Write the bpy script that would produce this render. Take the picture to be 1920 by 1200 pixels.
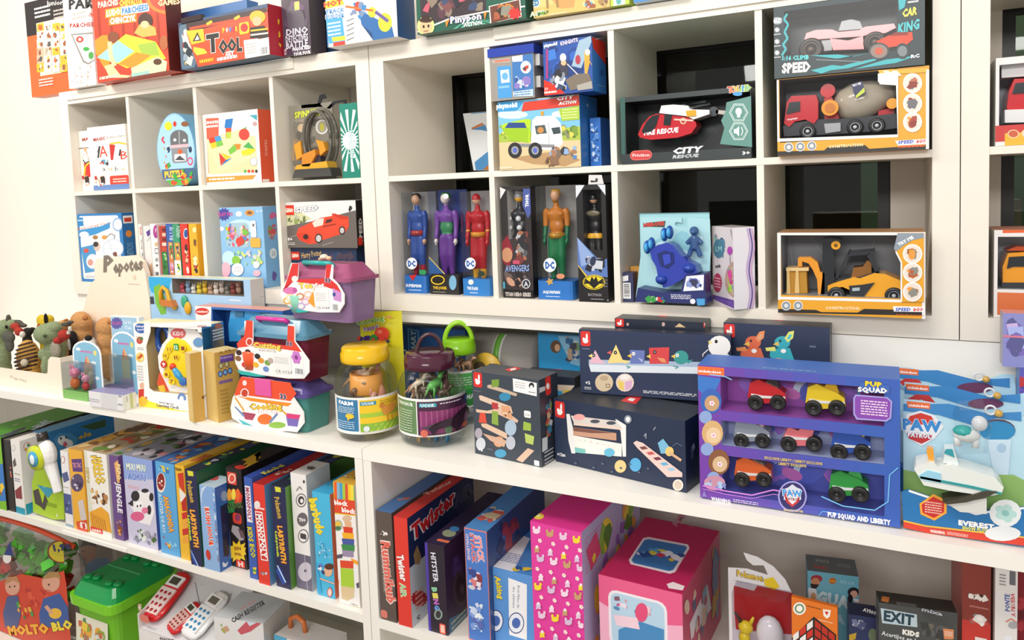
import bpy,bmesh,math,random
from mathutils import Vector,Matrix
for o in list(bpy.data.objects):bpy.data.objects.remove(o)
C=bpy.context.scene
COL=C.collection
PI=math.pi
# ------------------------------------------------------------------ camera, world, lights, exposure
CX,CY,CZ=1.36596,-1.82670,0.35903
FPX,PX,PY=1411.817,925.132,448.628
MR=((0.8832907585,0.4672408244,-0.0385155547),(-0.0010143917,-0.0802483719,-0.9967743826),(-0.4688244948,0.8804806704,-0.0704086801))
cd=bpy.data.cameras.new('camera');cam=bpy.data.objects.new('camera',cd);COL.objects.link(cam)
cd.sensor_width=36;cd.lens=FPX/1920*36
cd.shift_x=(960-PX)/1920;cd.shift_y=(PY-600)/1920
cd.clip_start=0.05
mm=Matrix(((MR[0][0],-MR[1][0],-MR[2][0],CX),(MR[0][1],-MR[1][1],-MR[2][1],CY),(MR[0][2],-MR[1][2],-MR[2][2],CZ),(0,0,0,1)))
cam.matrix_world=mm
C.camera=cam
W=bpy.data.worlds.new('world');C.world=W;W.use_nodes=True
W.node_tree.nodes['Background'].inputs[0].default_value=(1.0,0.97,0.93,1)
W.node_tree.nodes['Background'].inputs[1].default_value=0.66
def area(name,loc,target,sx,sy,power,col):
 l=bpy.data.lights.new(name,'AREA');l.shape='RECTANGLE';l.size=sx;l.size_y=sy;l.energy=power;l.color=col
 o=bpy.data.objects.new(name,l);COL.objects.link(o);o.location=loc
 o.rotation_euler=(Vector(target)-Vector(loc)).to_track_quat('-Z','Y').to_euler()
 return o
area('ceiling_light_left',(-1.9,-1.3,1.75),(-1.5,0.1,-0.3),1.0,0.35,28,(1,0.92,0.82))
area('ceiling_light_middle',(0.5,-1.7,1.8),(0.3,0.1,-0.2),1.4,0.35,27,(1,0.96,0.90))
area('fill_light_beyond_window',(1.6,1.0,1.6),(1.6,1.3,0.2),0.8,0.4,7,(1,0.93,0.85))  # added fill lamp, lifts the objects behind the glass
area('ceiling_light_far',(1.2,-4.6,1.5),(0.4,0.1,0.1),2.2,0.5,66,(1,0.97,0.94))
C.view_settings.view_transform='Standard';C.view_settings.look='None'
C.view_settings.exposure=0.12;C.view_settings.gamma=1;C.view_settings.use_curve_mapping=False
C.cycles.max_bounces=8;C.cycles.transparent_max_bounces=24
# ------------------------------------------------------------------ sight lines of the photograph onto known shelf planes
def ray(u,v):
 a=(u-PX)/FPX;b=(v-PY)/FPX
 return Vector([MR[0][i]*a+MR[1][i]*b+MR[2][i]for i in range(3)])
CP=Vector((CX,CY,CZ))
def atY(u,v,Y):d=ray(u,v);return CP+d*((Y-CY)/d.y)
def atZ(u,v,Z):d=ray(u,v);return CP+d*((Z-CZ)/d.z)
def pj(p):
 q=[sum(MR[i][j]*(p[j]-CP[j])for j in range(3))for i in range(3)]
 return PX+FPX*q[0]/q[2],PY+FPX*q[1]/q[2]
def zfor(X,Y,v):
 a,b=-3.0,3.0
 for _ in range(40):
  m=(a+b)/2
  if pj((X,Y,m))[1]>v:a=m
  else:b=m
 return(a+b)/2
def xfor(u,Y,Z):
 a,b=-4.0,3.5
 for _ in range(40):
  m=(a+b)/2
  if pj((m,Y,Z))[0]<u:a=m
  else:b=m
 return(a+b)/2
 # ------------------------------------------------------------------ materials
MATS={}
def lin(h):
 h=h.lstrip('#');h=''.join(c*2 for c in h)if len(h)==3 else h;r=[]
 for i in(0,2,4):
  c=int(h[i:i+2],16)/255
  r.append(c/12.92 if c<=0.04045 else((c+0.055)/1.055)**2.4)
 return(*r,1)
def mat(h,kind='p'):
 k=(h,kind)
 if k in MATS:return MATS[k]
 m=bpy.data.materials.new('m_%s_%s'%(h.strip('#'),kind));MATS[k]=m;m.use_nodes=True
 nt=m.node_tree;b=nt.nodes['Principled BSDF'];out=nt.nodes['Material Output']
 if kind in('clear','tint','pane'):
  nt.nodes.remove(b)
  t=nt.nodes.new('ShaderNodeBsdfTransparent');g=nt.nodes.new('ShaderNodeBsdfGlossy');mx=nt.nodes.new('ShaderNodeMixShader')
  fr=nt.nodes.new('ShaderNodeFresnel');fr.inputs[0].default_value=1.45
  t.inputs[0].default_value=lin(h);g.inputs['Roughness'].default_value=0.12 if kind!='pane'else 0.02
  mul=nt.nodes.new('ShaderNodeMath');mul.operation='MULTIPLY_ADD';mul.inputs[1].default_value=0.3 if kind=='clear'else 0.8;mul.inputs[2].default_value=0.0
  nt.links.new(fr.outputs[0],mul.inputs[0]);nt.links.new(mul.outputs[0],mx.inputs[0])
  if kind=='tint':
   df=nt.nodes.new('ShaderNodeBsdfDiffuse');df.inputs[0].default_value=lin(h);m2=nt.nodes.new('ShaderNodeMixShader');m2.inputs[0].default_value=0.55;t.inputs[0].default_value=tuple(.5+.5*c for c in lin(h)[:3])+(1,)
   nt.links.new(t.outputs[0],m2.inputs[1]);nt.links.new(df.outputs[0],m2.inputs[2]);nt.links.new(m2.outputs[0],mx.inputs[1])
  else:nt.links.new(t.outputs[0],mx.inputs[1])
  nt.links.new(g.outputs[0],mx.inputs[2]);nt.links.new(mx.outputs[0],out.inputs[0])
  return m
 b.inputs['Base Color'].default_value=lin(h)
 b.inputs['Roughness'].default_value={'p':0.38,'m':0.75,'g':0.16,'fuzz':0.95,'lam':0.42,'metal':0.3,'wall':0.9}[kind]
 if kind=='metal':b.inputs['Metallic'].default_value=0.9
 if kind in('lam','wall','fuzz','m'):
  n=nt.nodes.new('ShaderNodeTexNoise');n.inputs['Scale'].default_value={'lam':9,'wall':14,'fuzz':160,'m':60}[kind]
  tc=nt.nodes.new('ShaderNodeTexCoord');nt.links.new(tc.outputs['Object'],n.inputs['Vector'])
  n.inputs['Detail'].default_value=4
  bp=nt.nodes.new('ShaderNodeBump');bp.inputs['Strength'].default_value={'lam':0.02,'wall':0.05,'fuzz':0.9,'m':0.05}[kind];bp.inputs['Distance'].default_value=0.004
  nt.links.new(n.outputs[0],bp.inputs['Height']);nt.links.new(bp.outputs[0],b.inputs['Normal'])
  if kind=='fuzz':
   cr=nt.nodes.new('ShaderNodeMixRGB');cr.blend_type='MULTIPLY';cr.inputs[1].default_value=lin(h);cr.inputs[2].default_value=(0.55,0.55,0.5,1)
   nt.links.new(n.outputs[0],cr.inputs[0]);nt.links.new(cr.outputs[0],b.inputs['Base Color'])
 return m
def zones(name,stops,lo,hi,kind='g'):
 """painted toy plastic whose colour changes by height; stops = [(z, colour)...] in metres"""
 m=bpy.data.materials.new(name);m.use_nodes=True;nt=m.node_tree;b=nt.nodes['Principled BSDF']
 tc=nt.nodes.new('ShaderNodeTexCoord');sp=nt.nodes.new('ShaderNodeSeparateXYZ');mr=nt.nodes.new('ShaderNodeMapRange');cr=nt.nodes.new('ShaderNodeValToRGB')
 mr.inputs[1].default_value=lo;mr.inputs[2].default_value=hi
 nt.links.new(tc.outputs['Object'],sp.inputs[0]);nt.links.new(sp.outputs['Z'],mr.inputs[0]);nt.links.new(mr.outputs[0],cr.inputs[0]);nt.links.new(cr.outputs[0],b.inputs['Base Color'])
 cr.color_ramp.interpolation='CONSTANT';e=cr.color_ramp.elements
 while len(e)>1:e.remove(e[-1])
 e[0].position=0;e[0].color=lin(stops[0][1])
 for z,c in stops[1:]:
  x=e.new(min(1,max(0,(z-lo)/(hi-lo))));x.color=lin(c)
 b.inputs['Roughness'].default_value=0.3
 return m
 # ------------------------------------------------------------------ mesh builder
TXT={}
def text_mesh(s,off=0.0):
 off=min(off,0.105)*(0.8 if off>.05 else 1)
 k=(s,off)
 if k in TXT:return TXT[k]
 cu=bpy.data.curves.new('t','FONT');cu.body=s;cu.size=1;cu.resolution_u=1;cu.offset=off;cu.space_character=1.0+max(0,off)*1.2
 o=bpy.data.objects.new('t',cu);COL.objects.link(o)
 me=bpy.data.meshes.new_from_object(o.evaluated_get(bpy.context.evaluated_depsgraph_get()))
 vs=[(v.co.x,v.co.y)for v in me.vertices];fs=[tuple(p.vertices)for p in me.polygons]
 bpy.data.objects.remove(o);bpy.data.meshes.remove(me);bpy.data.curves.remove(cu)
 if vs:
  x0=min(v[0]for v in vs);x1=max(v[0]for v in vs);y0=min(v[1]for v in vs);y1=max(v[1]for v in vs)
 else:x0=x1=y0=y1=0
 TXT[k]=(vs,fs,(x0,x1,y0,y1));return TXT[k]
def asm(m,kind='p'):
 return mat(m,kind)if isinstance(m,str)else m
class MB:
 def __init__(s):s.v=[];s.f=[];s.m=[];s.ms=[];s.sm=[]
 def mi(s,m,kind='p'):
  m=asm(m,kind)
  if m not in s.ms:s.ms.append(m)
  return s.ms.index(m)
 def add(s,vs,fs,m,kind='p',smooth=False):
  n=len(s.v);s.v+=[tuple(v)for v in vs];i=s.mi(m,kind)
  for f in fs:s.f.append(tuple(n+k for k in f));s.m.append(i);s.sm.append(smooth)
  return s
 def box(s,a,b,m,kind='p',skip=''):
  x0,y0,z0=[min(a[i],b[i])for i in range(3)];x1,y1,z1=[max(a[i],b[i])for i in range(3)]
  vs=[(x0,y0,z0),(x1,y0,z0),(x1,y1,z0),(x0,y1,z0),(x0,y0,z1),(x1,y0,z1),(x1,y1,z1),(x0,y1,z1)]
  F={'b':(3,2,1,0),'t':(4,5,6,7),'f':(0,1,5,4),'r':(1,2,6,5),'k':(2,3,7,6),'l':(3,0,4,7)}
  return s.add(vs,[F[k]for k in F if k not in skip],m,kind)
 def prism(s,pts,m,kind='p',axis='y',a=0,b=0.01):
  """polygon pts in the plane normal to axis, from a to b"""
  n=len(pts)
  def P(p,t):return{'y':(p[0],t,p[1]),'z':(p[0],p[1],t),'x':(t,p[0],p[1])}[axis]
  vs=[P(p,a)for p in pts]+[P(p,b)for p in pts]
  fs=[tuple(range(n)),tuple(range(2*n-1,n-1,-1))]+[(i,i+n,(i+1)%n+n,(i+1)%n)for i in range(n)]
  return s.add(vs,fs,m,kind)
 def lathe(s,prof,c=(0,0,0),m='#ffffff',kind='p',n=24,axis='z',a0=0,a1=2*PI,smooth=True):
  vs=[];full=abs(a1-a0-2*PI)<1e-6;k=n if full else n+1
  for r,z in prof:
   for i in range(k):
    a=a0+(a1-a0)*i/n;x,y=r*math.cos(a),r*math.sin(a)
    p={'z':(x,y,z),'y':(x,z,y),'x':(z,x,y)}[axis]
    vs.append((c[0]+p[0],c[1]+p[1],c[2]+p[2]))
  fs=[]
  for j in range(len(prof)-1):
   for i in range(n):
    i2=(i+1)%k
    fs.append((j*k+i,j*k+i2,(j+1)*k+i2,(j+1)*k+i))
  if full:
   if prof[0][0]>1e-6:fs.append(tuple(range(k-1,-1,-1)))
   if prof[-1][0]>1e-6:fs.append(tuple((len(prof)-1)*k+i for i in range(k)))
  return s.add(vs,fs,m,kind,smooth)
 def ell(s,c,r,m,kind='g',n=12,k=8):
  if not hasattr(r,'__len__'):r=(r,r,r)
  vs=[];fs=[]
  for j in range(k+1):
   t=-PI/2+PI*j/k
   for i in range(n):
    a=2*PI*i/n;vs.append((c[0]+r[0]*math.cos(t)*math.cos(a),c[1]+r[1]*math.cos(t)*math.sin(a),c[2]+r[2]*math.sin(t)))
  for j in range(k):
   for i in range(n):fs.append((j*n+i,j*n+(i+1)%n,(j+1)*n+(i+1)%n,(j+1)*n+i))
  return s.add(vs,fs,m,kind,True)
 def tube(s,pts,r,m,kind='g',n=8):
  """swept round rod through pts; r number or list"""
  P=[Vector(p)for p in pts];L=len(P);R=r if hasattr(r,'__len__')else[r]*L
  vs=[];a=None
  for i,p in enumerate(P):
   d=(P[min(i+1,L-1)]-P[max(i-1,0)]).normalized()
   if a is None:a=d.cross(Vector((0,0,1))if abs(d.z)<0.9 else Vector((1,0,0)))
   a=(a-d*a.dot(d)).normalized();b=d.cross(a).normalized()
   for k in range(n):
    t=2*PI*k/n;vs.append(p+a*R[i]*math.cos(t)+b*R[i]*math.sin(t))
  fs=[(i*n+k,i*n+(k+1)%n,(i+1)*n+(k+1)%n,(i+1)*n+k)for i in range(L-1)for k in range(n)]
  fs+=[tuple(range(n-1,-1,-1)),tuple((L-1)*n+k for k in range(n))]
  return s.add(vs,fs,m,kind,True)
 def build(s,name,parent=None,loc=(0,0,0),rz=0,**props):
  me=bpy.data.meshes.new(name);me.from_pydata(s.v,[],s.f)
  for m in s.ms:me.materials.append(m)
  me.polygons.foreach_set('material_index',s.m);me.polygons.foreach_set('use_smooth',s.sm)
  bm=bmesh.new();bm.from_mesh(me)
  if not getattr(s,'keep',False):bmesh.ops.recalc_face_normals(bm,faces=bm.faces)
  bm.to_mesh(me);bm.free();me.update()
  o=bpy.data.objects.new(name,me);COL.objects.link(o);o.location=loc;o.rotation_euler=(0,0,rz)
  if parent:o.parent=parent
  for k,v in props.items():o[k]=v
  return o
def empty(name,loc=(0,0,0),rz=0,**props):
 o=bpy.data.objects.new(name,None);COL.objects.link(o);o.location=loc;o.rotation_euler=(0,0,rz);o.empty_display_size=0.02
 for k,v in props.items():o[k]=v
 return o
def struct(name,mb,parent=None):
 o=mb.build(name,parent)
 if not parent:o['kind']='structure'
 return o
 # ------------------------------------------------------------------ printed artwork on a flat face
class Face:
 """unit coordinates (0..1, y up) on a flat rectangle; every print lies a hair above the last"""
 def __init__(s,mb,o,U,V,N,w,h,z0=0.0003):
  s.mb=mb;s.o=Vector(o);s.U=Vector(U);s.V=Vector(V);s.N=Vector(N);s.w=w;s.h=h;s.e=z0;s.kind='p';s.inv=Matrix()
 def sub(s,x0,y0,x1,y1):
  return Sub(s,x0,y0,x1,y1)
 def P(s,x,y):return s.o+s.U*(x*s.w)+s.V*(y*s.h)+s.N*s.e
 def poly(s,pts,c,fs=None):
  s.e+=0.00003
  s.mb.add([s.P(*p)for p in pts],fs or[tuple(range(len(pts)))],c,s.kind);return s
 def r(s,x0,y0,x1,y1,c):return s.poly([(x0,y0),(x1,y0),(x1,y1),(x0,y1)],c)
 def bg(s,c):return s.r(0,0,1,1,c)
 def o_(s,cx,cy,rx,ry,c,n=18,a0=0):return s.poly([(cx+rx*math.cos(2*PI*i/n+a0),cy+ry*math.sin(2*PI*i/n+a0))for i in range(n)],c)
 def c(s,cx,cy,r,c,n=18):return s.o_(cx,cy,r*s.h/s.w,r,c,n)
 def rr(s,x0,y0,x1,y1,c,q=0.2):
  k=q*min((x1-x0)*s.w,(y1-y0)*s.h);kx,ky=k/s.w,k/s.h;pts=[]
  for cx,cy,a in((x1-kx,y1-ky,0),(x0+kx,y1-ky,90),(x0+kx,y0+ky,180),(x1-kx,y0+ky,270)):
   for j in range(4):
    t=math.radians(a+30*j);pts.append((cx+kx*math.cos(t),cy+ky*math.sin(t)))
  return s.poly(pts,c)
 def star(s,cx,cy,r,c,n=10,q=0.6):
  return s.poly([(cx+(r if i%2 else r*q)*s.h/s.w*math.cos(PI*i/n),cy+(r if i%2 else r*q)*math.sin(PI*i/n))for i in range(2*n)],c)
 def rays(s,cx,cy,r,c,n=16):
  def q(a):
   dx,dy=s.h/s.w*math.cos(a),math.sin(a);t=min(r,.48/max(abs(dx),1e-6),.48/max(abs(dy),1e-6));return cx+dx*t,cy+dy*t
  for i in range(n):
   a=2*PI*i/n;b=a+PI/n*0.8
   s.poly([(cx,cy),q(a),q(b)],c);s.e-=0.00003
  s.e+=0.00003;return s
 def line(s,pts,wd,c):
  """wd as a fraction of face height"""
  L=[Vector((p[0]*s.w,p[1]*s.h))for p in pts];k=wd*s.h/2
  for a,b in zip(L,L[1:]):
   d=(b-a);n=Vector((-d.y,d.x)).normalized()*k;d=d.normalized()*k*0.6
   q=[a+n-d,b+n+d,b-n+d,a-n-d]
   s.poly([(p.x/s.w,p.y/s.h)for p in q],c)
  return s
 def t(s,txt,cx,cy,h,c,w=None,wm=None,rot=0,b=0.0,out=None,ow=0.05,shear=0,sh=None):
  """text centred at cx,cy; h capital height / face height; w = full width / face width (for rot 90: along the height)"""
  vs,fs,(x0,x1,y0,y1)=text_mesh(txt,b)
  if not vs:return s
  H=h*s.h;k=H/0.73
  full=s.w if rot%180==0 else s.h
  kx=(wm/(x1-x0))if wm else(w*full/(x1-x0))if w else k
  ca,sa=math.cos(math.radians(rot)),math.sin(math.radians(rot))
  def put(vv,ff,col,dx=0,dy=0):
   pts=[]
   for x,y in vv:
    px=(x-(x0+x1)/2)*kx;py=(y-0.365)*k;px+=shear*py;px+=dx;py+=dy
    pts.append((cx+(px*ca-py*sa)/s.w,cy+(px*sa+py*ca)/s.h))
   s.poly(pts,col,ff)
  if sh:put(vs,fs,sh,0.06*H,-0.07*H)
  if out:
   v2,f2,_=text_mesh(txt,min(b+ow,0.105));
   dx=(_[0]+_[1])/2-(x0+x1)/2
   put([(x-dx,y)for x,y in v2],f2,out)
  put(vs,fs,c);return s
 def lines(s,x0,y0,x1,y1,n,c,seed=1):
  """a few lines of fine print"""
  R=random.Random(seed);dy=(y1-y0)/n
  for i in range(n):
   x=x0;y=y1-(i+0.7)*dy
   while x<x1:
    L=(x1-x0)*R.uniform(0.06,0.2)
    s.r(x,y,min(x1,x+L),y+dy*0.45,c);s.e-=0.00003;x+=L+(x1-x0)*0.03
  s.e+=0.00003;return s
 def bars(s,x0,y0,x1,y1,c='#222222',bgc='#ffffff',vert=True,seed=3):
  R=random.Random(seed);s.r(x0,y0,x1,y1,bgc);x=0.08;s.e+=0.00003
  while x<0.9:
   w=R.uniform(0.015,0.05)
   if vert:q=(x0+(x1-x0)*x,y0+(y1-y0)*0.12,x0+(x1-x0)*(x+w),y1-(y1-y0)*0.12)
   else:q=(x0+(x1-x0)*0.12,y0+(y1-y0)*x,x1-(x1-x0)*0.12,y0+(y1-y0)*(x+w))
   s.r(*q,c);s.e-=0.00003;x+=w+R.uniform(0.015,0.045)
  s.e+=0.00003;return s
 def blobs(s,x0,y0,x1,y1,n,size,pal,seed=1,kinds='epsr'):
  """busy illustration: irregular coloured shapes; size as a fraction of face height"""
  R=random.Random(seed)
  for i in range(n):
   q=size*R.uniform(0.35,1.0);qx=q*s.h/s.w;qx=min(qx,(x1-x0)/2.02);q=min(q,(y1-y0)/2.02)
   cx=R.uniform(x0+qx,x1-qx);cy=R.uniform(y0+q,y1-q)
   c=pal[R.randrange(len(pal))];k=R.choice(kinds);a=R.uniform(0,6.28);m={'e':11,'p':7,'s':5,'r':4,'l':4}[k]
   ax=1.0 if k!='l'else 0.2
   pts=[]
   for j in range(m):
    t=2*PI*j/m;rad=1.0 if k in 'er'else R.uniform(0.45,1)
    ex,ey=math.cos(t)*rad,math.sin(t)*rad*(R.uniform(0.55,0.65)if k=='e'else ax)
    X=ex*math.cos(a)-ey*math.sin(a);Y=ex*math.sin(a)+ey*math.cos(a)
    pts.append((cx+qx*X,cy+q*Y))
   s.poly(pts,c)
  return s
 def pic(s,x0,y0,x1,y1,bgc,n,size,pal,seed=1,kinds='epsr'):
  s.r(x0,y0,x1,y1,bgc);return s.blobs(x0,y0,x1,y1,n,size,pal,seed,kinds)
 def flower(s,cx,cy,r,c,c2='#fff2a0',n=5):
  for i in range(n):
   a=2*PI*i/n;s.c(cx+r*0.6*math.cos(a)*s.h/s.w,cy+r*0.6*math.sin(a),r*0.42,c,9)
  return s.c(cx,cy,r*0.35,c2,9)
  # the same, addressed by where a mark is seen in the photograph (sight line cut with the real face)
 def at(s,u,v,cl=True):
  q=s.inv@CP;d=s.inv.to_3x3()@ray(u,v);t=(s.o-q).dot(s.N)/d.dot(s.N);p=q+d*t-s.o
  x,y=p.dot(s.U)/s.w,p.dot(s.V)/s.h
  return(min(1,max(0,x)),min(1,max(0,y)))if cl else(x,y)
 def R(s,u0,v0,u1,v1,c):
  a,b=s.at(u0,v0),s.at(u1,v1)
  return s.r(min(a[0],b[0]),min(a[1],b[1]),max(a[0],b[0]),max(a[1],b[1]),c)
 def RR(s,u0,v0,u1,v1,c,q=0.2):
  a,b=s.at(u0,v0),s.at(u1,v1)
  return s.rr(min(a[0],b[0]),min(a[1],b[1]),max(a[0],b[0]),max(a[1],b[1]),c,q)
 def Q(s,pts,c):return s.poly([s.at(*p)for p in pts],c)
 def E(s,u,v,ru,rv,c,n=16,rot=0):
  ca,sa=math.cos(rot),math.sin(rot)
  L=[(ru*math.cos(2*PI*i/n),rv*math.sin(2*PI*i/n))for i in range(n)]
  return s.Q([(u+x*ca-y*sa,v+x*sa+y*ca)for x,y in L],c)
 def ST(s,u,v,r,c,n=10,q=0.6):return s.Q([(u+(r if i%2 else r*q)*math.cos(PI*i/n),v+(r if i%2 else r*q)*math.sin(PI*i/n))for i in range(2*n)],c)
 def L(s,pts,wp,c):
  for a,b in zip(pts,pts[1:]):
   dx,dy=b[0]-a[0],b[1]-a[1];k=wp/2/max(1e-6,math.hypot(dx,dy));nx,ny=-dy*k,dx*k
   s.Q([(a[0]+nx,a[1]+ny),(b[0]+nx,b[1]+ny),(b[0]-nx,b[1]-ny),(a[0]-nx,a[1]-ny)],c)
  return s
 def T(s,txt,u0,v0,u1,v1,hp,c,**k):
  """text from (u0,v0) to (u1,v1) along its middle line, capital height hp pixels"""
  A=s.at(u0,v0,False);B=s.at(u1,v1,False);um,vm=(u0+u1)/2,(v0+v1)/2
  dx,dy=u1-u0,v1-v0;n=math.hypot(dx,dy);px,py=-dy/n*hp/2,dx/n*hp/2
  a=s.at(um+px,vm+py,False);b=s.at(um-px,vm-py,False)
  ax,ay=(B[0]-A[0])*s.w,(B[1]-A[1])*s.h;rot=math.degrees(math.atan2(ay,ax));wd=math.hypot(ax,ay)
  nx,ny=-ay/wd,ax/wd;h=abs((b[0]-a[0])*s.w*nx+(b[1]-a[1])*s.h*ny)
  vs,fs,bb=text_mesh(txt,k.get('b',0.0))
  if not vs:return s
  return s.t(txt,(A[0]+B[0])/2,(A[1]+B[1])/2,h/s.h,c,rot=rot,wm=wd,**k)
 def BL(s,u0,v0,u1,v1,n,size,pal,seed=1,kinds='epsr',bg=None):
  """busy picture in the seen rectangle; size in pixels"""
  if bg:s.R(u0,v0,u1,v1,bg)
  a,b=s.at(u0,v0),s.at(u1,v1);k=size/max(1,abs(v1-v0))*abs(a[1]-b[1])
  return s.blobs(min(a[0],b[0]),min(a[1],b[1]),max(a[0],b[0]),max(a[1],b[1]),n,k,pal,seed,kinds)
 def LN(s,u0,v0,u1,v1,n,c,seed=1):
  a,b=s.at(u0,v0),s.at(u1,v1);return s.lines(min(a[0],b[0]),min(a[1],b[1]),max(a[0],b[0]),max(a[1],b[1]),n,c,seed)
 def BA(s,u0,v0,u1,v1,**k):
  a,b=s.at(u0,v0),s.at(u1,v1);return s.bars(min(a[0],b[0]),min(a[1],b[1]),max(a[0],b[0]),max(a[1],b[1]),**k)
class Sub(Face):
 def __init__(s,f,x0,y0,x1,y1):
  s.f=f;s.mb=f.mb;s.o=f.o+f.U*(x0*f.w)+f.V*(y0*f.h);s.U=f.U;s.V=f.V;s.N=f.N;s.inv=f.inv;s.w=f.w*(x1-x0);s.h=f.h*(y1-y0);s.kind=f.kind
 @property
 def e(s):return s.f.e
 @e.setter
 def e(s,v):s.f.e=v
 # ------------------------------------------------------------------ cartons
class Box:
 """printed carton; P0,P1 = bottom left and right of its front, as seen from the room"""
 def __init__(s,name,label,cat,P0,P1,h,dep,col='#ffffff',group=None,top=None,right=None,left=None,kind='p',tilt=0,skip=''):
  s.name=name;s.P0=Vector(P0);P1=Vector(P1)
  if .04<s.P0.z<ZT-.05 and s.P0.y<.25:
   m=(s.P0.x+P1.x)/2;dx=dep*(P1.y-s.P0.y)/max(.01,P1.x-s.P0.x)
   for x0 in XU:
    for i in range(4):
     a=x0+F_+i*(C_+D_)+.0012;c=a+C_-.0024
     if a<m<c:s.P0.x=max(s.P0.x,a+max(0,dx));P1.x=min(P1.x,c-max(0,-dx))
  if .04<s.P0.z<ZT-.05 and s.P0.y<.25:h=min(h,(F_+C_ if s.P0.z<F_+C_-.02 else ZT-F_)-.0015-s.P0.z)
  P1.z=s.P0.z;d=P1-s.P0;s.w=d.length;s.rz=math.atan2(d.y,d.x);s.h=h;s.d=dep;s.tilt=tilt
  s.props=dict(label=label,category=cat)
  if group:s.props['group']=group
  s.mb=MB();w=s.w
  s.mb.box((0,0,0),(w,dep,h),col,kind,skip='trl'+skip)
  if 't'not in skip:s.mb.add([(0,0,h),(w,0,h),(w,dep,h),(0,dep,h)],[(0,1,2,3)],top or col,kind)
  if 'r'not in skip:s.mb.add([(w,0,0),(w,dep,0),(w,dep,h),(w,0,h)],[(0,1,2,3)],right or col,kind)
  if 'l'not in skip:s.mb.add([(0,0,0),(0,0,h),(0,dep,h),(0,dep,0)],[(0,1,2,3)],left or col,kind)
  s.mb.keep=False;s.faces={}
 def __getitem__(s,k):
  if k not in s.faces:
   w,d,h=s.w,s.d,s.h
   s.faces[k]={'f':lambda:Face(s.mb,(0,0,0),(1,0,0),(0,0,1),(0,-1,0),w,h),'r':lambda:Face(s.mb,(w,0,0),(0,1,0),(0,0,1),(1,0,0),d,h),'l':lambda:Face(s.mb,(0,d,0),(0,-1,0),(0,0,1),(-1,0,0),d,h),'t':lambda:Face(s.mb,(0,0,h),(1,0,0),(0,1,0),(0,0,1),w,d)}[k]()
   s.faces[k].inv=(Matrix.Translation(s.P0)@Matrix.Rotation(s.rz,4,'Z')@Matrix.Rotation(s.tilt,4,'X')).inverted()
  return s.faces[k]
 def done(s,**kw):
  o=s.mb.build(s.name,None,s.P0,s.rz,**s.props,**kw)
  if s.tilt:o.rotation_euler=(s.tilt,0,s.rz)
  s.o=o;return o
F_,C_,D_=0.049,0.335,0.016
UW=2*F_+4*C_+3*D_
ZT=2*F_+2*C_+D_
YB=0.39
ZC,ZS=-0.3105,-0.765
ZFL=-1.36
XU=[-0.0015-UW,0.0015,0.0015+UW+0.002]
GAP=0.0006
def onZ(p0,p1,vt,z,h=None):
 P0=atZ(p0[0],p0[1],z);P1=atZ(p1[0],p1[1],z)
 return P0+Vector((0,0,GAP)),P1,(zfor(P0.x,P0.y,vt)-z if h is None else h)
def onY(u0,u1,vt,z,Y0,Y1=None,h=None,side=0):
 Y1=Y0 if Y1 is None else Y1
 P0=Vector((xfor(u0,Y0,z),Y0,z));P1=Vector((xfor(u1,Y1,z),Y1,z))
 if z in(F_,F_+C_+D_):
  m=(P0.x+P1.x)/2
  for x0 in XU:
   for i in range(4):
    a=x0+F_+i*(C_+D_)+.0012;c=a+C_-.0024
    if a<m<c:P0.x=max(P0.x,a);P1.x=min(P1.x,c)
 P=P0 if not side else P1
 return P0+Vector((0,0,GAP)),P1,(zfor(P.x,P.y,vt)-z if h is None else h)
def M4(b):return Matrix.Translation(b.P0)@Matrix.Rotation(b.rz,4,'Z')@Matrix.Rotation(b.tilt,4,'X')
def lp(b,u,v,y):
 """local point of carton b seen at (u,v) on its inner plane y"""
 inv=M4(b).inverted();q=inv@CP;d=inv.to_3x3()@ray(u,v);t=(y-q.y)/d.y;p=q+d*t
 return p.x,p.z
def ext(mb,b,pts,y0,y1,m,kind='g'):
 """a solid with the outline seen in the photograph, between depths y0 and y1"""
 return mb.prism([lp(b,u,v,y0)for u,v in pts],m,kind,'y',y0,y1)
def pxm(b,y):
 a=lp(b,0,500,y);c=lp(b,0,540,y);return abs(a[1]-c[1])/40
def sc(b,u,v,y):
 """metres per pixel of height there"""
 a=lp(b,u,v,y);c=lp(b,u,v+10,y);return math.hypot(a[0]-c[0],a[1]-c[1])/10
def disc(mb,b,u,v,r,y0,y1,m,kind='g',n=18,prof=None):
 x,z=lp(b,u,v,y0);k=r*sc(b,u,v,y0)
 mb.lathe([(0,y0),(k,y0),(k,y1),(0,y1)],(x,0,z),m,kind,n,'y',smooth=False);return x,z,k
def wheel(b,par,u,v,r,y0,y1,hub='#b9bcc0',tyre='#1c1c1e',name='wheel'):
 mb=MB();x,z=lp(b,u,v,y0);k=r*sc(b,u,v,y0);m=y1-y0
 mb.lathe([(k*.55,y0+m*.1),(k*.6,y0),(k*.92,y0),(k,y0+m*.15),(k,y1-m*.15),(k*.9,y1),(0,y1)],(x,0,z),tyre,'p',20,'y')
 mb.lathe([(0,y0-m*.03),(k*.2,y0-m*.03),(k*.22,y0+m*.1),(k*.5,y0+m*.12),(k*.58,y0),(k*.58,y0+m*.3)],(x,0,z),hub,'g',16,'y')
 return mb.build(name,par)
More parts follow.
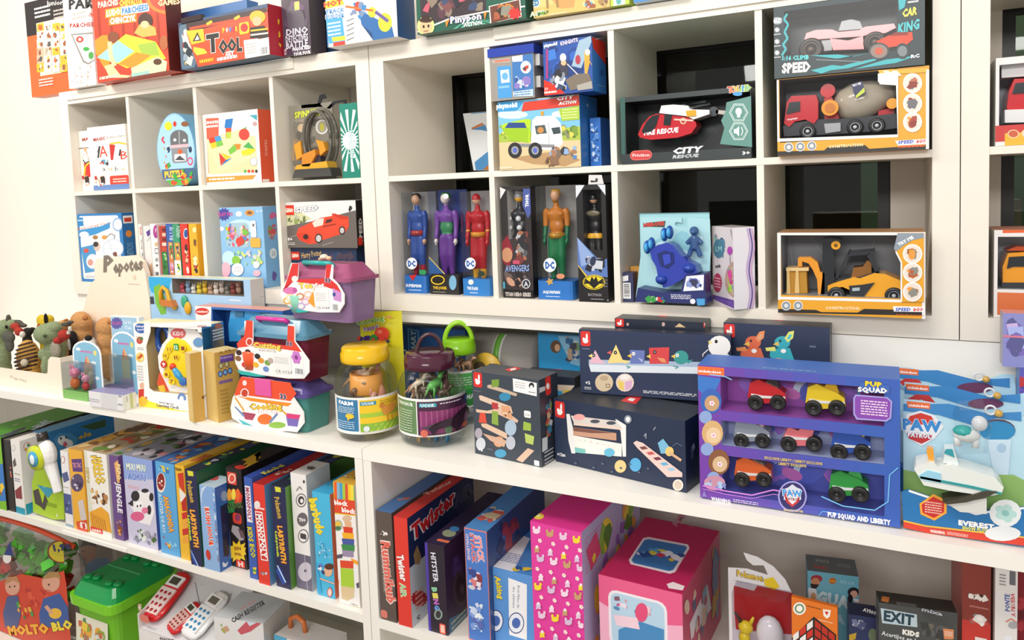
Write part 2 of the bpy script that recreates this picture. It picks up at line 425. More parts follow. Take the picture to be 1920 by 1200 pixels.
def WBox(name,label,cat,P0,P1,h,dep,col,win,inner='#dcdcdc',pane=True,**kw):
 """carton with a see-through window; win = pixel rectangle of the opening"""
 b=Box(name,label,cat,P0,P1,h,dep,col,skip='f',**kw);F=b['f'];a=F.at(win[0],win[1]);c=F.at(win[2],win[3])
 x0,x1,z0,z1=min(a[0],c[0])*b.w,max(a[0],c[0])*b.w,min(a[1],c[1])*b.h,max(a[1],c[1])*b.h;b.win=(x0,x1,z0,z1)
 for p,q in(((0,0),(b.w,z0)),((0,z1),(b.w,b.h)),((0,z0),(x0,z1)),((x1,z0),(b.w,z1))):
  if q[0]-p[0]>1e-5 and q[1]-p[1]>1e-5:b.mb.add([(p[0],0,p[1]),(q[0],0,p[1]),(q[0],0,q[1]),(p[0],0,q[1])],[(0,1,2,3)],col)
 y=dep-0.003
 b.mb.add([(x0,.0008,z0),(x1,.0008,z0),(x1,.0008,z1),(x0,.0008,z1),(x0,y,z0),(x1,y,z0),(x1,y,z1),(x0,y,z1)],[(4,5,6,7),(0,1,5,4),(1,2,6,5),(2,3,7,6),(3,0,4,7)],inner)
 b.pane=pane;return b
def wdone(b):
 o=b.done();x0,x1,z0,z1=b.win
 if b.pane:MB().add([(x0,.0003,z0),(x1,.0003,z0),(x1,.0003,z1),(x0,.0003,z1)],[(0,1,2,3)],'#ffffff','clear').build('clear_window',o)
 return o
def backface(b):
 """printed inner backing behind the window"""
 x0,x1,z0,z1=b.win;f=Face(b.mb,(x0,b.d-.003,z0),(1,0,0),(0,0,1),(0,-1,0),x1-x0,z1-z0);f.inv=M4(b).inverted();return f
class Fr:
 """frame of reference of a thing standing on the worktop"""
 def __init__(s,P0,P1,h=.1,d=.1):
  s.P0=Vector(P0);s.rz=math.atan2(P1[1]-P0[1],P1[0]-P0[0]);s.w=(Vector(P1)-Vector(P0)).length;s.h=h;s.d=d;s.tilt=0
def pface(mb,b,y,z0=0):F=Face(mb,(0,y,z0),(1,0,0),(0,0,1),(0,-1,0),b.w,b.h);F.inv=M4(b).inverted();return F
# ------------------------------------------------------------------ the room
WALLC='#f2eadf'
def wall_with_holes(x0,x1,z0,z1,y0,y1,holes,m):
 mb=MB();xs=sorted({x0,x1,*[h[0]for h in holes],*[h[1]for h in holes]});zs=sorted({z0,z1,*[h[2]for h in holes],*[h[3]for h in holes]})
 for a,b in zip(xs,xs[1:]):
  for c,d in zip(zs,zs[1:]):
   if any(h[0]<=a and b<=h[1]and h[2]<=c and d<=h[3]for h in holes):continue
   mb.box((a,y0,c),(b,y1,d),m,'wall')
 return mb
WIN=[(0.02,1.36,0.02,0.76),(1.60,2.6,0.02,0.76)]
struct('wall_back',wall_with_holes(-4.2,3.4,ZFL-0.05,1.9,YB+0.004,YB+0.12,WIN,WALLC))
struct('floor',MB().box((-4.2,-6,ZFL-0.06),(3.4,YB+0.12,ZFL-0.001),'#8d8579','lam'))
for k,(a,b,c,d)in enumerate(WIN):
 mb=MB();t=0.03
 for q in(((a,c),(a+t,d)),((b-t,c),(b,d)),((a+t,c),(b-t,c+t)),((a+t,d-t),(b-t,d))):
  mb.box((q[0][0],YB+0.03,q[0][1]),(q[1][0],YB+0.08,q[1][1]),'#1a1614','p')
 w=struct('window_%d'%(k+1),mb)
 MB().box((a+t,YB+0.05,c+t),(b-t,YB+0.056,d-t),'#c8cfca','pane').build('window_pane',w)
 # the dim room beyond the glass
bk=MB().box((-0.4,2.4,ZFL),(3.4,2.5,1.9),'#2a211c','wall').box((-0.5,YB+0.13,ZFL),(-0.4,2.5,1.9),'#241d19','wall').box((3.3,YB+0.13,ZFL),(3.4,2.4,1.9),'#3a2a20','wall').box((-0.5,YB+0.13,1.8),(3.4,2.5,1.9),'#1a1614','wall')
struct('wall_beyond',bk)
def unit(x0,name,label):
 r=empty(name,(x0,0,0),0,label=label,category='shelf',group='white cube shelving units on the wall')
 c='#ece5d8'
 MB().box((0,0,0),(F_,YB,ZT),c,'lam').build('side_panel',r);MB().box((UW-F_,0,0),(UW,YB,ZT),c,'lam').build('side_panel',r)
 MB().box((F_,0,ZT-F_),(UW-F_,YB,ZT),c,'lam').build('top_panel',r);MB().box((F_,0,0),(UW-F_,YB,F_),c,'lam').build('bottom_panel',r)
 MB().box((F_,0.002,F_+C_),(UW-F_,YB,F_+C_+D_),c,'lam').build('shelf_board',r)
 for i in range(3):
  x=F_+(i+1)*C_+i*D_
  MB().box((x,0.003,F_),(x+D_,YB,F_+C_),c,'lam').build('divider',r);MB().box((x,0.003,F_+C_+D_),(x+D_,YB,ZT-F_),c,'lam').build('divider',r)
 return r
u1=unit(XU[0],'cube_shelf_unit','white cube shelving unit on the left part of the wall, with eight narrow-looking compartments')
u2=unit(XU[1],'cube_shelf_unit','white cube shelving unit in the middle, open to the dark window behind')
u3=unit(XU[2],'cube_shelf_unit','white cube shelving unit cut off by the right edge of the photo')
for p,a,b in((u1,0.05,1.2),(u2,0.42,UW-0.0)):
 MB().prism([(0,ZT-0.036),(-0.006,ZT-0.034),(-0.008,ZT-0.002),(0,ZT-0.0005)],'#f0e9da','p','x',a,b).build('price_rail',p)
 # white rail under the units and white panel at the right
struct('trim_1',MB().box((-1.49,0.012,-0.036),(1.008,0.034,-0.002),'#f1ede6','lam'))
struct('trim_2',MB().box((1.0085,0.001,ZC),(1.587,0.03,-0.002),'#f2efe9','lam'))
# the lower shelving: two wide open units with worktops
YF=-0.303
def lower(x0,x1,name,label,th,sh,shz):
 r=empty(name,(x0,YF,ZFL),0,label=label,category='shelf',group='low white shelving units under the worktop')
 c='#f0ece4';w=x1-x0;dp=YB-YF;zt=ZC-ZFL;t=0.026;s=shz-ZFL
 MB().box((0,0,0),(t,dp,zt-th),c,'lam').build('side_panel',r);MB().box((w-t,0,0),(w,dp,zt-th),c,'lam').build('side_panel',r)
 MB().box((0,-0.001,zt-th),(w,dp,zt),'#f3efe7','lam').build('worktop',r)
 MB().box((t,0,s-sh),(w-t,dp,s),c,'lam').build('shelf_board',r)
 MB().box((t,0,0),(w-t,dp,0.03),c,'lam').build('bottom_panel',r)
 MB().box((t,dp-0.012,0.03),(w-t,dp,s-sh),'#d9d3ca','lam').box((t,dp-0.012,s),(w-t,dp,zt-th),'#d9d3ca','lam').build('back_panel',r)
 return r
low1=lower(-2.75,0.1425,'low_shelf_unit','low white shelving unit packed with board games, left of the seam',0.027,0.024,ZS)
low2=lower(0.1445,2.3,'low_shelf_unit','low white shelving unit holding pink boxes, right of the seam',0.029,0.025,ZS)
MB().box((1.458,0.42,ZS-ZFL+0.0005),(1.476,0.675,ZC-ZFL-0.03),'#e6e0d8','lam').build('divider',low1)
# ------------------------------------------------------------------ cartons standing on top of the cube shelving
Z1,Z0=F_+C_+D_,F_
WARM=['#d9a066','#e8c48a','#8c4a2a','#5b3420','#f2d9a8','#c4572e']
MIX=['#e23b2e','#2f7dc4','#f4c22b','#3fa648','#ffffff','#7b4aa0','#f08a2c','#2b2b33']
b=Box('board_game_box','orange and black game box at the far left end, overhanging the shelving unit','box',*onY(60,190,0,ZT,0.012,h=0.37),0.05,'#e8662e',left='#e8662e')
f=b['f'];f.R(40,-20,200,37,'#241c1a');f.T('Junior',87,6,118,4,9,'#e9e2da',b=.02);f.LN(64,14,95,30,3,'#ffffff');f.LN(100,18,120,34,3,'#c9c0b8',2)
f.R(68,44,128,134,'#f1e2c8')
R=random.Random(4)
for i in range(4):
 for j in range(6):f.BL(69+15*i,45+15*j,83+15*i,59+15*j,3,6,['#9a5a3a','#555555','#e8662e','#f3b93c','#dcd2c0'],seed=i*7+j,bg=['#f3f0e6','#f4b62e','#f3f0e6','#c9b49a'][R.randrange(4)])
f.LN(74,148,102,160,3,'#ffe8d8');b.done()
b=Box('board_game_box','white parchees game box between the orange box and the big red one','box',*onY(130,181,0,ZT,-0.035,h=0.37),0.04,'#f1ece6',left='#e9e2d8')
f=b['f'];f.T('PAR',129,8,176,4,19,'#1b1a1a',b=.04);f.T('&',166,27,177,26,9,'#c9402e');f.LN(135,24,162,34,2,'#bdb5ad');f.T('PARCHEE',131,48,176,45,8,'#b23a34',b=.03)
f.Q([(133,64),(176,60),(182,112),(166,121),(156,117)],'#8b8781');f.Q([(136,66),(176,63),(182,110),(166,118),(158,114)],'#e6e2da')
f.E(150,74,7,6,'#c9402e');f.E(162,92,6,4,'#3fa648');f.E(171,104,5,7,'#4d9e4a');f.E(150,74,3,3,'#e6e2da')
f.BL(133,120,176,165,34,3,['#cfc8c0','#a8a29a','#d8c7b8','#e58f5a'],4,'rs');b.done()
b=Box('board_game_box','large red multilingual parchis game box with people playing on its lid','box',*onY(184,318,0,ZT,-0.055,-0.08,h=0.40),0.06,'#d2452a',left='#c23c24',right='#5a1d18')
f=b['f']
for k in range(6):f.R(186+22*k,10,187+22*k,90,'#a93520')
for tx,a,c_,col,bc in(('PARCHIS',(184,9),(222,3),'#f7e7d2',None),('CHEVALUX',(224,6),(268,1),'#f4e04a',None),('LUDO',(200,26),(226,20),'#ffffff','#e9b13c'),('PARCHEESI',(229,21),(278,13),'#3a86c4','#f2ead8'),('CHINCZYK',(206,40),(255,33),'#ffffff','#eb8a2c')):
 if bc:f.Q([(a[0]-2,a[1]-8),(c_[0]+2,c_[1]-8),(c_[0]+2,c_[1]+8),(a[0]-2,a[1]+8)],bc)
 f.T(tx,*a,*c_,11,col,b=.05)
f.E(312,-4,38,30,'#f0822e',26);f.E(312,-4,31,24,'#d2452a',26);f.T('GAMES',296,6,338,1,11,'#f3c79a',b=.04)
f.Q([(178,76),(192,66),(206,66),(214,80),(206,118),(214,142),(196,128),(180,100)],'#f0962c');f.E(213,70,11,11,'#8a4a2e');f.E(273,40,14,16,'#4a2c20');f.Q([(252,62),(262,46),(276,44),(292,52),(294,66),(268,70)],'#f2b45c');f.E(272,46,8,7,'#f3c79a')
f.Q([(182,108),(236,64),(292,78),(312,110),(238,128),(222,120)],'#e8d93c');f.Q([(182,108),(222,76),(252,96),(222,118)],'#9fd0dc');f.Q([(258,84),(292,78),(300,104),(268,104)],'#a4c24a');f.Q([(222,120),(256,98),(284,104),(250,128)],'#f0962c')
f.Q([(196,124),(210,120),(226,140),(248,142),(240,150),(206,146)],'#f3cfa0');f.Q([(246,128),(296,106),(314,116),(312,136),(250,148)],'#e5e6b4');f.Q([(246,138),(280,132),(282,140),(248,148)],'#9fc9bd');f.E(296,116,8,6,'#5a3a24');f.E(308,80,8,14,'#b5673a')
f.L([(206,78),(208,104),(216,124)],8,'#f3cfa0');f.LN(187,142,224,147,1,'#f7d7c4');b.done()
b=Box('toy_box','blue cardboard box with a round badge, mostly behind the tool set','box',*onY(321,470,30,ZT,0.03),0.05,'#2f6aa8',top='#3f7cc0')
f=b['f'];f.R(314,106,372,140,'#f2ede8');f.R(314,126,372,136,'#c23c34');f.E(321,37,10,10,'#7c3346');f.E(321,37,8,8,'#b9c6dc');f.E(321,39,4,4,'#7c93b8');f.R(314,60,322,104,'#b55a8c');b.done()
b=Box('tool_set_case','toy tool set in a clear case with red and orange card wrapper','toy set',*onY(340,507,44,ZT,-0.06,-0.08),0.075,'#2f4f74',right='#b02634',top='#3a2b2b')
f=b['f'];f.RR(331,44,372,130,'#24405f');f.RR(335,48,368,126,'#5b7488');f.BL(338,52,366,124,26,14,['#e8c02e','#a8342c','#8fa2ae','#26323c','#d8d8d0'],3)
f.Q([(350,62),(505,14),(519,110),(372,132)],'#e2512a');f.Q([(349,44),(500,14),(503,22),(352,62)],'#3b2220');f.L([(356,54),(470,32)],5,'#d24a28');f.L([(388,46),(398,40)],5,'#e8c02e');f.L([(440,36),(450,30)],5,'#e8c02e')
for k in range(17):f.Q([(372+8.6*k,132-.95*k),(376+8.6*k,131.5-.95*k),(379+8.6*k,125-.95*k),(375+8.6*k,125.5-.95*k)],'#e8c02e'if k%2==0 else '#2b2220')
f.Q([(350,58),(382,54),(385,78),(360,84)],'#f0c22c');f.Q([(362,78),(371,60),(378,76)],'#26221e');f.Q([(366,76),(371,66),(375,74)],'#f3efe4');f.Q([(364,88),(384,92),(390,100),(370,104),(364,96)],'#c9d83c')
for i,c_ in enumerate(['#f0c22c','#f2f2f2','#4a9fd8','#e23b5e','#f0c22c']):f.T('POWER'[i],418+6*i,57-i*.7,423+6*i,56.5-i*.7,9,c_,b=.05)
f.T('T',388,82,412,78,32,'#26211f',out='#f4efe6',b=.07,ow=.06);f.T('OOL',411,88,455,82,24,'#26211f',out='#f4efe6',b=.08,ow=.06);f.T('SET',424,101,440,99,8,'#ffffff',b=.05);f.LN(408,106,446,112,1,'#ffffff')
f.RR(449,44,469,62,'#f0c22c');f.E(459,52,7,8,'#c9302c');f.LN(375,110,402,118,1,'#f0c22c',3)
f.E(484,32,15,12,'#f0b22c');f.E(483,40,9,9,'#e8b48a');f.Q([(470,52),(496,48),(506,62),(504,72),(470,72)],'#2a2622');f.L([(471,58),(504,54)],3,'#f0c22c');f.L([(471,66),(504,62)],3,'#e8e2d0')
f.Q([(458,76),(485,72),(487,108),(461,112)],'#f1eeea');f.LN(462,82,482,100,4,'#b8b0aa');f.Q([(485,74),(505,70),(507,104),(487,107)],'#f1eeea');f.BA(488,88,504,102)
r=b['r'];r.BL(519,20,528,100,6,8,['#e8c02e','#8a1a24'],4)
t=b.done()
MB().box((0.02,-0.004,b.h-.005),(0.12,0.01,b.h+.012),'#3a2b2b','g').build('handle',t)
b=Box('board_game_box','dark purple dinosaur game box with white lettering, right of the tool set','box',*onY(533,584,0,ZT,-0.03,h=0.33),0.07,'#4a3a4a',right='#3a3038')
f=b['f'];f.BL(524,0,584,60,16,16,['#6a4a6c','#55455c','#3b3540','#7a5a78'],5);f.Q([(536,20),(556,6),(570,30),(575,60),(545,66)],'#5c5560');f.R(552,4,562,18,'#d8cc6a')
for i,(x,y,s_)in enumerate(((537,55,'DINO'),(536,68,'DETECTIVES'),(537,80,'BATTLE'))):f.T(s_,x,y+6,578,y,12,'#d9d4e2',out='#2c2630',b=.03)
f.T('MAJOR RED',549,93,583,88,6,'#f4f0f4',b=.06);f.T('TOUR FOUR',551,102,583,97,6,'#f4f0f4',b=.06);f.BL(526,88,540,104,8,5,['#c9a0a8','#8a6a78'],3);b.done()
b=Box('board_game_box','dark navy box edge squeezed behind the white race track box','box',*onY(594,640,0,ZT,0.055,h=0.33),0.05,'#1f3352')
f=b['f'];f.LN(590,84,600,96,2,'#c8d2dc');f.BL(588,20,610,80,8,10,['#2f5a8c','#15243c'],3);b.done()
b=Box('race_track_box','white and blue race track toy box with blue sides','box',*onY(614,746,0,ZT,-0.06,-0.06,h=0.36),0.09,'#f1efec',right='#1f5288',left='#1f5288')
f=b['f'];f.R(600,-30,617,100,'#2b6aa8');f.Q([(603,4),(640,-4),(646,8),(606,18)],'#f4c22b');f.T('HOT',607,9,642,3,9,'#e2402c',b=.05)
for i,s_ in enumerate(('TRACK','BUILDER')):f.T(s_,611,22+10*i,646,18+10*i,8,'#3a86c4',b=.03,out='#f6f6f6')
f.Q([(610,36),(642,33),(647,78),(617,82)],'#4aa6d8');f.LN(614,42,640,66,4,'#e8f2f8');f.Q([(622,70),(647,67),(648,75),(624,78)],'#f4d83c');f.R(625,80,648,94,'#d8402c')
f.Q([(672,18),(735,50),(740,78),(700,80),(678,46)],'#2f6aa8');f.Q([(678,46),(700,80),(698,62)],'#1f4a7c');f.E(698,23,8,10,'#d8cf3c');f.E(722,42,13,18,'#c8cc3c');f.E(672,12,8,9,'#d8402c');f.L([(704,22),(728,40)],6,'#6a5a9a');f.L([(648,12),(700,20)],4,'#e2722c')
for k in range(5):f.L([(650,40+9*k),(664,34+9*k)],1.5,'#7a7a7a')
f.BL(652,0,690,40,10,8,['#7a8fb0','#c83a3a','#3a86c4'],4);f.LN(655,84,690,90,1,'#7a7a7a');b.done()
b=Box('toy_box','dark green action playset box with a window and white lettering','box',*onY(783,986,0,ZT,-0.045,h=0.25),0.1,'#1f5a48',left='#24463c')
f=b['f'];f.R(786,-40,912,26,'#3a2f34');f.BL(786,-30,912,28,34,15,['#5a3a44','#7a4a4a','#c25a6a','#2a2a34','#3a4a6c','#8a7a6a'],8)
f.L([(783,60),(842,36),(912,22),(985,12)],3,'#e8e6dc')
for k in range(7):f.Q([(880,34),(850+14*k,66-2*k),(858+14*k,64-2*k)],'#5aa88c')
f.E(799,49,16,19,'#dfe38a',22);f.E(799,51,12,14,'#e8b98a');f.E(799,38,13,5,'#4a2f24');f.E(799,34,8,6,'#3a241c');f.E(795,50,2,3,'#241a16');f.E(804,49,2,3,'#241a16');f.L([(795,59),(804,58)],1.5,'#7a3a2c')
f.T('Pinypon',845,38,903,29,13,'#f4f2fa',out='#2c2a5a',b=.04,ow=.1);f.T('ACTION',870,47,904,42,7,'#f4f4f0',b=.05)
f.Q([(917,12),(976,-2),(979,32),(920,46)],'#e8e2d8');f.Q([(919,13),(974,0),(977,31),(922,44)],'#6a3a2c');f.BL(922,8,974,40,22,10,['#c8822c','#3a2a24','#a85a3a','#8a8a7a'],5);f.ST(966,26,14,'#d8302c',9);f.Q([(836,40),(844,36),(838,52)],'#f08a2c');f.Q([(908,24),(914,22),(910,38)],'#f08a2c');b.done()
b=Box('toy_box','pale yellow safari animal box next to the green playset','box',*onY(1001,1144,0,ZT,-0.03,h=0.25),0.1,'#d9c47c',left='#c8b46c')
f=b['f'];f.Q([(990,20),(1060,0),(1144,-10),(1144,14),(990,38)],'#e0b86a');f.Q([(1035,0),(1080,-6),(1076,14),(1050,16)],'#d99a5a');f.E(1004,5,9,9,'#dfe6e6');f.E(1004,5,7,7,'#4a86a8');f.T('20',999,6,1009,5,6,'#ffffff')
f.T('ASEP',994,27,1022,23,9,'#f2f0da',out='#5a8a3c',b=.04);f.BL(992,24,1030,36,14,5,['#4a8a3c','#7aa84a','#2f6a34'],5);f.L([(1026,0),(1027,16)],4,'#9a7a4a');f.L([(1044,0),(1046,14)],4,'#9a7a4a');f.BL(1090,-4,1118,16,12,8,['#e8b0b8','#5aa8c8','#f0e0a0','#9a5a3a'],6);f.BL(1120,-6,1142,12,8,7,['#7a5a4a','#a8844a','#c8a86a'],7);f.LN(1030,26,1064,30,1,'#f2e8c8');b.done()
b=Box('toy_box','narrow lime green carton peeking over the top rail','box',*onY(1145,1180,0,ZT,-0.03,h=0.2),0.1,'#b8d04a');f=b['f'];f.R(1150,-10,1172,8,'#f2f4e0');f.E(1160,2,5,7,'#5aa8a8');b.done()
b=Box('toy_box','flat red, white and blue carton at the top edge, rightmost on the shelving','box',*onY(1188,1290,-10,ZT,-0.03,h=0.12),0.1,'#e8eef2');f=b['f'];f.R(1188,3,1290,12,'#c8302c');f.R(1188,-2,1290,2,'#3a86c4');b.done()
# ------------------------------------------------------------------ left unit, upper compartments
def book_pair():
 for i,(u0,u1,vt,Y,lb)in enumerate(((152,176,247,0.033,'white preschool learning book, the left and rear one of two in the first compartment'),(172,243,240,0.012,'white alphabet learning book with big letters A and B, in front of its twin'))):
  P0,P1,h=onY(u0,u1 if i else 190,vt,Z1,Y);b=Box('activity_book',lb,'book',P0,P1,h,0.018,'#f1ece4',group='learning books');f=b['f']
  o=-33 if i==0 else 0
  f.T('MAGIC'if i else 'MAG',175 if i else 154,262,197 if i else 172,259,6,'#b23a3a',b=.04)
  if i:
   f.T('El Abecedario',200,258,235,253,6,'#9a9a9a');f.T('A',186,284,201,282,22,'#d8402c');f.T('B',226,291,239,289,16,'#d8402c')
   f.Q([(205,270),(216,272),(212,300),(208,300)],'#c8302c');f.L([(206,270),(222,267),(238,270)],3,'#f0c22c');f.L([(184,286),(187,274),(184,296)],3,'#3a3a3a');f.L([(224,292),(226,280)],3,'#3a3a3a')
   for k,ch in enumerate('aubw'):f.RR(190+12*k,306,200+12*k,327,'#f8f4ee');f.T(ch,192+12*k,316,198+12*k,316,9,['#3a3a3a','#e8a83c'][k%2])
   f.BL(184,298,206,312,8,5,['#3a3a3a','#c8302c','#5aa8c8'],2);f.RR(206,330,243,345,'#d8402c');f.LN(212,334,238,342,2,'#f8e0d0');f.Q([(176,348),(243,344),(243,356),(176,358)],'#6a8ac0')
  else:
   f.Q([(157,306),(174,306),(174,330),(160,334)],'#d8302c');f.L([(158,330),(160,312),(168,304)],3,'#f0c22c');f.LN(144,276,168,280,1,'#8a8a8a');f.L([(158,284),(160,276),(163,288)],2,'#d8a06a');f.L([(156,300),(160,306),(168,302)],2,'#3a3a3a');f.BL(144,286,170,302,5,4,['#c0b8ae','#d8cfc4'],2)
  f.BL(148+o*.2 if not i else 176,326,170 if not i else 200,352,16,8,['#3a2a26','#e8b88a','#c8302c','#f4efe6','#5a86c0'],4)
  b.done()
book_pair()
def egg_box():
 Y=0.03;P0,P1,h=onY(299,370,216,Z1,Y);w=(P1-P0).length;n=30;pts=[]
 for i in range(n):
  a=2*PI*i/n;r=1-0.06*math.sin(a);pts.append((w/2+w/2*r*math.cos(a),h*0.5+h/2*math.sin(a)))
 z0=min(p[1]for p in pts);mb=MB();mb.prism(pts,'#7fb8de',a=0,b=0.07)
 F=Face(mb,(0,0,0),(1,0,0),(0,0,1),(0,-1,0),w,h);F.inv=Matrix.Translation(P0).inverted()
 F.poly([(0.5+0.485*(1-0.06*math.sin(2*PI*i/n))*math.cos(2*PI*i/n),0.5+0.485*math.sin(2*PI*i/n))for i in range(n)],'#a8d4ee')
 F.T('PUZZLE',309,327,345,325,12,'#f4d84a',b=.05,out='#c85a2c');F.Q([(303,318),(364,314),(366,332),(306,336)],'#4a6a8c');F.T('PUZZLE',309,327,345,324,12,'#f4d84a',b=.05,out='#c85a2c')
 F.E(336,258,17,15,'#6a6c70');F.R(319,258,354,278,'#6a6c70');F.RR(321,272,353,304,'#8d9298');F.E(328,262,3,3,'#d8e0e4');F.E(346,263,3,3,'#d8e0e4');F.R(319,272,354,275,'#e8b8c0');F.RR(327,289,349,301,'#f1f1f1');F.Q([(328,300),(337,291),(348,300)],'#4a4c50');F.ST(338,284,6,'#e2602c',6);F.L([(336,245),(337,276)],1.2,'#c0c4c8')
 F.E(316,280,3,6,'#2c3e5c');F.E(357,280,3,6,'#2c3e5c');F.BL(306,300,322,318,5,7,['#e2402c','#f0a02c','#3fa648'],3);F.E(357,302,5,8,'#e2507c');F.E(357,302,3,5,'#a8d4ee');F.L([(307,256),(304,262),(309,268)],3,'#e23b4a');F.E(316,236,7,8,'#f4e02c');F.E(328,232,3,5,'#e2302c');F.E(347,232,7,5,'#8a5a34');F.BL(302,240,320,296,8,3,['#e2507c','#f4e02c','#ffffff'],3)
 F.Q([(312,338),(362,332),(352,346),(322,348)],'#5ab04a');F.E(327,342,6,5,'#e2502c');F.E(348,342,6,5,'#e2502c');F.BL(320,312,366,346,14,7,['#e2302c','#3fa648','#f0a02c'],7)
 mb.build('puzzle_box',None,P0+Vector((0,0,-z0)),0,label='egg-shaped light blue puzzle box with a grey robot',category='puzzle')
egg_box()
b=Box('wooden_toy_box','white box picturing coloured wooden shapes, with an orange side','box',*onY(388,491,216,Z1,0.02),0.09,'#f2efe9',right='#dc5a3a')
f=b['f'];f.Q([(386,222),(410,221),(410,324),(391,325)],'#e8634a');f.T('SHAPES',387,230,410,228,5,'#ffffff',b=.05);f.LN(387,234,409,240,1,'#ffffff');f.RR(388,262,483,322,'#ecd9a8',.05);f.Q([(386,262),(410,322),(480,296),(458,240)],'#efdcb0')
for q,c_ in(([(423,224),(437,222),(434,240),(421,240)],'#2f7dc4'),([(423,240),(434,240),(433,258),(424,259)],'#e2502c'),([(424,248),(434,247),(433,259),(425,260)],'#b8d04a'),([(391,260),(402,257),(405,266),(394,269)],'#d8402c'),([(402,257),(413,254),(416,263),(405,266)],'#4a9ad0'),([(394,269),(405,266),(407,276),(397,279)],'#f4c82c'),([(405,266),(416,263),(419,272),(407,276)],'#7ac04a'),([(411,286),(424,300),(414,310)],'#d8402c'),([(414,286),(434,294),(424,300)],'#f4c82c'),([(424,300),(436,296),(413,312)],'#2f7dc4'),([(428,282),(440,270),(452,270),(444,282),(432,290)],'#7ac04a'),([(440,270),(452,270),(450,280),(444,280)],'#f08a2c'),([(452,284),(472,276),(480,282),(470,290),(456,292)],'#f4d82c'),([(456,276),(466,266),(478,280)],'#4fae58')):f.Q(q,c_)
f.E(458,252,10,11,'#e8483c');f.L([(457,242),(462,239)],2,'#3fa648');f.Q([(468,216),(482,215),(482,226)],'#4aa8b8');f.E(478,232,4,4,'#c8a0a0');f.E(476,303,7,8,'#a8b0b4');f.E(476,303,6,7,'#f2efe9');f.Q([(388,332),(480,328),(474,336),(388,342)],'#f09a3c');f.LN(392,333,440,338,1,'#fff4e0')
for k,c_ in enumerate(['#5ab04a','#d8402c','#e8483c','#3a3a3a']):f.E(460+7*k,321,2.5,3,c_)
b['r'].T('SHAPES',499,292,498,262,5,'#f6c8b4');b['r'].R(492,336,505,341,'#f2efe9');b.done()
# ------------------------------------------------------------------ left unit, last upper compartment
P0,P1,h=onY(549,630,200,Z1,0.06)
b=Box('track_blister_pack','clear blister pack with a looping track and orange stunt toy, hang hooks on top','toy pack',P0,P1,h,0.004,'#8a8578',kind='p')
f=b['f'];f.BL(549,200,640,330,12,14,['#7c776c','#9a958a','#6a665e'],3);f.T('SPINNERS',552,216,606,208,12,'#d8e04a',out='#3a3a2a',b=.05);f.E(566,240,8,8,'#e8c8a0');f.E(604,238,12,14,'#e8e6e0');f.E(604,238,9,11,'#a8a498');f.E(604,238,4,8,'#c8c04a')
o=b.done();par=o
def hk(u,v):
 x,z=lp(b,u,v,0);return x,z
for(u,v,q)in((590,182,[(565,197),(595,194),(599,178),(608,176),(612,184),(606,186),(604,182),(601,196),(606,200),(565,203)]),(620,190,[(612,203),(625,190),(648,186),(650,196),(645,196),(643,191),(628,194),(619,204)])):
 mb=MB();ext(mb,b,q,0,.003,'#26262a');mb.build('hang_hook',par)
x,z=lp(b,590,262,-0.03);k=sc(b,590,262,-0.03)
mb=MB()
for rr,y in((50,-.004),(46,-.03)):
 P=[(x+.01+rr*.72*k*math.cos(2*PI*i/28),y,z+rr*k*1.15*math.sin(2*PI*i/28))for i in range(29)];mb.tube(P,.006,'#6a655c','g',6)
mb.build('track_loop',par)
mb=MB();ext(mb,b,[(551,272),(563,264),(566,294),(556,300)],-.04,-.02,'#e8a02c');ext(mb,b,[(592,262),(606,266),(611,282),(600,292),(598,280)],-.04,-.02,'#e8a02c');ext(mb,b,[(566,290),(590,280),(592,290),(580,312),(566,312)],-.045,-.02,'#e0922c');ext(mb,b,[(574,292),(600,290),(602,306),(580,312)],-.035,-.015,'#3a3440');ext(mb,b,[(556,310),(612,302),(616,318),(552,320)],-.045,0,'#e8b02c');mb.build('stunt_toy',par)
mb=MB();ext(mb,b,[(553,318),(618,314),(622,330),(548,334)],-.05,0,'#4a4844');mb.build('base',par)
mb=MB();ext(mb,b,[(552,252),(548,240),(552,228),(566,222),(612,220),(634,238),(640,270),(632,318),(552,322),(546,290)],-.055,0,'#ffffff','clear');mb.build('clear_shell',par)
b=Box('toy_box','dark teal box with white sunburst, standing against the compartment side','box',*onY(643,676,196,Z1,0.004),0.1,'#1f8470')
f=b['f'];f.rays(.5,.5,.42,'#dff0ea',20);f.c(.5,.5,.12,'#e8f4f0');f.T('pinypon',659,296,656,245,11,'#f2faf8',out='#5aa898',b=.02);b.done()
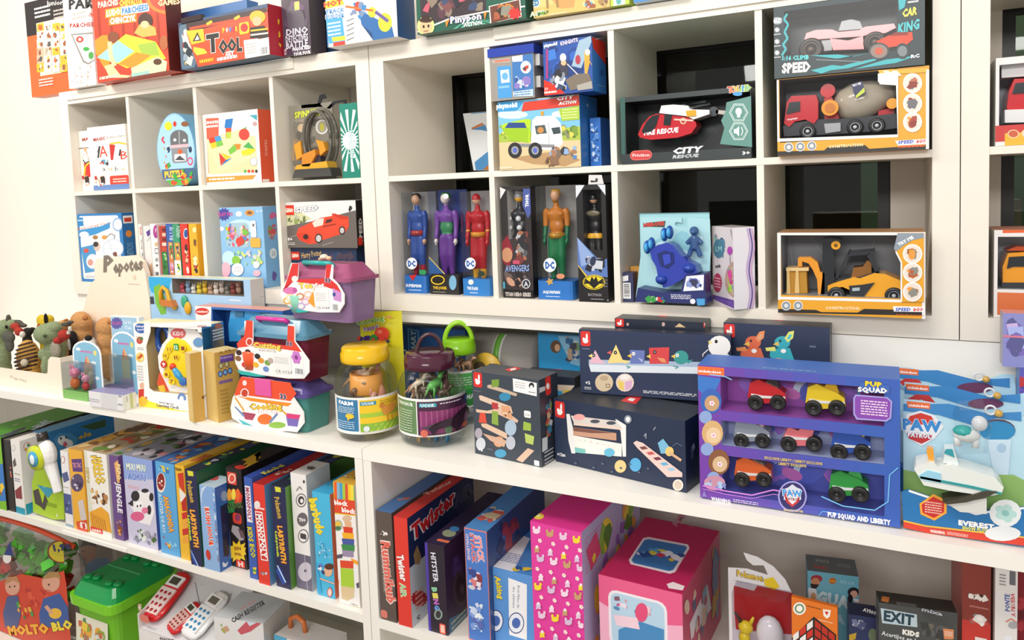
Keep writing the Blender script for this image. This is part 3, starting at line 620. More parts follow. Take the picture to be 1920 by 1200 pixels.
# left unit, lower compartments
b=Box('craft_box','white and blue craft box in the bottom left compartment','box',*onY(149,237,402,Z0,0.003),0.05,'#2f7fc0',right='#2a6ca8')
f=b['f'];f.rr(.04,.04,.93,.97,'#f1efee',.04);f.R(145,408,157,424,'#2a84c4');f.LN(146,411,156,416,1,'#cfe4f4');f.Q([(145,432),(190,424),(207,416),(206,428),(178,440),(150,446)],'#3a94d0');f.T('MAGNETIC',147,430,205,418,4,'#d86a3a');f.E(221,421,10,13,'#8fb0d8');f.E(221,421,8,10,'#f1efee');f.E(158,440,9,6,'#f1efee')
f.E(179,445,5,4,'#a87a44');f.E(196,445,5,4,'#d89a4a');f.L([(200,445),(208,438),(216,442),(214,448)],1.5,'#7a7a7a');f.E(212,466,20,18,'#c8d4e4');f.E(212,466,18,16,'#f1efee');f.L([(194,466),(230,466)],1,'#b8c8dc');f.L([(204,450),(214,484)],1,'#b8c8dc');f.Q([(152,464),(178,458),(184,508),(160,512)],'#4a96cc');f.E(182,462,6,9,'#d8c0b0');f.E(180,458,5,5,'#3a3030');f.E(174,490,12,14,'#dfe6ee');f.E(170,492,5,6,'#d89a8a');f.E(162,470,5,4,'#d8503c');f.LN(160,516,190,522,2,'#a8b0bc');f.E(216,476,4,4,'#7a4a3c')
f2=b['r'];f2.r(.1,.85,.9,.96,'#f1efee');f2.r(.2,.87,.8,.93,'#c8402c');f2.c(.5,.7,.05,'#e08a3c');f2.t('MAGNETICOS',.5,.42,.1,'#8fc0e4',w=.3,rot=90);b.done()
bk=[(262,271,420,'#ece8e2','white picture book with a small red square, leftmost in the row of slim books','i'),(274,287,424,'#e2dedb','pale grey book with a purple tag in the row of slim books','b'),(287,300,420,'#efe9e8','white book with magenta circle and grey sketches in the row of slim books','h'),(303,316,424,'#b83c30','dark red and green book in the row of slim books','r'),(316,328,420,'#3560a8','blue and brown book in the row of slim books','w'),(328,341,420,'#3f9470','green topped book in the row of slim books','g'),(343,357,420,'#dc3c30','red book with a blue oval in the row of slim books','o'),(359,374,420,'#eeb02c','yellow book, rightmost in the row of slim books','y')]
for i,(u0,u1,vt,c_,lb,k)in enumerate(bk):
 b=Box('picture_book',lb,'book',*onY(u0+2,u1+1.2,vt,Z0,0.005),0.1,c_,group='slim books in a row',top='#efe8da');f=b['f'];R=random.Random(i)
 if k=='i':f.RR(262,426,271,440,'#d86a5a');f.RR(263.5,428,269.5,438,'#f4e0d8');f.BL(263,446,271,470,5,4,['#8a8a8a','#b8b0a8'],2);f.R(266,474,270,480,'#8a9a9a');f.BL(264,500,271,515,4,5,['#c8a890'],2)
 if k=='b':f.Q([(274,435),(286,430),(287,440),(277,444)],'#5a3a8c');f.L([(276,452),(282,444),(285,456)],1,'#8a8a9a');f.E(285,505,5,12,'#d8b090')
 if k=='h':f.E(293,434,6,13,'#a83a8c');f.T('P',291,432,296,432,8,'#f0c0e0');f.E(294,458,4,4,'#d0b080');f.RR(290,465,299,476,'#7a7a80');f.RR(291,467,298,474,'#e0e0e0');f.E(294,487,3,4,'#9aa0a0');f.Q([(292,496),(297,496),(294.5,501)],'#333333');f.R(292,510,298,518,'#6a6a6c')
 if k=='r':
  for j,cc in enumerate(['#6a2420','#e0c0a8','#7a2a22','#e4d8c0','#c84a30']):f.R(304,428+9*j,315,434+9*j,cc)
  f.R(303,472,317,530,'#2f7a3c');f.BL(304,474,316,516,9,6,['#d8e8c0','#1f4a28','#8ac06a','#f0f0e0'],4,'rs')
 if k=='w':f.T('BLUE',321,450,321,425,7,'#d8e4f4');f.R(315,454,330,530,'#c87a44');f.BL(317,454,328,490,9,8,['#e09a5a','#7a4a30','#4a8a4a','#f0d0a0'],4);f.BL(318,488,328,518,6,8,['#8a4a9a','#c080c0','#e0d0e8'],5)
 if k=='g':f.T('GREEN',334,446,334,424,7,'#cfeadc');f.R(327,455,343,530,'#d8924a');f.BL(329,456,341,486,9,7,['#e8a85a','#8a8a8a','#5a4030','#f4e03c'],4);f.R(327,488,343,530,'#ecefe6');f.BL(330,490,341,516,6,7,['#4a9a5a','#2f6a3c','#f4e03c'],5)
 if k=='o':f.E(349,438,5,10,'#dfe4ee');f.E(349,438,4,8,'#2a5a9c');f.BL(345,455,356,515,22,6,['#f4efe6','#3a2a28','#8a1c1c','#e8b890'],6);
 if k=='y':f.E(365,431,4,5,'#f6e8a0');f.BL(361,445,373,465,5,6,['#c88a2c','#6a4a2c'],2);f.BL(361,475,373,515,16,7,['#c8502c','#8a3a24','#f4e2b0','#3a2a28','#e08a3c'],7)
 b.done()
b=Box('game_box','light blue preschool game box with a white circle near its foot','box',*onY(420,501,390,Z0,0.02),0.1,'#8cbde4',right='#7fb4e0',top='#dfe8ee')
f=b['f'];f.ST(420,402,13,'#4a4a9c',12,.75);f.T('PLAY PIG',409,402,436,401,7,'#d04a8c',b=.03);f.E(448,401,6,5,'#f4f2f0');f.E(468,399,9,6,'#d89a5a');f.E(468,399,5,3,'#8a5a34');f.T('4-8',480,396,492,395,5,'#e4eef8');f.E(415,429,5,4,'#f4f2f0');f.E(452,425,26,14,'#bfe0f4')
f.RR(422,418,469,464,'#a8c4d4');f.BL(420,418,470,464,60,8,['#e85a7c','#f4c23c','#7ac04a','#5a8ac8','#f4a0b8','#d8402c','#e8e0d0'],4);f.E(451,452,8,8,'#d8483c');f.RR(470,414,482,445,'#f4f2ee');f.E(476,422,2,3,'#6a6a6a');f.RR(470,446,490,464,'#eeb04a');f.BL(435,464,495,500,30,8,['#a8d49a','#8ac8c0','#f4d0d8','#e8e070','#ffffff','#7ab8e8'],6)
f.E(430,484,12,14,'#c0e4f4');f.E(444,488,8,9,'#8ac04a');f.E(425,505,9,14,'#f4b0c0');f.E(483,512,7,6,'#f4b8c4');f.E(447,505,11,12,'#f6f4f2');f.LN(439,499,455,510,3,'#c0b8c0');f.E(482,496,6,7,'#e8f0e8')
b['r'].BL(500,396,522,412,4,8,['#e85a7c','#d870a0'],3);b['r'].BL(500,420,522,450,14,8,['#a87a8a','#d85a5a','#8a9a5a','#e0a0a0'],3);b['r'].E(512,475,7,10,'#e4eef4');b['r'].T('25',509,475,516,475,8,'#4a6a8c');b['r'].BL(508,500,520,528,4,10,['#6a5aa0'],3);b.done()
P0,P1,h=onY(547,672,465,Z0,0.04)
b=Box('brick_set_box','slim navy building-brick box lying under the red sports car box','box',P0,P1,h,0.2,'#1e3050',top='#24385c')
f=b['f'];f.R(546,472,562,487,'#d8301f');f.T('LEGO',548,479,560,479,6,'#ffffff',b=.06,out='#f4c22b');f.T('Harry Potter',565,479,603,473,11,'#c8a468',b=.02);f.BL(608,470,670,490,10,14,['#27406a','#3a3a5c','#4a3a4c'],3);zz=P0.z+h+.001;b.done()
b=Box('brick_set_box','building-brick box picturing an orange-red sports car on a road','box',*onY(540,671,380,zz,0.03),0.2,'#6f6a66',right='#1d1c1c',top='#e8e2da')
f=b['f'];f.Q([(533,378),(670,374),(672,400),(533,424)],'#e6e4e2');f.Q([(535,402),(560,396),(585,410),(560,420),(536,424)],'#cfd0a8');f.BL(536,400,580,422,26,6,['#8fa05a','#e8e0a0','#b8b8a0','#6a7a4a'],3);f.Q([(533,424),(600,412),(672,394),(672,470),(533,470)],'#6a625c');f.L([(540,446),(560,440)],2,'#8a827a');f.L([(605,460),(625,454)],1.5,'#9a928a')
f.R(535,385,552,403,'#e0301c');f.T('LEGO',537,394,550,394,7,'#ffffff',b=.06,out='#f4c22b');f.T('SPEED',555,394,597,389,9,'#f4f2f0',out='#2a2a2c',b=.07,shear=.2,ow=.08);f.L([(655,394),(657,386),(660,390),(655,396)],2.5,'#26262a')
f.Q([(556,440),(560,428),(585,416),(592,412),(604,408),(622,405),(628,400),(648,408),(654,406),(655,424),(648,436),(606,450),(596,456),(580,458),(562,450)],'#e2492c');f.Q([(622,402),(624,400),(652,406),(653,411),(640,411)],'#c83820');f.Q([(586,418),(594,411),(608,409),(606,422),(590,426)],'#e8d8cc');f.Q([(610,419),(613,412),(624,410),(622,416)],'#4a2a24')
f.Q([(556,438),(574,436),(586,446),(580,456),(562,449)],'#d43c20');f.E(574,444,5,5,'#3a1c18');f.E(598,447,7,9,'#2a2626');f.E(598,447,5,6.5,'#c8c4c0');f.E(642,432,6,8,'#2a2626');f.E(642,432,4,5.5,'#c8c4c0');f.T('9+',540,449,549,448,6,'#ffffff',b=.04);f.LN(541,454,554,460,2,'#e0dcd8');f.L([(606,425),(630,420)],2,'#8a2a18')
b['r'].T('SPEED',677,455,675,408,6,'#d8d4d0',b=.04);b['r'].R(671,446,680,459,'#d83020');b.done()
# ------------------------------------------------------------------ middle unit, upper compartments
P0=Vector((xfor(888,.352,Z1),.352,Z1+GAP));b=Fr(P0,P0+Vector((.1,0,0)),.2,.02);mb=MB();ext(mb,b,[(868,213),(925,208),(925,319.5),(888,319.5)],0,.015,'#dfe4e8','p');F=pface(mb,b,-.0002)
F.Q([(868,213),(925,208),(925,210),(868,215)],'#3a8ac8');F.Q([(879,240),(904,230),(908,234),(884,243)],'#c87a4a');F.Q([(884,243),(910,234),(914,246),(904,244)],'#4a8ac0');F.Q([(892,319),(890,304),(925,276),(925,319)],'#4a8ac0');F.Q([(905,319),(925,300),(925,319)],'#b0703c')
mb.v=[(x,y,max(z,.0))for x,y,z in mb.v];mb.build('leaning_frame',None,P0,0,label='white and blue picture leaning against the window glass in the empty compartment',category='picture')
b=Box('playset_box','toy box with a green and white dump truck under a red banner','box',*onY(938,1090,192,Z1,0.0),0.13,'#d9c79a',right='#2b6fb4',top='#d8402c')
f=b['f'];f.Q([(925,185),(1096,178),(1096,245),(925,270)],'#7cc0e8');f.E(960,215,30,8,'#cfe8f6');f.E(1060,214,26,7,'#d8ecf6');f.Q([(926,252),(1096,236),(1096,268),(928,276)],'#a9bf4c');f.BL(928,230,965,262,10,9,['#b8c84a','#8aa83c','#d8d86a'],3);f.BL(1050,232,1094,262,12,9,['#7a9a3c','#5a7a34','#e0d05a','#8a8a6a'],4)
f.Q([(926,268),(1096,262),(1096,320),(928,324)],'#dcc69a');f.Q([(960,296),(1050,282),(1090,300),(1060,312),(1000,308)],'#b89468');f.Q([(978,209),(982,192),(1090,178),(1096,178),(1096,197)],'#d8402c');f.Q([(926,192),(982,190),(968,208),(928,210)],'#3a9ad4');f.T('playmobil',931,199,970,196,9,'#ffffff',b=.05);f.T('CITY',1044,185,1076,181,7,'#ffffff',b=.07,shear=.3);f.T('ACTION',1048,194,1081,190,6,'#ffffff',b=.07,shear=.3)
f.Q([(1048,204),(1086,198),(1087,224),(1054,227)],'#a8c83c');f.LN(1054,204,1084,222,4,'#dce8a0')
f.Q([(940,236),(946,232),(985,223),(996,224),(994,268),(956,262)],'#b4d82c');f.Q([(940,240),(992,240),(990,268),(957,263)],'#9cc424');f.Q([(947,240),(954,230),(984,230),(988,240)],'#2c4a8c');f.Q([(996,266),(998,226),(1006,218),(1040,217),(1052,232),(1056,270),(1040,282),(1006,280)],'#f0f0ee');f.Q([(1003,236),(1022,234),(1026,250),(1006,252)],'#4a5a5c');f.Q([(1034,240),(1050,238),(1052,250),(1038,252)],'#3a4a4c');f.E(1014,244,6,6,'#c88a4a');f.L([(1029,230),(1030,276)],1,'#a8a8a8');f.R(1014,209,1020,216,'#e8a02c');f.L([(965,272),(1040,274)],6,'#8a8c90')
for u in(966,1004):f.E(u,282,13,15,'#2a2a2c');f.E(u,282,7,8,'#9a9ca0');f.E(u,282,4,5,'#5a6ac0')
f.BL(1020,274,1086,304,18,10,['#7a6a5a','#5a86c0','#3a3a3c','#8fb0d8','#a87a5a'],5);f.BL(1015,290,1050,314,14,8,['#7a5a44','#8a6a50','#5a4434'],6);f.LN(931,312,962,318,1,'#f0e4c8');zt=b.P0.z+b.h+.001;b['r'].BL(1098,190,1126,310,8,8,['#4a8ad0','#c8d8e8'],4);b.done()
zc=zfor(xfor(918,0,Z1+.2),0.0,190)
b=Box('tool_case','grey plastic toy case with a blue lid and blue stickers','toy case',*onY(921,1003,96,zt,-0.012),0.10,'#9b968f',top='#2f4cb0',kind='g')
f=b['f'];f.Q([(932,125),(958,123),(960,183),(934,185)],'#4a9ad8');f.Q([(938,132),(954,130),(956,154),(940,156)],'#dfeaf4');f.E(947,143,6,7,'#6ab0e0');f.R(935,162,955,164,'#8ac0e8');f.Q([(922,113),(957,108),(957,117),(924,119)],'#b4a8a0');f.LN(928,112,956,116,1,'#d86a4a');f.Q([(960,106),(999,100),(1001,178),(962,181)],'#3f78b8');f.Q([(960,106),(980,103),(980,115),(961,116)],'#efefef');f.E(986,126,10,12,'#e4e4e8');f.BL(978,118,994,134,6,5,['#c8402c','#3a3a4c'],3);f.BL(962,142,999,166,18,9,['#8a7ac0','#c07ab0','#2f5a9c','#c8d0e8'],4);f.Q([(962,172),(1000,167),(1000,180),(963,181)],'#c8dcec');f.LN(964,172,996,178,2,'#4a7ab0')
t=b.done();MB().box((-.004,-.004,b.h*.86),(b.w+.003,b.d+.003,b.h+.004),'#2f46a8','g').build('lid',t)
for q in(.62,.2):MB().box((b.w,.012,b.h*q),(b.w+.012,.05,b.h*(q+.22)),'#c8c6c2','g').build('latch',t)
b=Box('playset_box','blue knights playset box beside the grey case, with a red corner','box',*onY(1021,1112,80,zt,-0.03),0.10,'#2552a4',right='#2f7cc8')
f=b['f'];f.BL(1018,70,1112,178,20,26,['#2f66c0','#1f4690','#3a7ad0','#183a7c'],4);f.T('playmobil',1020,86,1045,81,6,'#ffffff',b=.05);f.T('KNIGHTS',1051,82,1084,74,7,'#d8d4e8',out='#4a3a8c',b=.05);f.Q([(1018,150),(1040,158),(1060,178),(1020,180)],'#d8301f');f.T('20',1021,167,1028,166,5,'#ffffff');f.LN(1020,170,1044,176,1,'#ffe0d8');f.Q([(1072,124),(1086,76),(1108,64),(1110,78),(1090,128)],'#9cb8cc');f.L([(1026,92),(1026,148)],4,'#a83a7c')
f.E(1056,108,6,8,'#e8ecf4');f.Q([(1048,116),(1064,114),(1066,142),(1050,142)],'#3a3a4a');f.E(1057,118,5,5,'#e8b890');f.Q([(1096,96),(1106,100),(1106,118),(1098,154),(1096,126)],'#e8a83c');f.E(1102,98,5,6,'#f4e8d8');f.E(1084,112,5,9,'#b03a4c');f.Q([(1060,150),(1080,138),(1105,138),(1112,160),(1070,170)],'#7a6e60');f.BL(1030,130,1064,170,26,10,['#3a4a6a','#26262c','#8a92a0','#d8dce4'],6);f.L([(1064,120),(1084,140)],2,'#d8d8d8');f.L([(1104,112),(1116,122)],2,'#e8a83c');f.Q([(1082,160),(1110,152),(1112,166),(1084,170)],'#a8a49c')
r=b['r'];r.Q([(1094,62),(1137,60),(1137,122),(1112,90)],'#d8321f');r.T('playmobil',1117,73,1133,70,3,'#ffffff');r.R(1125,130,1131,142,'#1f5aa0');r.LN(1120,158,1134,164,1,'#cfe2f4');b.done()
b=Box('figure_packet','small blue foil packet box standing in shadow right of the truck box','box',*onY(1108,1128,222,Z1,0.06),0.08,'#2a6fc4',right='#1f56a0')
f=b['f'];f.BL(1100,230,1126,306,44,6,['#8fb8e8','#1f4a90','#5a92d8','#cfe0f4','#2f5aa8'],4);b.done()
# helicopter box
P0,P1,h=onY(1166,1409,184,Z1,0.0)
b=WBox('helicopter_box','dark open-front box holding a red and white toy helicopter','toy box',P0,P1,h,0.11,'#2a3436',(1172,192,1408,276),'#20292a',pane=False,top='#3a8478',left='#2f6a62',right='#2a3436')
f=b['f'];f.Q([(1160,180),(1172,180),(1172,290),(1160,290)],'#2f5a54');f.RR(1181,283,1223,299,'#d8605a',.5);f.RR(1183,285,1221,297,'#c83c3c',.5);f.T('Friction',1186,291,1218,290,6,'#f4d8d8',b=.03);f.T('CITY',1262,283,1318,279,11,'#e8ecf0',b=.07,shear=.3);f.T('RESCUE',1262,294,1310,291,6,'#c8ccd0',b=.06,shear=.3);f.T('3+',1392,287,1406,286,6,'#ffffff',b=.04)
g=backface(b);g.BL(1175,195,1405,275,26,26,['#262f30','#161c1e','#2f3a3c','#1c3a38'],4,'pl')
o=wdone(b)
mb=MB();ext(mb,b,[(1362,192),(1408,180),(1410,276),(1350,270),(1358,240),(1352,226),(1360,210)],-.003,0,'#5b8f86','p');mb.build('printed_card',o)
F=Face(MB(),(0,-.0031,0),(1,0,0),(0,0,1),(0,-1,0),b.w,b.h);F.inv=M4(b).inverted()
for v in(211,246):
 for r_,c_ in((19,'#d8e8e4'),(17.5,'#5b8f86'),(16,'#d8e8e4'),(15,'#5b8f86')):F.E(1385,v,r_*.95,r_,c_,6)
F.E(1385,209,6,7,'#e4efec');F.R(1382,215,1388,220,'#e4efec');F.Q([(1376,242),(1380,242),(1386,236),(1386,256),(1380,250),(1376,250)],'#e4efec');F.L([(1390,238),(1393,246),(1390,254)],1.8,'#e4efec')
for i,(ch,c_)in enumerate(zip('TOYLAND',['#d8402c','#e86a2c','#f4b22c','#d8a02c','#8ac03c','#3a9ad0','#8ac03c'])):F.t(ch,F.at(1369+5.6*i,168-i*.6,False)[0],F.at(1369+5.6*i,168-i*.6,False)[1],.085,c_,b=.06,out='#f0e6d8',ow=.12)
F.E(1383,176,9,4,'#4a9ad8');F.mb.build('emblem',o)
h_=MB();ext(h_,b,[(1196,252),(1204,234),(1218,218),(1232,213),(1290,220),(1304,228),(1306,236),(1296,250),(1270,258),(1220,262),(1200,258)],.015,.07,'#c22430')
heli=h_.build('toy_helicopter',o)
mb=MB();ext(mb,b,[(1203,246),(1212,228),(1222,218),(1236,214),(1230,236),(1222,246),(1206,250)],.013,.072,'#20282c');ext(mb,b,[(1246,215),(1260,216),(1256,236),(1244,234)],.013,.072,'#20282c');mb.build('cabin_window',heli)
mb=MB();ext(mb,b,[(1236,212),(1240,198),(1262,196),(1290,198),(1294,205),(1330,206),(1330,214),(1300,224),(1288,218)],.012,.073,'#ece9e6');mb.build('roof',heli)
mb=MB();ext(mb,b,[(1286,208),(1304,206),(1305,217),(1288,219)],.009,.012,'#f0a82c');mb.build('side_door',heli)
mb=MB();disc(mb,b,1338,209,9,.03,.045,'#4a5056');ext(mb,b,[(1296,200),(1330,192),(1332,196),(1296,204)],.035,.045,'#3a4046');ext(mb,b,[(1342,206),(1366,208),(1366,216),(1342,213)],.03,.05,'#c8c4ba');mb.build('tail_rotor',heli)
mb=MB();
for a in(-1,1):mb.tube([(*[lp(b,1288,196,.04)[0]],.04+0*a,lp(b,1288,196,.04)[1]),(lp(b,1288+a*40,194-a*3,.04)[0],.04-a*.02,lp(b,1288+a*40,194-a*3,.04)[1])],.003,'#30363a')
mb.build('main_rotor',heli)
F=Face(MB(),(0,.0145,0),(1,0,0),(0,0,1),(0,-1,0),b.w,b.h);F.inv=M4(b).inverted();F.T('FIRE RESCUE',1208,249,1272,243,9,'#ffffff',b=.06,shear=.15);F.E(1281,227,6,6,'#e8c8a0');F.E(1281,227,4,4,'#a82430');F.L([(1264,224),(1300,226)],3,'#e8c8b8');F.mb.build('side_marking',heli)
# concrete mixer box and off-road car box
b=WBox('mixer_truck_box','yellow and black open box with a red concrete mixer truck','toy box',*onY(1458,1742,150,Z1,-0.03),0.12,'#e9a422',(1461,150,1684,255),'#5c5a60',left='#e8e4e0',right='#e8e4e0',top='#e6e2dc')
f=b['f'];f.R(1456,140,1461,262,'#ece9e4');f.Q([(1457,260),(1684,252),(1684,257),(1457,266)],'#f2f0ec');f.Q([(1457,284),(1545,282),(1552,276),(1622,272),(1630,279),(1736,272),(1738,286),(1457,293)],'#26201c');f.Q([(1736,130),(1746,130),(1746,280),(1736,282)],'#ece9e4')
for k in range(3):f.E(1479+21.5*k,276-1.2*k,9,9,'#e4e8ea');f.E(1479+21.5*k,276-1.2*k,7.5,7.5,'#8a9096');f.E(1479+21.5*k,276-1.2*k,4,4,'#d8dcdf')
f.T('CONSTRUCTION',1553,275,1618,271,5,'#fbe4b0',b=.05);f.Q([(1678,264),(1738,260),(1738,270),(1684,273)],'#f4f4f2');f.T('SPEED',1684,267,1714,265,6,'#3a5ac0',b=.06,shear=.2);f.T('&GO',1718,265,1736,264,6,'#d8403c',b=.06,shear=.2);f.LN(1684,272,1734,277,1,'#e8602c')
for v,c_ in((156,'#b86a4a'),(194,'#b84a34'),(229,'#a8402c')):
 f.E(1711,v,18,19,'#f6f2ea');f.E(1711,v,15.5,16.5,'#e8dcd0');f.BL(1699,v-12,1723,v+12,10,10,[c_,'#8a3020','#e89a3c','#6a6a70'],v)
f.Q([(1646,126),(1736,128),(1736,136),(1650,140)],'#f0b02c')
for k in range(2):f.Q([(1655+16*k,133),(1665+16*k,132),(1675+16*k,142),(1665+16*k,143)],'#f8ecd0')
g=backface(b);g.L([(1470,170),(1480,230)],1.5,'#8a8890');g.L([(1600,160),(1620,240)],1,'#77757c')
o=wdone(b)
mb=MB();ext(mb,b,[(1646,138),(1684,134),(1684,255),(1683,255),(1680,160),(1650,158),(1646,152)],-.003,0,'#f0ece2','p');mb.build('window_frame',o)
tr=MB();ext(tr,b,[(1470,232),(1475,192),(1484,180),(1530,178),(1534,190),(1534,222),(1526,232),(1510,224),(1490,228),(1480,238)],.02,.085,'#c42430');tr=tr.build('toy_truck',o)
mb=MB();ext(mb,b,[(1474,212),(1480,192),(1500,190),(1500,208),(1476,214)],.017,.088,'#1f262a');mb.build('cab_window',tr)
mb=MB();ext(mb,b,[(1468,236),(1490,230),(1530,224),(1600,222),(1680,212),(1682,240),(1640,246),(1560,252),(1500,254),(1470,256)],.025,.085,'#3c3f46');mb.build('chassis',tr)
mb=MB();ext(mb,b,[(1545,232),(1576,230),(1576,246),(1548,250)],.015,.09,'#a8aab0');mb.build('fuel_tank',tr)
def mixer(b,tr):
 y=.055;A=lp(b,1570,203,y);B=lp(b,1682,168,y);a=Vector((A[0],0,A[1]));d=Vector((B[0]-A[0],0,B[1]-A[1]));L=d.length;d.normalize();n=Vector((-d.z,0,d.x));s1=sc(b,1620,180,y)
 mb=MB();prof=[(0,0),(.62,0),(.86,.12),(1,.3),(1,.45),(.85,.65),(.55,.9),(.36,1),(0,1)];K=24;R_=37*s1;vs=[]
 for r_,t in prof:
  for i in range(K):
   w=2*PI*i/K;p=a+d*(t*L)+n*(r_*R_*math.cos(w))+Vector((0,min(1,.04/R_)*R_*r_*math.sin(w),0));vs.append((p.x,y+p.y,p.z))
 fs=[(j*K+i,j*K+(i+1)%K,(j+1)*K+(i+1)%K,(j+1)*K+i)for j in range(len(prof)-1)for i in range(K)]
 mb.add(vs,fs,'#b3aa9a','g',True);return mb.build('mixer_drum',tr)
mixer(b,tr)
mb=MB();disc(mb,b,1556,202,15,.006,.02,'#e89a2c');disc(mb,b,1556,202,9,.004,.006,'#c8782c');mb.build('drive_gear',tr);mb=MB();disc(mb,b,1673,194,10,.006,.02,'#e8a02c');mb.build('drive_gear',tr)
mb=MB();disc(mb,b,1552,170,13,.03,.06,'#c8242c');ext(mb,b,[(1545,184),(1560,182),(1574,222),(1546,226)],.03,.07,'#b8222c');mb.build('red_support',tr);mb=MB();ext(mb,b,[(1648,208),(1678,200),(1676,216),(1644,222)],.03,.08,'#b8222c');mb.build('red_support',tr)
for u,v in((1514,246),(1603,238),(1644,235)):wheel(b,tr,u,v,14.5,.012,.035,'#d0d4d8','#202124')
F=Face(MB(),(0,.004,0),(1,0,0),(0,0,1),(0,-1,0),b.w,b.h);F.inv=M4(b).inverted();F.Q([(1596,158),(1616,152),(1624,174),(1604,184)],'#1f2858');F.Q([(1604,180),(1620,164),(1622,172),(1606,184)],'#c8d83c');F.T('TRY ME',1598,161,1614,156,4,'#ffffff',b=.04);F.mb.build('sticker',tr)
F=Face(MB(),(0,.0195,0),(1,0,0),(0,0,1),(0,-1,0),b.w,b.h);F.inv=M4(b).inverted();F.T('toystar',1476,224,1496,221,3.5,'#ffffff',b=.03);F.mb.build('side_marking',tr)
zt=b.P0.z+b.h+.001
b=WBox('offroad_car_box','dark teal box with a red off-road car, on top of the mixer truck box','toy box',*onY(1452,1734,28,zt,-0.035,-0.035,h=0.155),0.12,'#2b3c40',(1470,22,1683,103),'#3b4a4c',right='#26363a')
f=b['f'];f.Q([(1443,30),(1475,28),(1470,60),(1476,84),(1468,108),(1640,98),(1700,92),(1735,90),(1735,134),(1450,146)],'#2b3c40')
f.E(1457,39,10,7,'#9aa4a8');f.T('GZ',1450,39,1465,38,8,'#f2f4f4',b=.06,shear=.2)
for v in(56,78,99):f.ST(1457,v,6,'#e6eaea',8,.5);f.LN(1451,v+7,1464,v+10,1,'#c8cccc')
f.L([(1476,26),(1470,36),(1478,46),(1471,60),(1477,72),(1468,84),(1474,92),(1466,104)],4,'#3fb0b8');f.T('1:16 CLIMB',1467,109,1517,107,8,'#5fd0d4',b=.06);f.T('SPEED',1466,128,1520,124,18,'#ece9e4',b=.07)
for q in([(1520,104),(1570,102),(1600,106),(1630,100),(1570,110)],[(1540,134),(1600,118),(1650,108),(1640,114),(1590,128)],[(1600,130),(1660,112),(1720,104),(1680,118)],[(1520,132),(1560,122),(1580,124),(1540,138)]):f.Q(q,'#3fb0b8')
f.L([(1530,112),(1620,116)],1.5,'#8a9496');f.T('RC',1708,106,1724,104,6,'#ffffff',b=.05);f.T('CAR',1692,25,1720,19,14,'#f0e05a',b=.05,shear=.2);f.T('KING',1684,54,1724,44,18,'#52c4cc',b=.04,shear=.2);f.LN(1702,1,1722,6,1,'#e8e8e8');f.Q([(1684,-4),(1700,-6),(1696,14),(1686,20)],'#3fb0b8')
f.Q([(1642,78),(1668,66),(1710,60),(1712,74),(1700,84),(1660,90)],'#d8482c');f.Q([(1668,68),(1676,61),(1700,60),(1704,66)],'#8a2a1c');f.E(1648,96,20,16,'#3a4446');f.E(1648,96,16,13,'#8f7c74');f.E(1648,96,8,7,'#c8583c');f.E(1692,96,13,15,'#323c3e');f.E(1692,96,9,10,'#7a8486')
o=wdone(b)
car=MB();ext(car,b,[(1508,74),(1512,62),(1530,56),(1560,55),(1572,60),(1612,56),(1622,50),(1676,44),(1680,52),(1660,62),(1630,64),(1610,70),(1590,76),(1556,72),(1530,74)],.02,.085,'#d83c44');ext(car,b,[(1556,72),(1618,68),(1620,92),(1562,94)],.02,.085,'#c8343c');car=car.build('toy_car',o)
mb=MB();ext(mb,b,[(1572,58),(1578,40),(1596,36),(1612,40),(1618,54)],.03,.08,'#2c3a3c');mb.build('cab_window',car)
for u,v,r_ in((1520,92,22),(1640,78,20)):wheel(b,car,u,v,r_,.012,.05,'#6a5a50','#2c2420')
mb=MB();ext(mb,b,[(1540,76),(1560,74),(1560,94),(1545,96)],.03,.08,'#2c2c2e');mb.build('chassis',car)
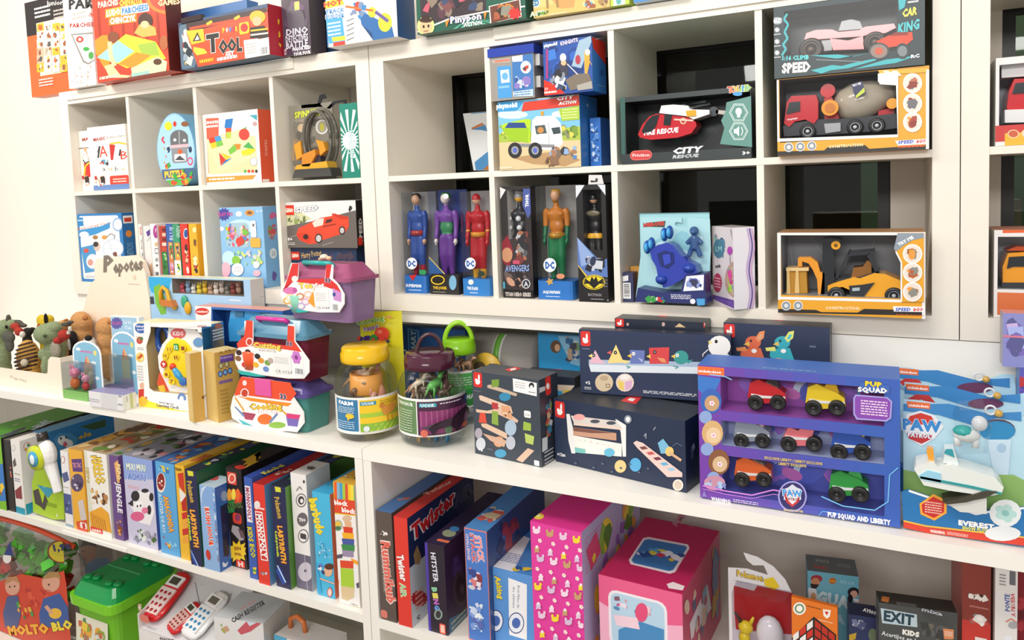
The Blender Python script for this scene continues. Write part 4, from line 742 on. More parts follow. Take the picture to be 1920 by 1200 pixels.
# ------------------------------------------------------------------ boxed dolls in the middle unit
def smooth_body(mb,name,parent,m,vox=0.003):
 o=mb.build(name,parent);o.data.materials.clear();o.data.materials.append(m)
 r=o.modifiers.new('r','REMESH');r.mode='VOXEL';r.voxel_size=vox;r.use_smooth_shade=True
 s=o.modifiers.new('s','SMOOTH');s.iterations=4
 return o
def doll(b,par,ut,vt,ub,vb,body,arm,head,hair,y=.045,belt=None,eyes=True,helmet=None,beard=None):
 """toy figure standing in carton b; head top seen at (ut,vt), soles at (ub,vb)"""
 y=min(y,.034);x1,z1=lp(b,ut,vt,y);x0,z0=lp(b,ub,vb,y);H=z1-z0;xc=min(b.w/2+.003,max(b.w/2-.003,(x0+x1)/2));ka=min(1,(b.w/2-.005-.035*H)/(.134*H))
 lo,hi=z0-.01,z1+.01;N=par.name
 Z=lambda q:z0+H*q
 X=lambda q,s=1:xc+s*H*q*(ka if q>.09 else 1)
 st=[(lo,body[0])]+[(Z(q),c)for q,c in body[1:]]
 mb=MB()
 for s in(-1,1):
  mb.tube([(X(.055,s),y-.03*H,Z(.012)),(X(.052,s),y,Z(.03)),(X(.05,s),y,Z(.13)),(X(.052,s),y-.004,Z(.27)),(X(.048,s),y,Z(.40)),(X(.038,s),y,Z(.49))],[.022*H,.034*H,.040*H,.052*H,.062*H,.064*H],'#fff','g',10)
 mb.ell((xc,y,Z(.50)),(.085*H,.055*H,.05*H),'#fff');mb.ell((xc,y,Z(.60)),(.092*H,.058*H,.095*H),'#fff');mb.ell((xc,y,Z(.72)),(.118*H,.066*H,.09*H),'#fff');mb.tube([(xc,y,Z(.78)),(xc,y,Z(.87))],.034*H,'#fff')
 for s in(-1,1):mb.ell((X(.055,s),y-.045*H,Z(.735)),(.05*H,.025*H,.035*H),'#fff')
 smooth_body(mb,'body',par,zones('doll_body',st,lo,hi))
 for s in(-1,1):
  mb=MB();mb.tube([(X(.095,s),y,Z(.785)),(X(.118,s),y,Z(.75)),(X(.128,s),y,Z(.67)),(X(.13,s),y-.01*H,Z(.585)),(X(.132,s),y-.03*H,Z(.50)),(X(.132,s),y-.035*H,Z(.455))],[.04*H,.043*H,.036*H,.029*H,.028*H,.02*H],'#fff','g',10)
  mb.ell((X(.134,s),y-.038*H,Z(.43)),(.024*H,.03*H,.033*H),'#fff')
  for k in range(4):mb.tube([(X(.134,s),y-.055*H+.013*k*H,Z(.425)),(X(.132,s),y-.06*H+.013*k*H,Z(.395)),(X(.124,s),y-.058*H+.013*k*H,Z(.38+.004*abs(k-1)))],.007*H,'#fff','g',6)
  mb.tube([(X(.13,s),y-.055*H,Z(.44)),(X(.12,s),y-.075*H,Z(.42))],.008*H,'#fff','g',6)
  smooth_body(mb,'arm',par,zones('doll_arm',[(lo,arm[0])]+[(Z(q),c)for q,c in arm[1:]],lo,hi),.0022)
 mb=MB();mb.ell((xc,y-.005,Z(.935)),(.052*H,.058*H,.066*H),'#fff','g',16,12);mb.ell((xc,y-.02*H,Z(.898)),(.032*H,.034*H,.03*H),'#fff');mb.ell((xc,y-.062*H,Z(.922)),(.009*H,.012*H,.016*H),'#fff')
 for s in(-1,1):mb.ell((X(.046,s),y,Z(.925)),(.008*H,.012*H,.017*H),'#fff')
 hd=smooth_body(mb,'head',par,zones('doll_head',[(lo,head[0])]+[(Z(q),c)for q,c in head[1:]],lo,hi),.0022)
 if eyes:
  mb=MB()
  for s in(-1,1):mb.ell((X(.018,s),y-.057*H,Z(.937)),(.008*H,.005*H,.005*H),'#20242a')
  mb.build('eyes',hd);mb=MB();mb.ell((xc,y-.057*H,Z(.893)),(.014*H,.005*H,.004*H),'#8a3a34');mb.build('mouth',hd)
 if hair:
  mb=MB();mb.ell((xc,y+.006*H,Z(.958)),(.057*H,.062*H,.054*H),hair);mb.ell((xc-.012*H,y-.03*H,Z(.985)),(.036*H,.03*H,.022*H),hair)
  smooth_body(mb,'hair',hd,mat(hair,'g'),.0025)
 if beard:mb=MB();mb.ell((xc,y-.028*H,Z(.888)),(.037*H,.034*H,.03*H),beard);mb.build('beard',hd)
 if belt:MB().lathe([(.078*H,Z(belt[0])-.008),(.09*H,Z(belt[0])-.008),(.09*H,Z(belt[0])+.006),(.078*H,Z(belt[0])+.006)],(xc,y,0),belt[1],'g',20).ell((xc,y-.088*H,Z(belt[0])),(.022*H,.01*H,.02*H),belt[2]).build('belt',par)
 return xc,H,z0
def doll_box(label,u0,u1,vt,Y,dep,base,back,texts,vtop_base,group='boxed dolls in a row',dark=False):
 P0,P1,h=onY(u0,u1,vt,Z0,Y)
 b=Box('doll_box',label,'toy box',P0,P1,h,dep,back,skip='ftrl',group=group)
 w=b.w;zb=lp(b,(u0+u1)/2,vtop_base,0)[1]
 # front and side walls of the printed tub with rounded corners
 q=.012;pts=[(0,dep-.002),(0,q),(q*.3,q*.3),(q,0),(w-q,0),(w-q*.3,q*.3),(w,q),(w,dep-.002)]
 n=len(pts);b.mb.add([(x,y,0)for x,y in pts]+[(x,y,zb)for x,y in pts],[(i,i+1,i+n+1,i+n)for i in range(n-1)]+[tuple(range(2*n-1,n-1,-1))],base)
 f=b['f'];fk=Face(b.mb,(0,dep-.003,0),(1,0,0),(0,0,1),(0,-1,0),w,h);fk.inv=M4(b).inverted()
 texts(f,fk);o=b.done()
 mb=MB();mb.add([(x,y,zb)for x,y in pts]+[(x,y,h)for x,y in pts],[(i,i+1,i+n+1,i+n)for i in range(n-1)]+[tuple(range(2*n-1,n-1,-1))],'#f4f6f8','clear');mb.build('clear_cover',o)
 return b,o
def logo(b,o,u,v,r,c='#2a62b0',name='round_badge'):
 F=Face(MB(),(0,-.0008,0),(1,0,0),(0,0,1),(0,-1,0),b.w,b.h);F.inv=M4(b).inverted();F.E(u,v,r,r*1.1,'#f2f4f6',24);F.T('DC',u-r*.72,v,u+r*.72,v,r*1.05,c,b=.08);F.mb.build(name,o)
def tx(name,sub,u0,u1,v):
 def g(f,k):f.T(name,u0,v,u1,v+1,5.5,'#eaf2fa',b=.05);f.LN(u0+5,v+7,u1,v+11,1,'#cfe2f4')
 return g
b,o=doll_box('clear boxed doll with a blue suit, red belt and blue tub, leftmost of the row',757,801,362,.03,.07,'#2a6cb8','#b9b6b4',tx('SUPERMAN','',761,790,535),517)
doll(b,o,772,364,779,517,[('#b8303a'),(.14,'#3a5aa4'),(.50,'#3a5aa4'),(.86,'#d8a888')],['#d8a888',(.45,'#34529c')],['#d8a888'],'#2a2220',belt=(.535,'#b83a34','#c85a44'));logo(b,o,772,494,10)
F=Face(MB(),(0,-.0006,0),(1,0,0),(0,0,1),(0,-1,0),b.w,b.h);F.inv=M4(b).inverted();F.RR(786,506,799,515,'#2f9a5a',.4);F.Q([(767,516),(781,515),(774,527)],'#c8302c');F.mb.build('front_sticker',o)
def jk(f,k):
 k.bg('#3a4a8c');k.BL(805,360,860,520,12,30,['#2f3a78','#4a5aa0','#8a8ab0'],3);f.Q([(806,517),(861,517),(861,552),(806,550)],'#2a2826');f.E(821,525,13,9,'#f0c82c');f.E(821,525,11,7,'#26221c');f.T('THE JOKER',812,539,838,540,5,'#e8c030',b=.04);f.LN(812,546,836,549,1,'#b8b0a0');f.E(849,530,7,14,'#7ab0d0')
b,o=doll_box('clear boxed doll with green hair and a purple suit, second of the row',807,861,358,.03,.07,'#2f2c30','#34447c',jk,515)
doll(b,o,824,362,832,520,['#6a3a90',(.52,'#3f8a5a'),(.60,'#3f8a5a'),(.66,'#7a4aa0'),(.86,'#e8dcd4')],['#e8dcd4',(.46,'#7a4aa0')],['#e8dcd4'],'#2f8a3a')
F=Face(MB(),(0,-.0006,0),(1,0,0),(0,0,1),(0,-1,0),b.w,b.h);F.inv=M4(b).inverted();F.Q([(804,482),(834,513),(804,513)],'#2f5a94');F.L([(804,482),(834,514)],2,'#c8b060');F.mb.build('front_sticker',o);F=Face(MB(),(0,-.0006,0),(1,0,0),(0,0,1),(0,-1,0),b.w,b.h);F.inv=M4(b).inverted();F.E(836,368,5,5,'#e4e6ee');F.mb.build('round_badge',o)
b,o=doll_box('clear boxed doll with a bright red suit and yellow belt, third of the row',866,920,360,.025,.075,'#2f7cc4','#b6b2b0',tx('THE FLASH','',876,896,540),523)
doll(b,o,880,363,893,523,['#e8a82c',(.12,'#b8242c'),(.86,'#b8242c')],['#b8242c',(.56,'#e8a82c'),(.58,'#b8242c')],['#e0b090',(.925,'#b8242c')],None,belt=(.53,'#e0902c','#e8a83c'));logo(b,o,882,494,10)
F=Face(MB(),(0,-.0006,0),(1,0,0),(0,0,1),(0,-1,0),b.w,b.h);F.inv=M4(b).inverted();F.E(883,529,5,5,'#f2efe6');F.RR(896,508,909,518,'#2a3a2c',.4);F.mb.build('front_sticker',o)
# the printed box with a narrow window
b=WBox('doll_box','dark printed doll box with a narrow window and pale blue title lettering','toy box',*onY(945,1001,351,Z0,.02),.06,'#2c2828',(950,356,986,450),'#c9c7c4',right='#1f1c1e',group=None,top='#8a8480')
f=b['f'];f.Q([(931,350),(949,356),(938,374),(939,425),(931,440)],'#e8e6e6');f.L([(949,356),(938,374),(940,440)],1.5,'#2a2a2a');f.Q([(981,354),(996,354),(997,400),(990,410),(980,385)],'#4a5aa0');f.T('THOR',988,388,988,364,6,'#ffffff',b=.05);f.E(935,359,3,4,'#3a3a3a')
f.Q([(930,440),(952,450),(985,440),(1001,450),(1004,545),(938,545)],'#3a2f30');f.Q([(932,455),(952,440),(962,470),(955,505),(934,490)],'#8a2430');f.E(951,478,10,14,'#c8906c');f.BL(960,430,995,500,26,12,['#5a5a60','#8a8a8e','#2a2a2e','#b8b8bc','#a06a50','#7a3a38'],5);f.BL(938,505,1000,542,26,12,['#a87a60','#3a3438','#6a5a58','#241f22','#c8987c'],7)
f.RR(962,488,975,495,'#c8506c',.1);f.T('AVENGERS',948,503,993,502,12,'#8fa6d8',b=.03,shear=.1,out='#20263c');f.E(987,532,8,9,'#d8dce4');f.E(987,532,6.5,7.5,'#2c2c34');f.T('A',983,532,991,532,9,'#d8dce4',b=.03);f.RR(939,528,948,541,'#4aa6c0',.2);f.R(936,542,1006,562,'#161416');f.T('TITAN HERO SERIES',948,551,996,552,7,'#c8c0b8',b=.05)
o=wdone(b);doll(b,o,968,358,974,520,['#2a2a30'],['#c09078'],['#e0a83c',(.92,'#8c8c90')],'#98989c',y=.034)
mb=MB()
for u,v in((955,410),(972,410),(956,427),(974,427)):x,z=lp(b,u,v,.018);mb.ell((x,.018,z),.008,'#c8ccd0')
mb.build('chest_discs',o)
b,o=doll_box('clear boxed doll with an orange torso, green legs and green gloves',1007,1076,350,.015,.08,'#2a72c0','#a9a5a0',tx('AQUAMAN','',1018,1050,547),527)
doll(b,o,1027,356,1040,524,['#1f7a4a',(.49,'#c87a2c'),(.86,'#d8a480')],['#1f6a44',(.60,'#c87a2c')],['#d8a480'],'#c8902c',beard='#a8782c',belt=(.5,'#b8862c','#e0a83c'));logo(b,o,1031,497,12)
F=Face(MB(),(0,-.0006,0),(1,0,0),(0,0,1),(0,-1,0),b.w,b.h);F.inv=M4(b).inverted();F.ST(1031,528,8,'#c8a050',5,.5);F.E(1051,518,8,5,'#d8906c');F.mb.build('front_sticker',o)
b=WBox('doll_box','black boxed doll with a yellow oval emblem, rightmost doll by the divider','toy box',*onY(1086,1141,348,Z0,.0),.07,'#1e1b1d',(1092,356,1130,470),'#3a3a3e',left='#4a4a4e',group=None)
f=b['f'];f.Q([(1077,346),(1096,346),(1080,372)],'#d8dce4');f.Q([(1120,346),(1142,346),(1142,366)],'#d8dce4');f.Q([(1081,445),(1128,492),(1138,484),(1140,520),(1098,516),(1081,496)],'#5a78b8');f.Q([(1081,445),(1120,488),(1090,500)],'#8fa8d8');f.L([(1083,498),(1100,518)],3,'#e0c040');f.BL(1095,478,1138,512,22,12,['#1c2030','#8a94b0','#2a3450','#c8ccd8'],4)
f.E(1114,529,21,14,'#f0d22c',26);f.E(1114,529,19.5,12.5,'#1c1a18',26);f.E(1114,529,18,11.5,'#f0d22c',26);f.Q([(1098,522),(1106,528),(1110,518),(1114,524),(1118,518),(1122,528),(1130,522),(1132,532),(1124,532),(1114,541),(1104,532),(1096,532)],'#1c1a18')
f.LN(1132,522,1140,540,3,'#6a6a6a');f.T('BATMAN',1103,552,1128,553,5,'#8a8688',b=.05);f.LN(1108,559,1132,563,1,'#b0acae');f.E(1142,563,3,3,'#a0a0b0')
o=wdone(b);doll(b,o,1110,362,1116,515,['#1a1a1c',(.45,'#e0a82c'),(.51,'#1c1c1e')],['#1a1a1c'],['#c89a80',(.915,'#17171a')],None,y=.04,eyes=False);x,z=lp(b,1112,400,.02)
MB().ell((x,.02,z),(.02,.004,.008),'#6a6250').build('chest_plate',o)
mb=MB();ext(mb,b,[(1103,346),(1104,328),(1128,328),(1132,345)],.001,.003,'#d8d6d4','p');mb.build('hang_tab',o)
F=Face(MB(),(0,.0008,0),(1,0,0),(0,0,1),(0,-1,0),b.w,b.h);F.inv=M4(b).inverted();
F.poly([F.at(u,v,False)for u,v in[(1107,338),(1116,339),(1117,334),(1121,335),(1120,341),(1108,342)]],'#2a2a2c');F.mb.build('tab_slot',o)
# third compartment
b=Box('small_box','small dark blue carton with a white barcode label beside the divider','box',*onY(1163,1188,512,Z0,0.02),0.04,'#34385e')
f=b['f'];f.Q([(1164,518),(1178,516),(1178,526),(1165,528)],'#e8e6e6');f.BA(1165,530,1183,560,vert=False);b.done()
MB().box((-.02,0,0),(.05,.02,.085),'#d8a04a','m').build('paper_bag',None,(xfor(1180,.08,Z0)+.025,.08,Z0+GAP),0,label='small tan paper packet behind the dark blue carton',category='packet')
P0,P1,h=onY(1189,1323,408,Z0,-.03,-.035)
b=Box('vehicle_blister_pack','light blue hanging pack with a dark blue toy vehicle and small figure','toy pack',P0+Vector((0,.06,.007)),P1+Vector((0,.06,.007)),h,.004,'#9fd0d8',skip='f')
o=b.done();mb=MB();ext(mb,b,[(1200,406),(1278,407),(1279,418),(1268,416),(1265,420),(1268,424),(1288,426),(1290,407),(1331,411),(1333,470),(1327,564),(1192,558),(1201,480)],-.0015,0,'#a9d6de','p')
# main card
F=Face(mb,(0,-.0016,0),(1,0,0),(0,0,1),(0,-1,0),b.w,b.h);F.inv=M4(b).inverted();F.Q([(1206,425),(1212,418),(1248,414),(1246,426)],'#3a4a3c');F.T('HEROES',1207,422,1246,418,7,'#d8403c',out='#2f4a3c',b=.05);F.BL(1205,430,1326,520,12,34,['#b4dfe4','#8cc8d4','#c0e4ea'],3,'e')
mb.build('backing_card',o)
mb=MB();y=-.055;ext(mb,b,[(1218,470),(1232,460),(1250,455),(1262,460),(1272,474),(1288,490),(1304,498),(1308,512),(1290,516),(1276,526),(1258,536),(1244,540),(1234,520),(1230,500),(1222,486)],y,-.01,'#2e3fa6');veh=mb.build('toy_vehicle',o)
mb=MB();ext(mb,b,[(1232,476),(1246,470),(1262,474),(1264,492),(1252,504),(1238,498)],y-.002,y,'#1a2a6c');ext(mb,b,[(1242,478),(1256,476),(1258,492),(1246,498)],y-.003,y-.002,'#3548b8');mb.build('cockpit',veh)
for u,v in((1212,464),(1220,458),(1244,440),(1254,436)):
 mb=MB();x,z=lp(b,u,v,y);q=sc(b,u,v,y);mb.ell((x,y+.008,z),(7*q,.014,13*q),'#2452a4');mb.ell((x,y-.002,z),(4*q,.009,9*q),'#4aa6e0');mb.build('wheel',veh)
for u,v in((1240,524),(1292,503)):
 mb=MB();x,z=lp(b,u,v,y);q=sc(b,u,v,y);mb.ell((x,y+.005,z),(12*q,.02,10*q),'#2442a0');mb.build('wheel',veh)
mb=MB();x,z=lp(b,1302,455,-.02);q=sc(b,1302,455,-.02);mb.tube([(x,-.02,z-12*q),(x,-.02,z+12*q)],8*q,'#2a3a5c');mb.ell((x,-.02,z+22*q),9*q,'#2a4078');mb.ell((x,-.03,z+20*q),(5*q,5*q,4*q),'#d8a888')
for s in(-1,1):mb.tube([(x+s*6*q,-.02,z+8*q),(x+s*15*q,-.02,z-2*q)],4*q,'#7fb8d4');mb.tube([(x+s*5*q,-.02,z-10*q),(x+s*11*q,-.02,z-26*q)],5*q,'#8fc4dc')
smooth_body(mb,'toy_figure',o,mat('#3a5a8c','g'),.0025)
mb=MB();ext(mb,b,[(1191,566),(1196,540),(1240,548),(1276,548),(1284,516),(1322,513),(1322,545),(1326,570)],-.058,-.002,'#26306c','p')
F=Face(mb,(0,-.0582,0),(1,0,0),(0,0,1),(0,-1,0),b.w,b.h);F.inv=M4(b).inverted();F.Q([(1281,546),(1287,518),(1320,515),(1319,544)],'#e8eaf2');F.BL(1284,519,1318,542,22,9,['#5a6ab8','#2c3a7c','#8a9ad0','#3a3a5c'],5);F.LN(1258,551,1296,562,3,'#e4e6f4');F.E(1299,565,5,5,'#e8eaf4');F.Q([(1306,560),(1322,560),(1324,572),(1308,573)],'#4aa0d8')
F.BL(1192,552,1250,571,14,10,['#3a9a4a','#c8302c','#3a4a9c','#e8d8c8'],8);mb.build('printed_foot',o)
b=Box('craft_blister_box','white and purple kids craft carton with wavy pink stripe, turned at an angle','box',*onY(1337,1395,424,Z0,0.045,-.03),0.055,'#d9d0d4',right='#ece8ee',top='#b8aeb0')
f=b['f'];f.Q([(1336,552),(1395,568),(1395,584),(1336,560)],'#6a4aa0');f.LN(1340,558,1372,570,1,'#8a70b8');f.BL(1338,436,1362,486,20,12,['#5a86a0','#3a4a6c','#7ab0a8','#8a7a9a'],4);f.E(1348,466,10,18,'#4a7c94');f.T('LM',1342,466,1354,466,10,'#a8d0c8');f.E(1369,470,5,8,'#b04ab0');f.L([(1369,478),(1370,500)],1,'#8a8088');f.E(1346,530,8,18,'#b83a5c');f.LN(1340,518,1352,542,4,'#f0b8c8');f.E(1381,488,5,14,'#c83a5c');f.T('HAIR',1342,500,1352,498,5,'#3a3a3a',b=.04)
f.E(1380,524,20,34,'#b89a8c',22);f.E(1381,526,16,29,'#c8b0a0',22);f.BL(1364,500,1390,555,22,12,['#8ac04a','#c83a8c','#d8509a','#4aa0b8','#b8d05a'],6);f.Q([(1375,434),(1388,432),(1389,447),(1375,446)],'#4a86b0');f.L([(1371,430),(1376,452),(1390,468)],1.2,'#6a6068')
r=b['r'];F=r
for k,c_ in enumerate(['#c8a8d8','#6a4aa0','#d8a8d0']):F.L([(1403+4*k+3*math.sin(v/14),v)for v in range(428,582,8)],2.5,c_)
b.done()
# forklift
b=WBox('forklift_box','yellow and black open box with a toy forklift and a pallet of crates','toy box',*onY(1459,1735,437,Z0,-0.045),0.12,'#e9a422',(1464,441,1690,560),'#8f9196',pane=False,left='#e8e4e0',right='#dcd8d2',top='#b88a60')
f=b['f'];f.Q([(1456,430),(1736,430),(1736,441),(1456,441)],'#ece9e4');f.Q([(1456,430),(1464,430),(1464,562),(1456,562)],'#ece9e4');f.Q([(1455,556),(1690,562),(1690,567),(1455,561)],'#f2f0ec');f.Q([(1456,579),(1530,581),(1540,585),(1608,586),(1620,579),(1735,582),(1735,592),(1456,586)],'#26201c');f.R(1729,430,1740,600,'#ece9e4')
for k in range(2):f.E(1474+22.5*k,573,9,9,'#e4e8ea');f.E(1474+22.5*k,573,7.5,7.5,'#8a9096');f.E(1474+22.5*k,573,4,4,'#d8dcdf')
f.T('CONSTRUCTION',1548,577,1611,578,5,'#fbe4b0',b=.05);f.Q([(1674,574),(1733,575),(1733,585),(1676,584)],'#f4f4f2');f.T('SPEED',1679,580,1708,580,6,'#3a5ac0',b=.06,shear=.2);f.T('&GO',1712,580,1731,580,6,'#d8403c',b=.06,shear=.2)
for v,c_ in((476,'#d8a04a'),(511,'#b85a34'),(547,'#e8e0d8')):
 f.E(1711,v,18.5,18.5,'#f6f2ea');f.E(1711,v,16,16,'#e8dcd0');f.BL(1699,v-12,1723,v+12,10,10,[c_,'#a86a30','#e89a3c','#8a8a80'],v)
f.LN(1680,588,1732,592,1,'#e8602c')
g=backface(b);g.L([(1480,450),(1492,540)],1.5,'#a8aaae');g.L([(1520,444),(1560,500)],2,'#a4a6aa');g.L([(1640,450),(1620,500)],1.5,'#a8aaae')
o=wdone(b)
mb=MB();ext(mb,b,[(1683,437),(1732,437),(1732,566),(1690,566),(1690,492),(1678,470)],-.003,0,'#e9a422','p');F=Face(mb,(0,-.0031,0),(1,0,0),(0,0,1),(0,-1,0),b.w,b.h);F.inv=M4(b).inverted()
F.Q([(1683,437),(1732,437),(1732,446),(1712,450),(1696,459),(1680,472),(1676,466)],'#8d99a3');F.T('TRY ME',1684,459,1712,444,6,'#ffffff',b=.06);F.L([(1680,472),(1690,492),(1690,566)],3,'#f6f2ea')
for v,c_ in((476,'#d8a04a'),(511,'#b85a34'),(547,'#e8e0d8')):
 F.E(1711,v,18.5,18.5,'#f6f2ea');F.E(1711,v,16,16,'#e8dcd0');F.BL(1699,v-12,1723,v+12,10,10,[c_,'#a86a30','#e89a3c','#8a8a80'],v)
mb.build('printed_card',o)
mb=MB();ext(mb,b,[(1552,548),(1552,536),(1572,528),(1600,520),(1612,522),(1640,512),(1660,514),(1688,526),(1690,556),(1650,560),(1600,560),(1596,545),(1580,538),(1562,540)],.015,.09,'#e8a224');tk=mb.build('toy_forklift',o)
mb=MB();ext(mb,b,[(1542,448),(1558,446),(1576,449),(1576,456),(1562,470),(1565,530),(1558,556),(1538,558),(1542,520)],.03,.08,'#23262c');mb.build('mast',tk)
mb=MB();disc(mb,b,1567,460,8,.02,.03,'#e8a224');disc(mb,b,1567,460,3,.018,.02,'#6a4a1c');mb.build('pulley',tk)
mb=MB();ext(mb,b,[(1496,484),(1498,482),(1520,482),(1533,492),(1538,510),(1546,512),(1546,552),(1534,552),(1532,524),(1524,506),(1516,494),(1504,490),(1504,500),(1496,500)],.03,.06,'#e8982c');mb.build('crane_arm',tk)
mb=MB()
for q in([(1570,524),(1584,490),(1594,472),(1590,472),(1576,500),(1564,524)],[(1590,474),(1640,470),(1640,476),(1592,480)],[(1630,474),(1644,500),(1648,512),(1642,512),(1626,480)],[(1566,522),(1610,520),(1648,508),(1650,514),(1612,527),(1566,528)]):ext(mb,b,q,.02,.085,'#2a2e34')
mb.build('cab_frame',tk)
mb=MB();ext(mb,b,[(1596,520),(1600,502),(1618,500),(1626,488),(1634,492),(1634,512),(1614,520)],.03,.07,'#8a5a24');mb.build('seat',tk)
mb=MB();ext(mb,b,[(1592,536),(1616,534),(1640,530),(1620,556),(1594,556)],.012,.015,'#2a2e34');ext(mb,b,[(1598,540),(1612,539),(1612,545),(1598,546)],.01,.012,'#a8b4bc');mb.build('side_step',tk)
for u in(1568,1676):wheel(b,tk,u,554 if u<1600 else 555,15.5,.008,.035,'#a8adb2','#202124')
mb=MB();ext(mb,b,[(1477,508),(1512,508),(1514,550),(1477,550)],.03,.07,'#b8862c','m');ext(mb,b,[(1475,508),(1480,508),(1482,550),(1475,550)],.026,.03,'#e0bc78','m');ext(mb,b,[(1492,508),(1497,508),(1499,550),(1490,550)],.026,.03,'#e0bc78','m');ext(mb,b,[(1474,502),(1516,502),(1516,508),(1474,508)],.026,.072,'#e6c68a','m');ext(mb,b,[(1472,550),(1522,552),(1522,556),(1472,555)],.024,.074,'#e0bc78','m');mb.build('crate_pallet',o)
# right unit: two cartons cut by the frame
for(u0,vt,vb,z,lb,c1,c2,kind)in((1866,110,268,Z1,'red and white fire truck box at the right edge, upper compartment','#e4e2e0','#c8242c',0),(1863,432,584,Z0,'white and orange box with a yellow toy lorry at the right edge, lower compartment','#e8e4e0','#e89a24',1)):
 P0,P1,h=onY(u0,2140,vt,z,.01)
 b=WBox('truck_box',lb,'toy box',P0,P1,h,.12,c1,(u0+8,vt+12,2100,vb-36),'#b8bcc4',pane=False,left='#d8d4d0',top='#c88a70'if kind else '#dcd8d4')
 f=b['f']
 if kind==0:f.R(1866,236,2140,252,'#c8302c');f.R(1884,250,2140,266,'#e8b02c');f.E(1900,251,11,8,'#e8d0a8');f.E(1900,251,9,6.5,'#c85a34');f.E(1926,250,11,8,'#e8d0a8')
 else:f.R(1870,548,2140,600,'#d8703c');f.L([(1880,434),(2100,430)],6,'#e2602c')
 o=wdone(b);mb=MB();v=0 if kind==0 else 318
 cc='#c8242c'if kind==0 else '#e89a24'
 ext(mb,b,[(1888,200+v),(1892,170+v),(1902,148+v),(1990,144+v),(1990,232+v),(1890,228+v)]if kind==0 else[(1880,540),(1880,500),(1890,475),(1990,468),(1990,540)],.02,.09,cc);tk=mb.build('toy_truck',o)
 mb=MB();ext(mb,b,[(1898,176),(1904,156),(1925,154),(1925,174)]if kind==0 else[(1888,504),(1892,482),(1925,480),(1925,500),(1900,500)],.017,.09,'#23292e');mb.build('cab_window',tk)
 mb=MB();ext(mb,b,[(1878,124),(1990,116),(1990,138),(1878,146)]if kind==0 else[(1886,470),(1906,462),(1925,462),(1925,470)],.03,.08,'#ecebea'if kind==0 else '#c8501c');mb.build('ladder'if kind==0 else 'roof_light',tk)
 mb=MB();ext(mb,b,[(1884,206),(1990,202),(1990,228),(1884,230)]if kind==0 else[(1878,530),(1930,530),(1930,556),(1880,556)],.015,.09,'#e6e6e6'if kind==0 else '#2f3338');mb.build('bumper',tk)
 # made-up things behind the glass, standing in for its reflections
b=Box('reflection_board','dull green board added to imitate a reflection in the window behind the forklift','board',Vector((1.25,1.6,.1)),Vector((2.5,1.6,.1)),1.2,.03,'#7d9a7c');b.done()
b=Box('reflection_table','dark table added to imitate reflections in the window behind the forklift','table',Vector((1.33,.95,-.2)),Vector((2.3,.95,-.2)),.33,.3,'#3a2622',top='#8a8a88');b.done()
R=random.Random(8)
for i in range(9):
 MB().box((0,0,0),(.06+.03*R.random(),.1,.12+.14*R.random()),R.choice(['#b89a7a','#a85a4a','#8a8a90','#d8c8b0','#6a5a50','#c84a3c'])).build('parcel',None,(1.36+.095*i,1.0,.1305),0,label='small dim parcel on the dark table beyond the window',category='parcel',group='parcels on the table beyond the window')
MB().box((0,0,0),(.2,.12,.1),'#c8502c').box((0.005,-.002,.02),(.195,0,.05),'#e0b040').build('reflection_box',None,(1.07,.88,-.05),0,label='dim orange and yellow box beyond the window, left of the dark table',category='box')
MB().box((0,0,0),(.24,.2,.03),'#2a201c').build('reflection_ledge',None,(1.05,.85,-.081),0,label='dark board beyond the window carrying the orange box',category='board')
# ------------------------------------------------------------------ worktop, right part: dark blue wooden-toy cartons
NAVY='#26324c'
def rabbit(f,u,v,w,h,c='#d8322c'):
 f.RR(u-w/2,v-h/2,u+w/2,v+h/2,c,.18);f.E(u,v+h*.14,w*.26,h*.16,'#f8f4f2');f.E(u+w*.12,v-h*.12,w*.1,h*.22,'#f8f4f2');f.E(u-w*.18,v+h*.02,w*.12,h*.1,'#f8f4f2')
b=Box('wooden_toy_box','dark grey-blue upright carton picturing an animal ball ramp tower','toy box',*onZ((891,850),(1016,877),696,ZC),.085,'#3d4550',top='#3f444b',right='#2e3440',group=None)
f=b['f'];rabbit(f,896,712,17,30);f.LN(888,731,903,735,1,'#8a929c')
for q,c_ in(([(914,722),(920,721),(970,738),(968,743),(914,727)],'#c8b09a'),([(898,742),(902,741),(958,762),(962,776),(956,772),(900,750)],'#e0c4ae'),([(892,767),(914,770),(940,764),(972,788),(970,793),(930,775),(916,775),(894,773)],'#dcbca4'),([(902,794),(912,794),(950,812),(952,824),(944,820),(904,800)],'#dcbca4'),([(968,862),(990,840),(1002,845),(980,867)],'#d8b8a0')):f.Q(q,c_)
for q,c_ in(([(922,712),(936,711),(936,724),(922,726)],'#7a9a3c'),([(922,754),(934,756),(934,768),(923,766)],'#b83c3c'),([(923,770),(934,772),(935,798),(922,794)],'#8aa84a'),([(900,774),(910,774),(913,793),(898,792)],'#d8503c'),([(982,790),(996,794),(996,808),(981,806)],'#9ab84a'),([(984,812),(1002,818),(1000,834),(986,830)],'#b8c86a')):f.Q(q,c_)
f.E(947,744,11,8,'#3a8ab0');f.E(939,850,11,8,'#4a9ac0');f.Q([(940,760),(956,762),(962,786),(942,778)],'#d8a07a');f.BL(940,762,960,784,8,4,['#8a5a3a','#f0d8c0'],3);f.E(958,802,11,15,'#a8bcd0');f.E(902,832,9,12,'#c8ccd4');f.E(898,812,7,10,'#a8a0ac');f.E(936,828,10,10,'#d8a07a');f.Q([(905,812),(940,822),(950,826),(946,838),(920,826)],'#d0a890');f.E(958,830,9,13,'#b8bcc8')
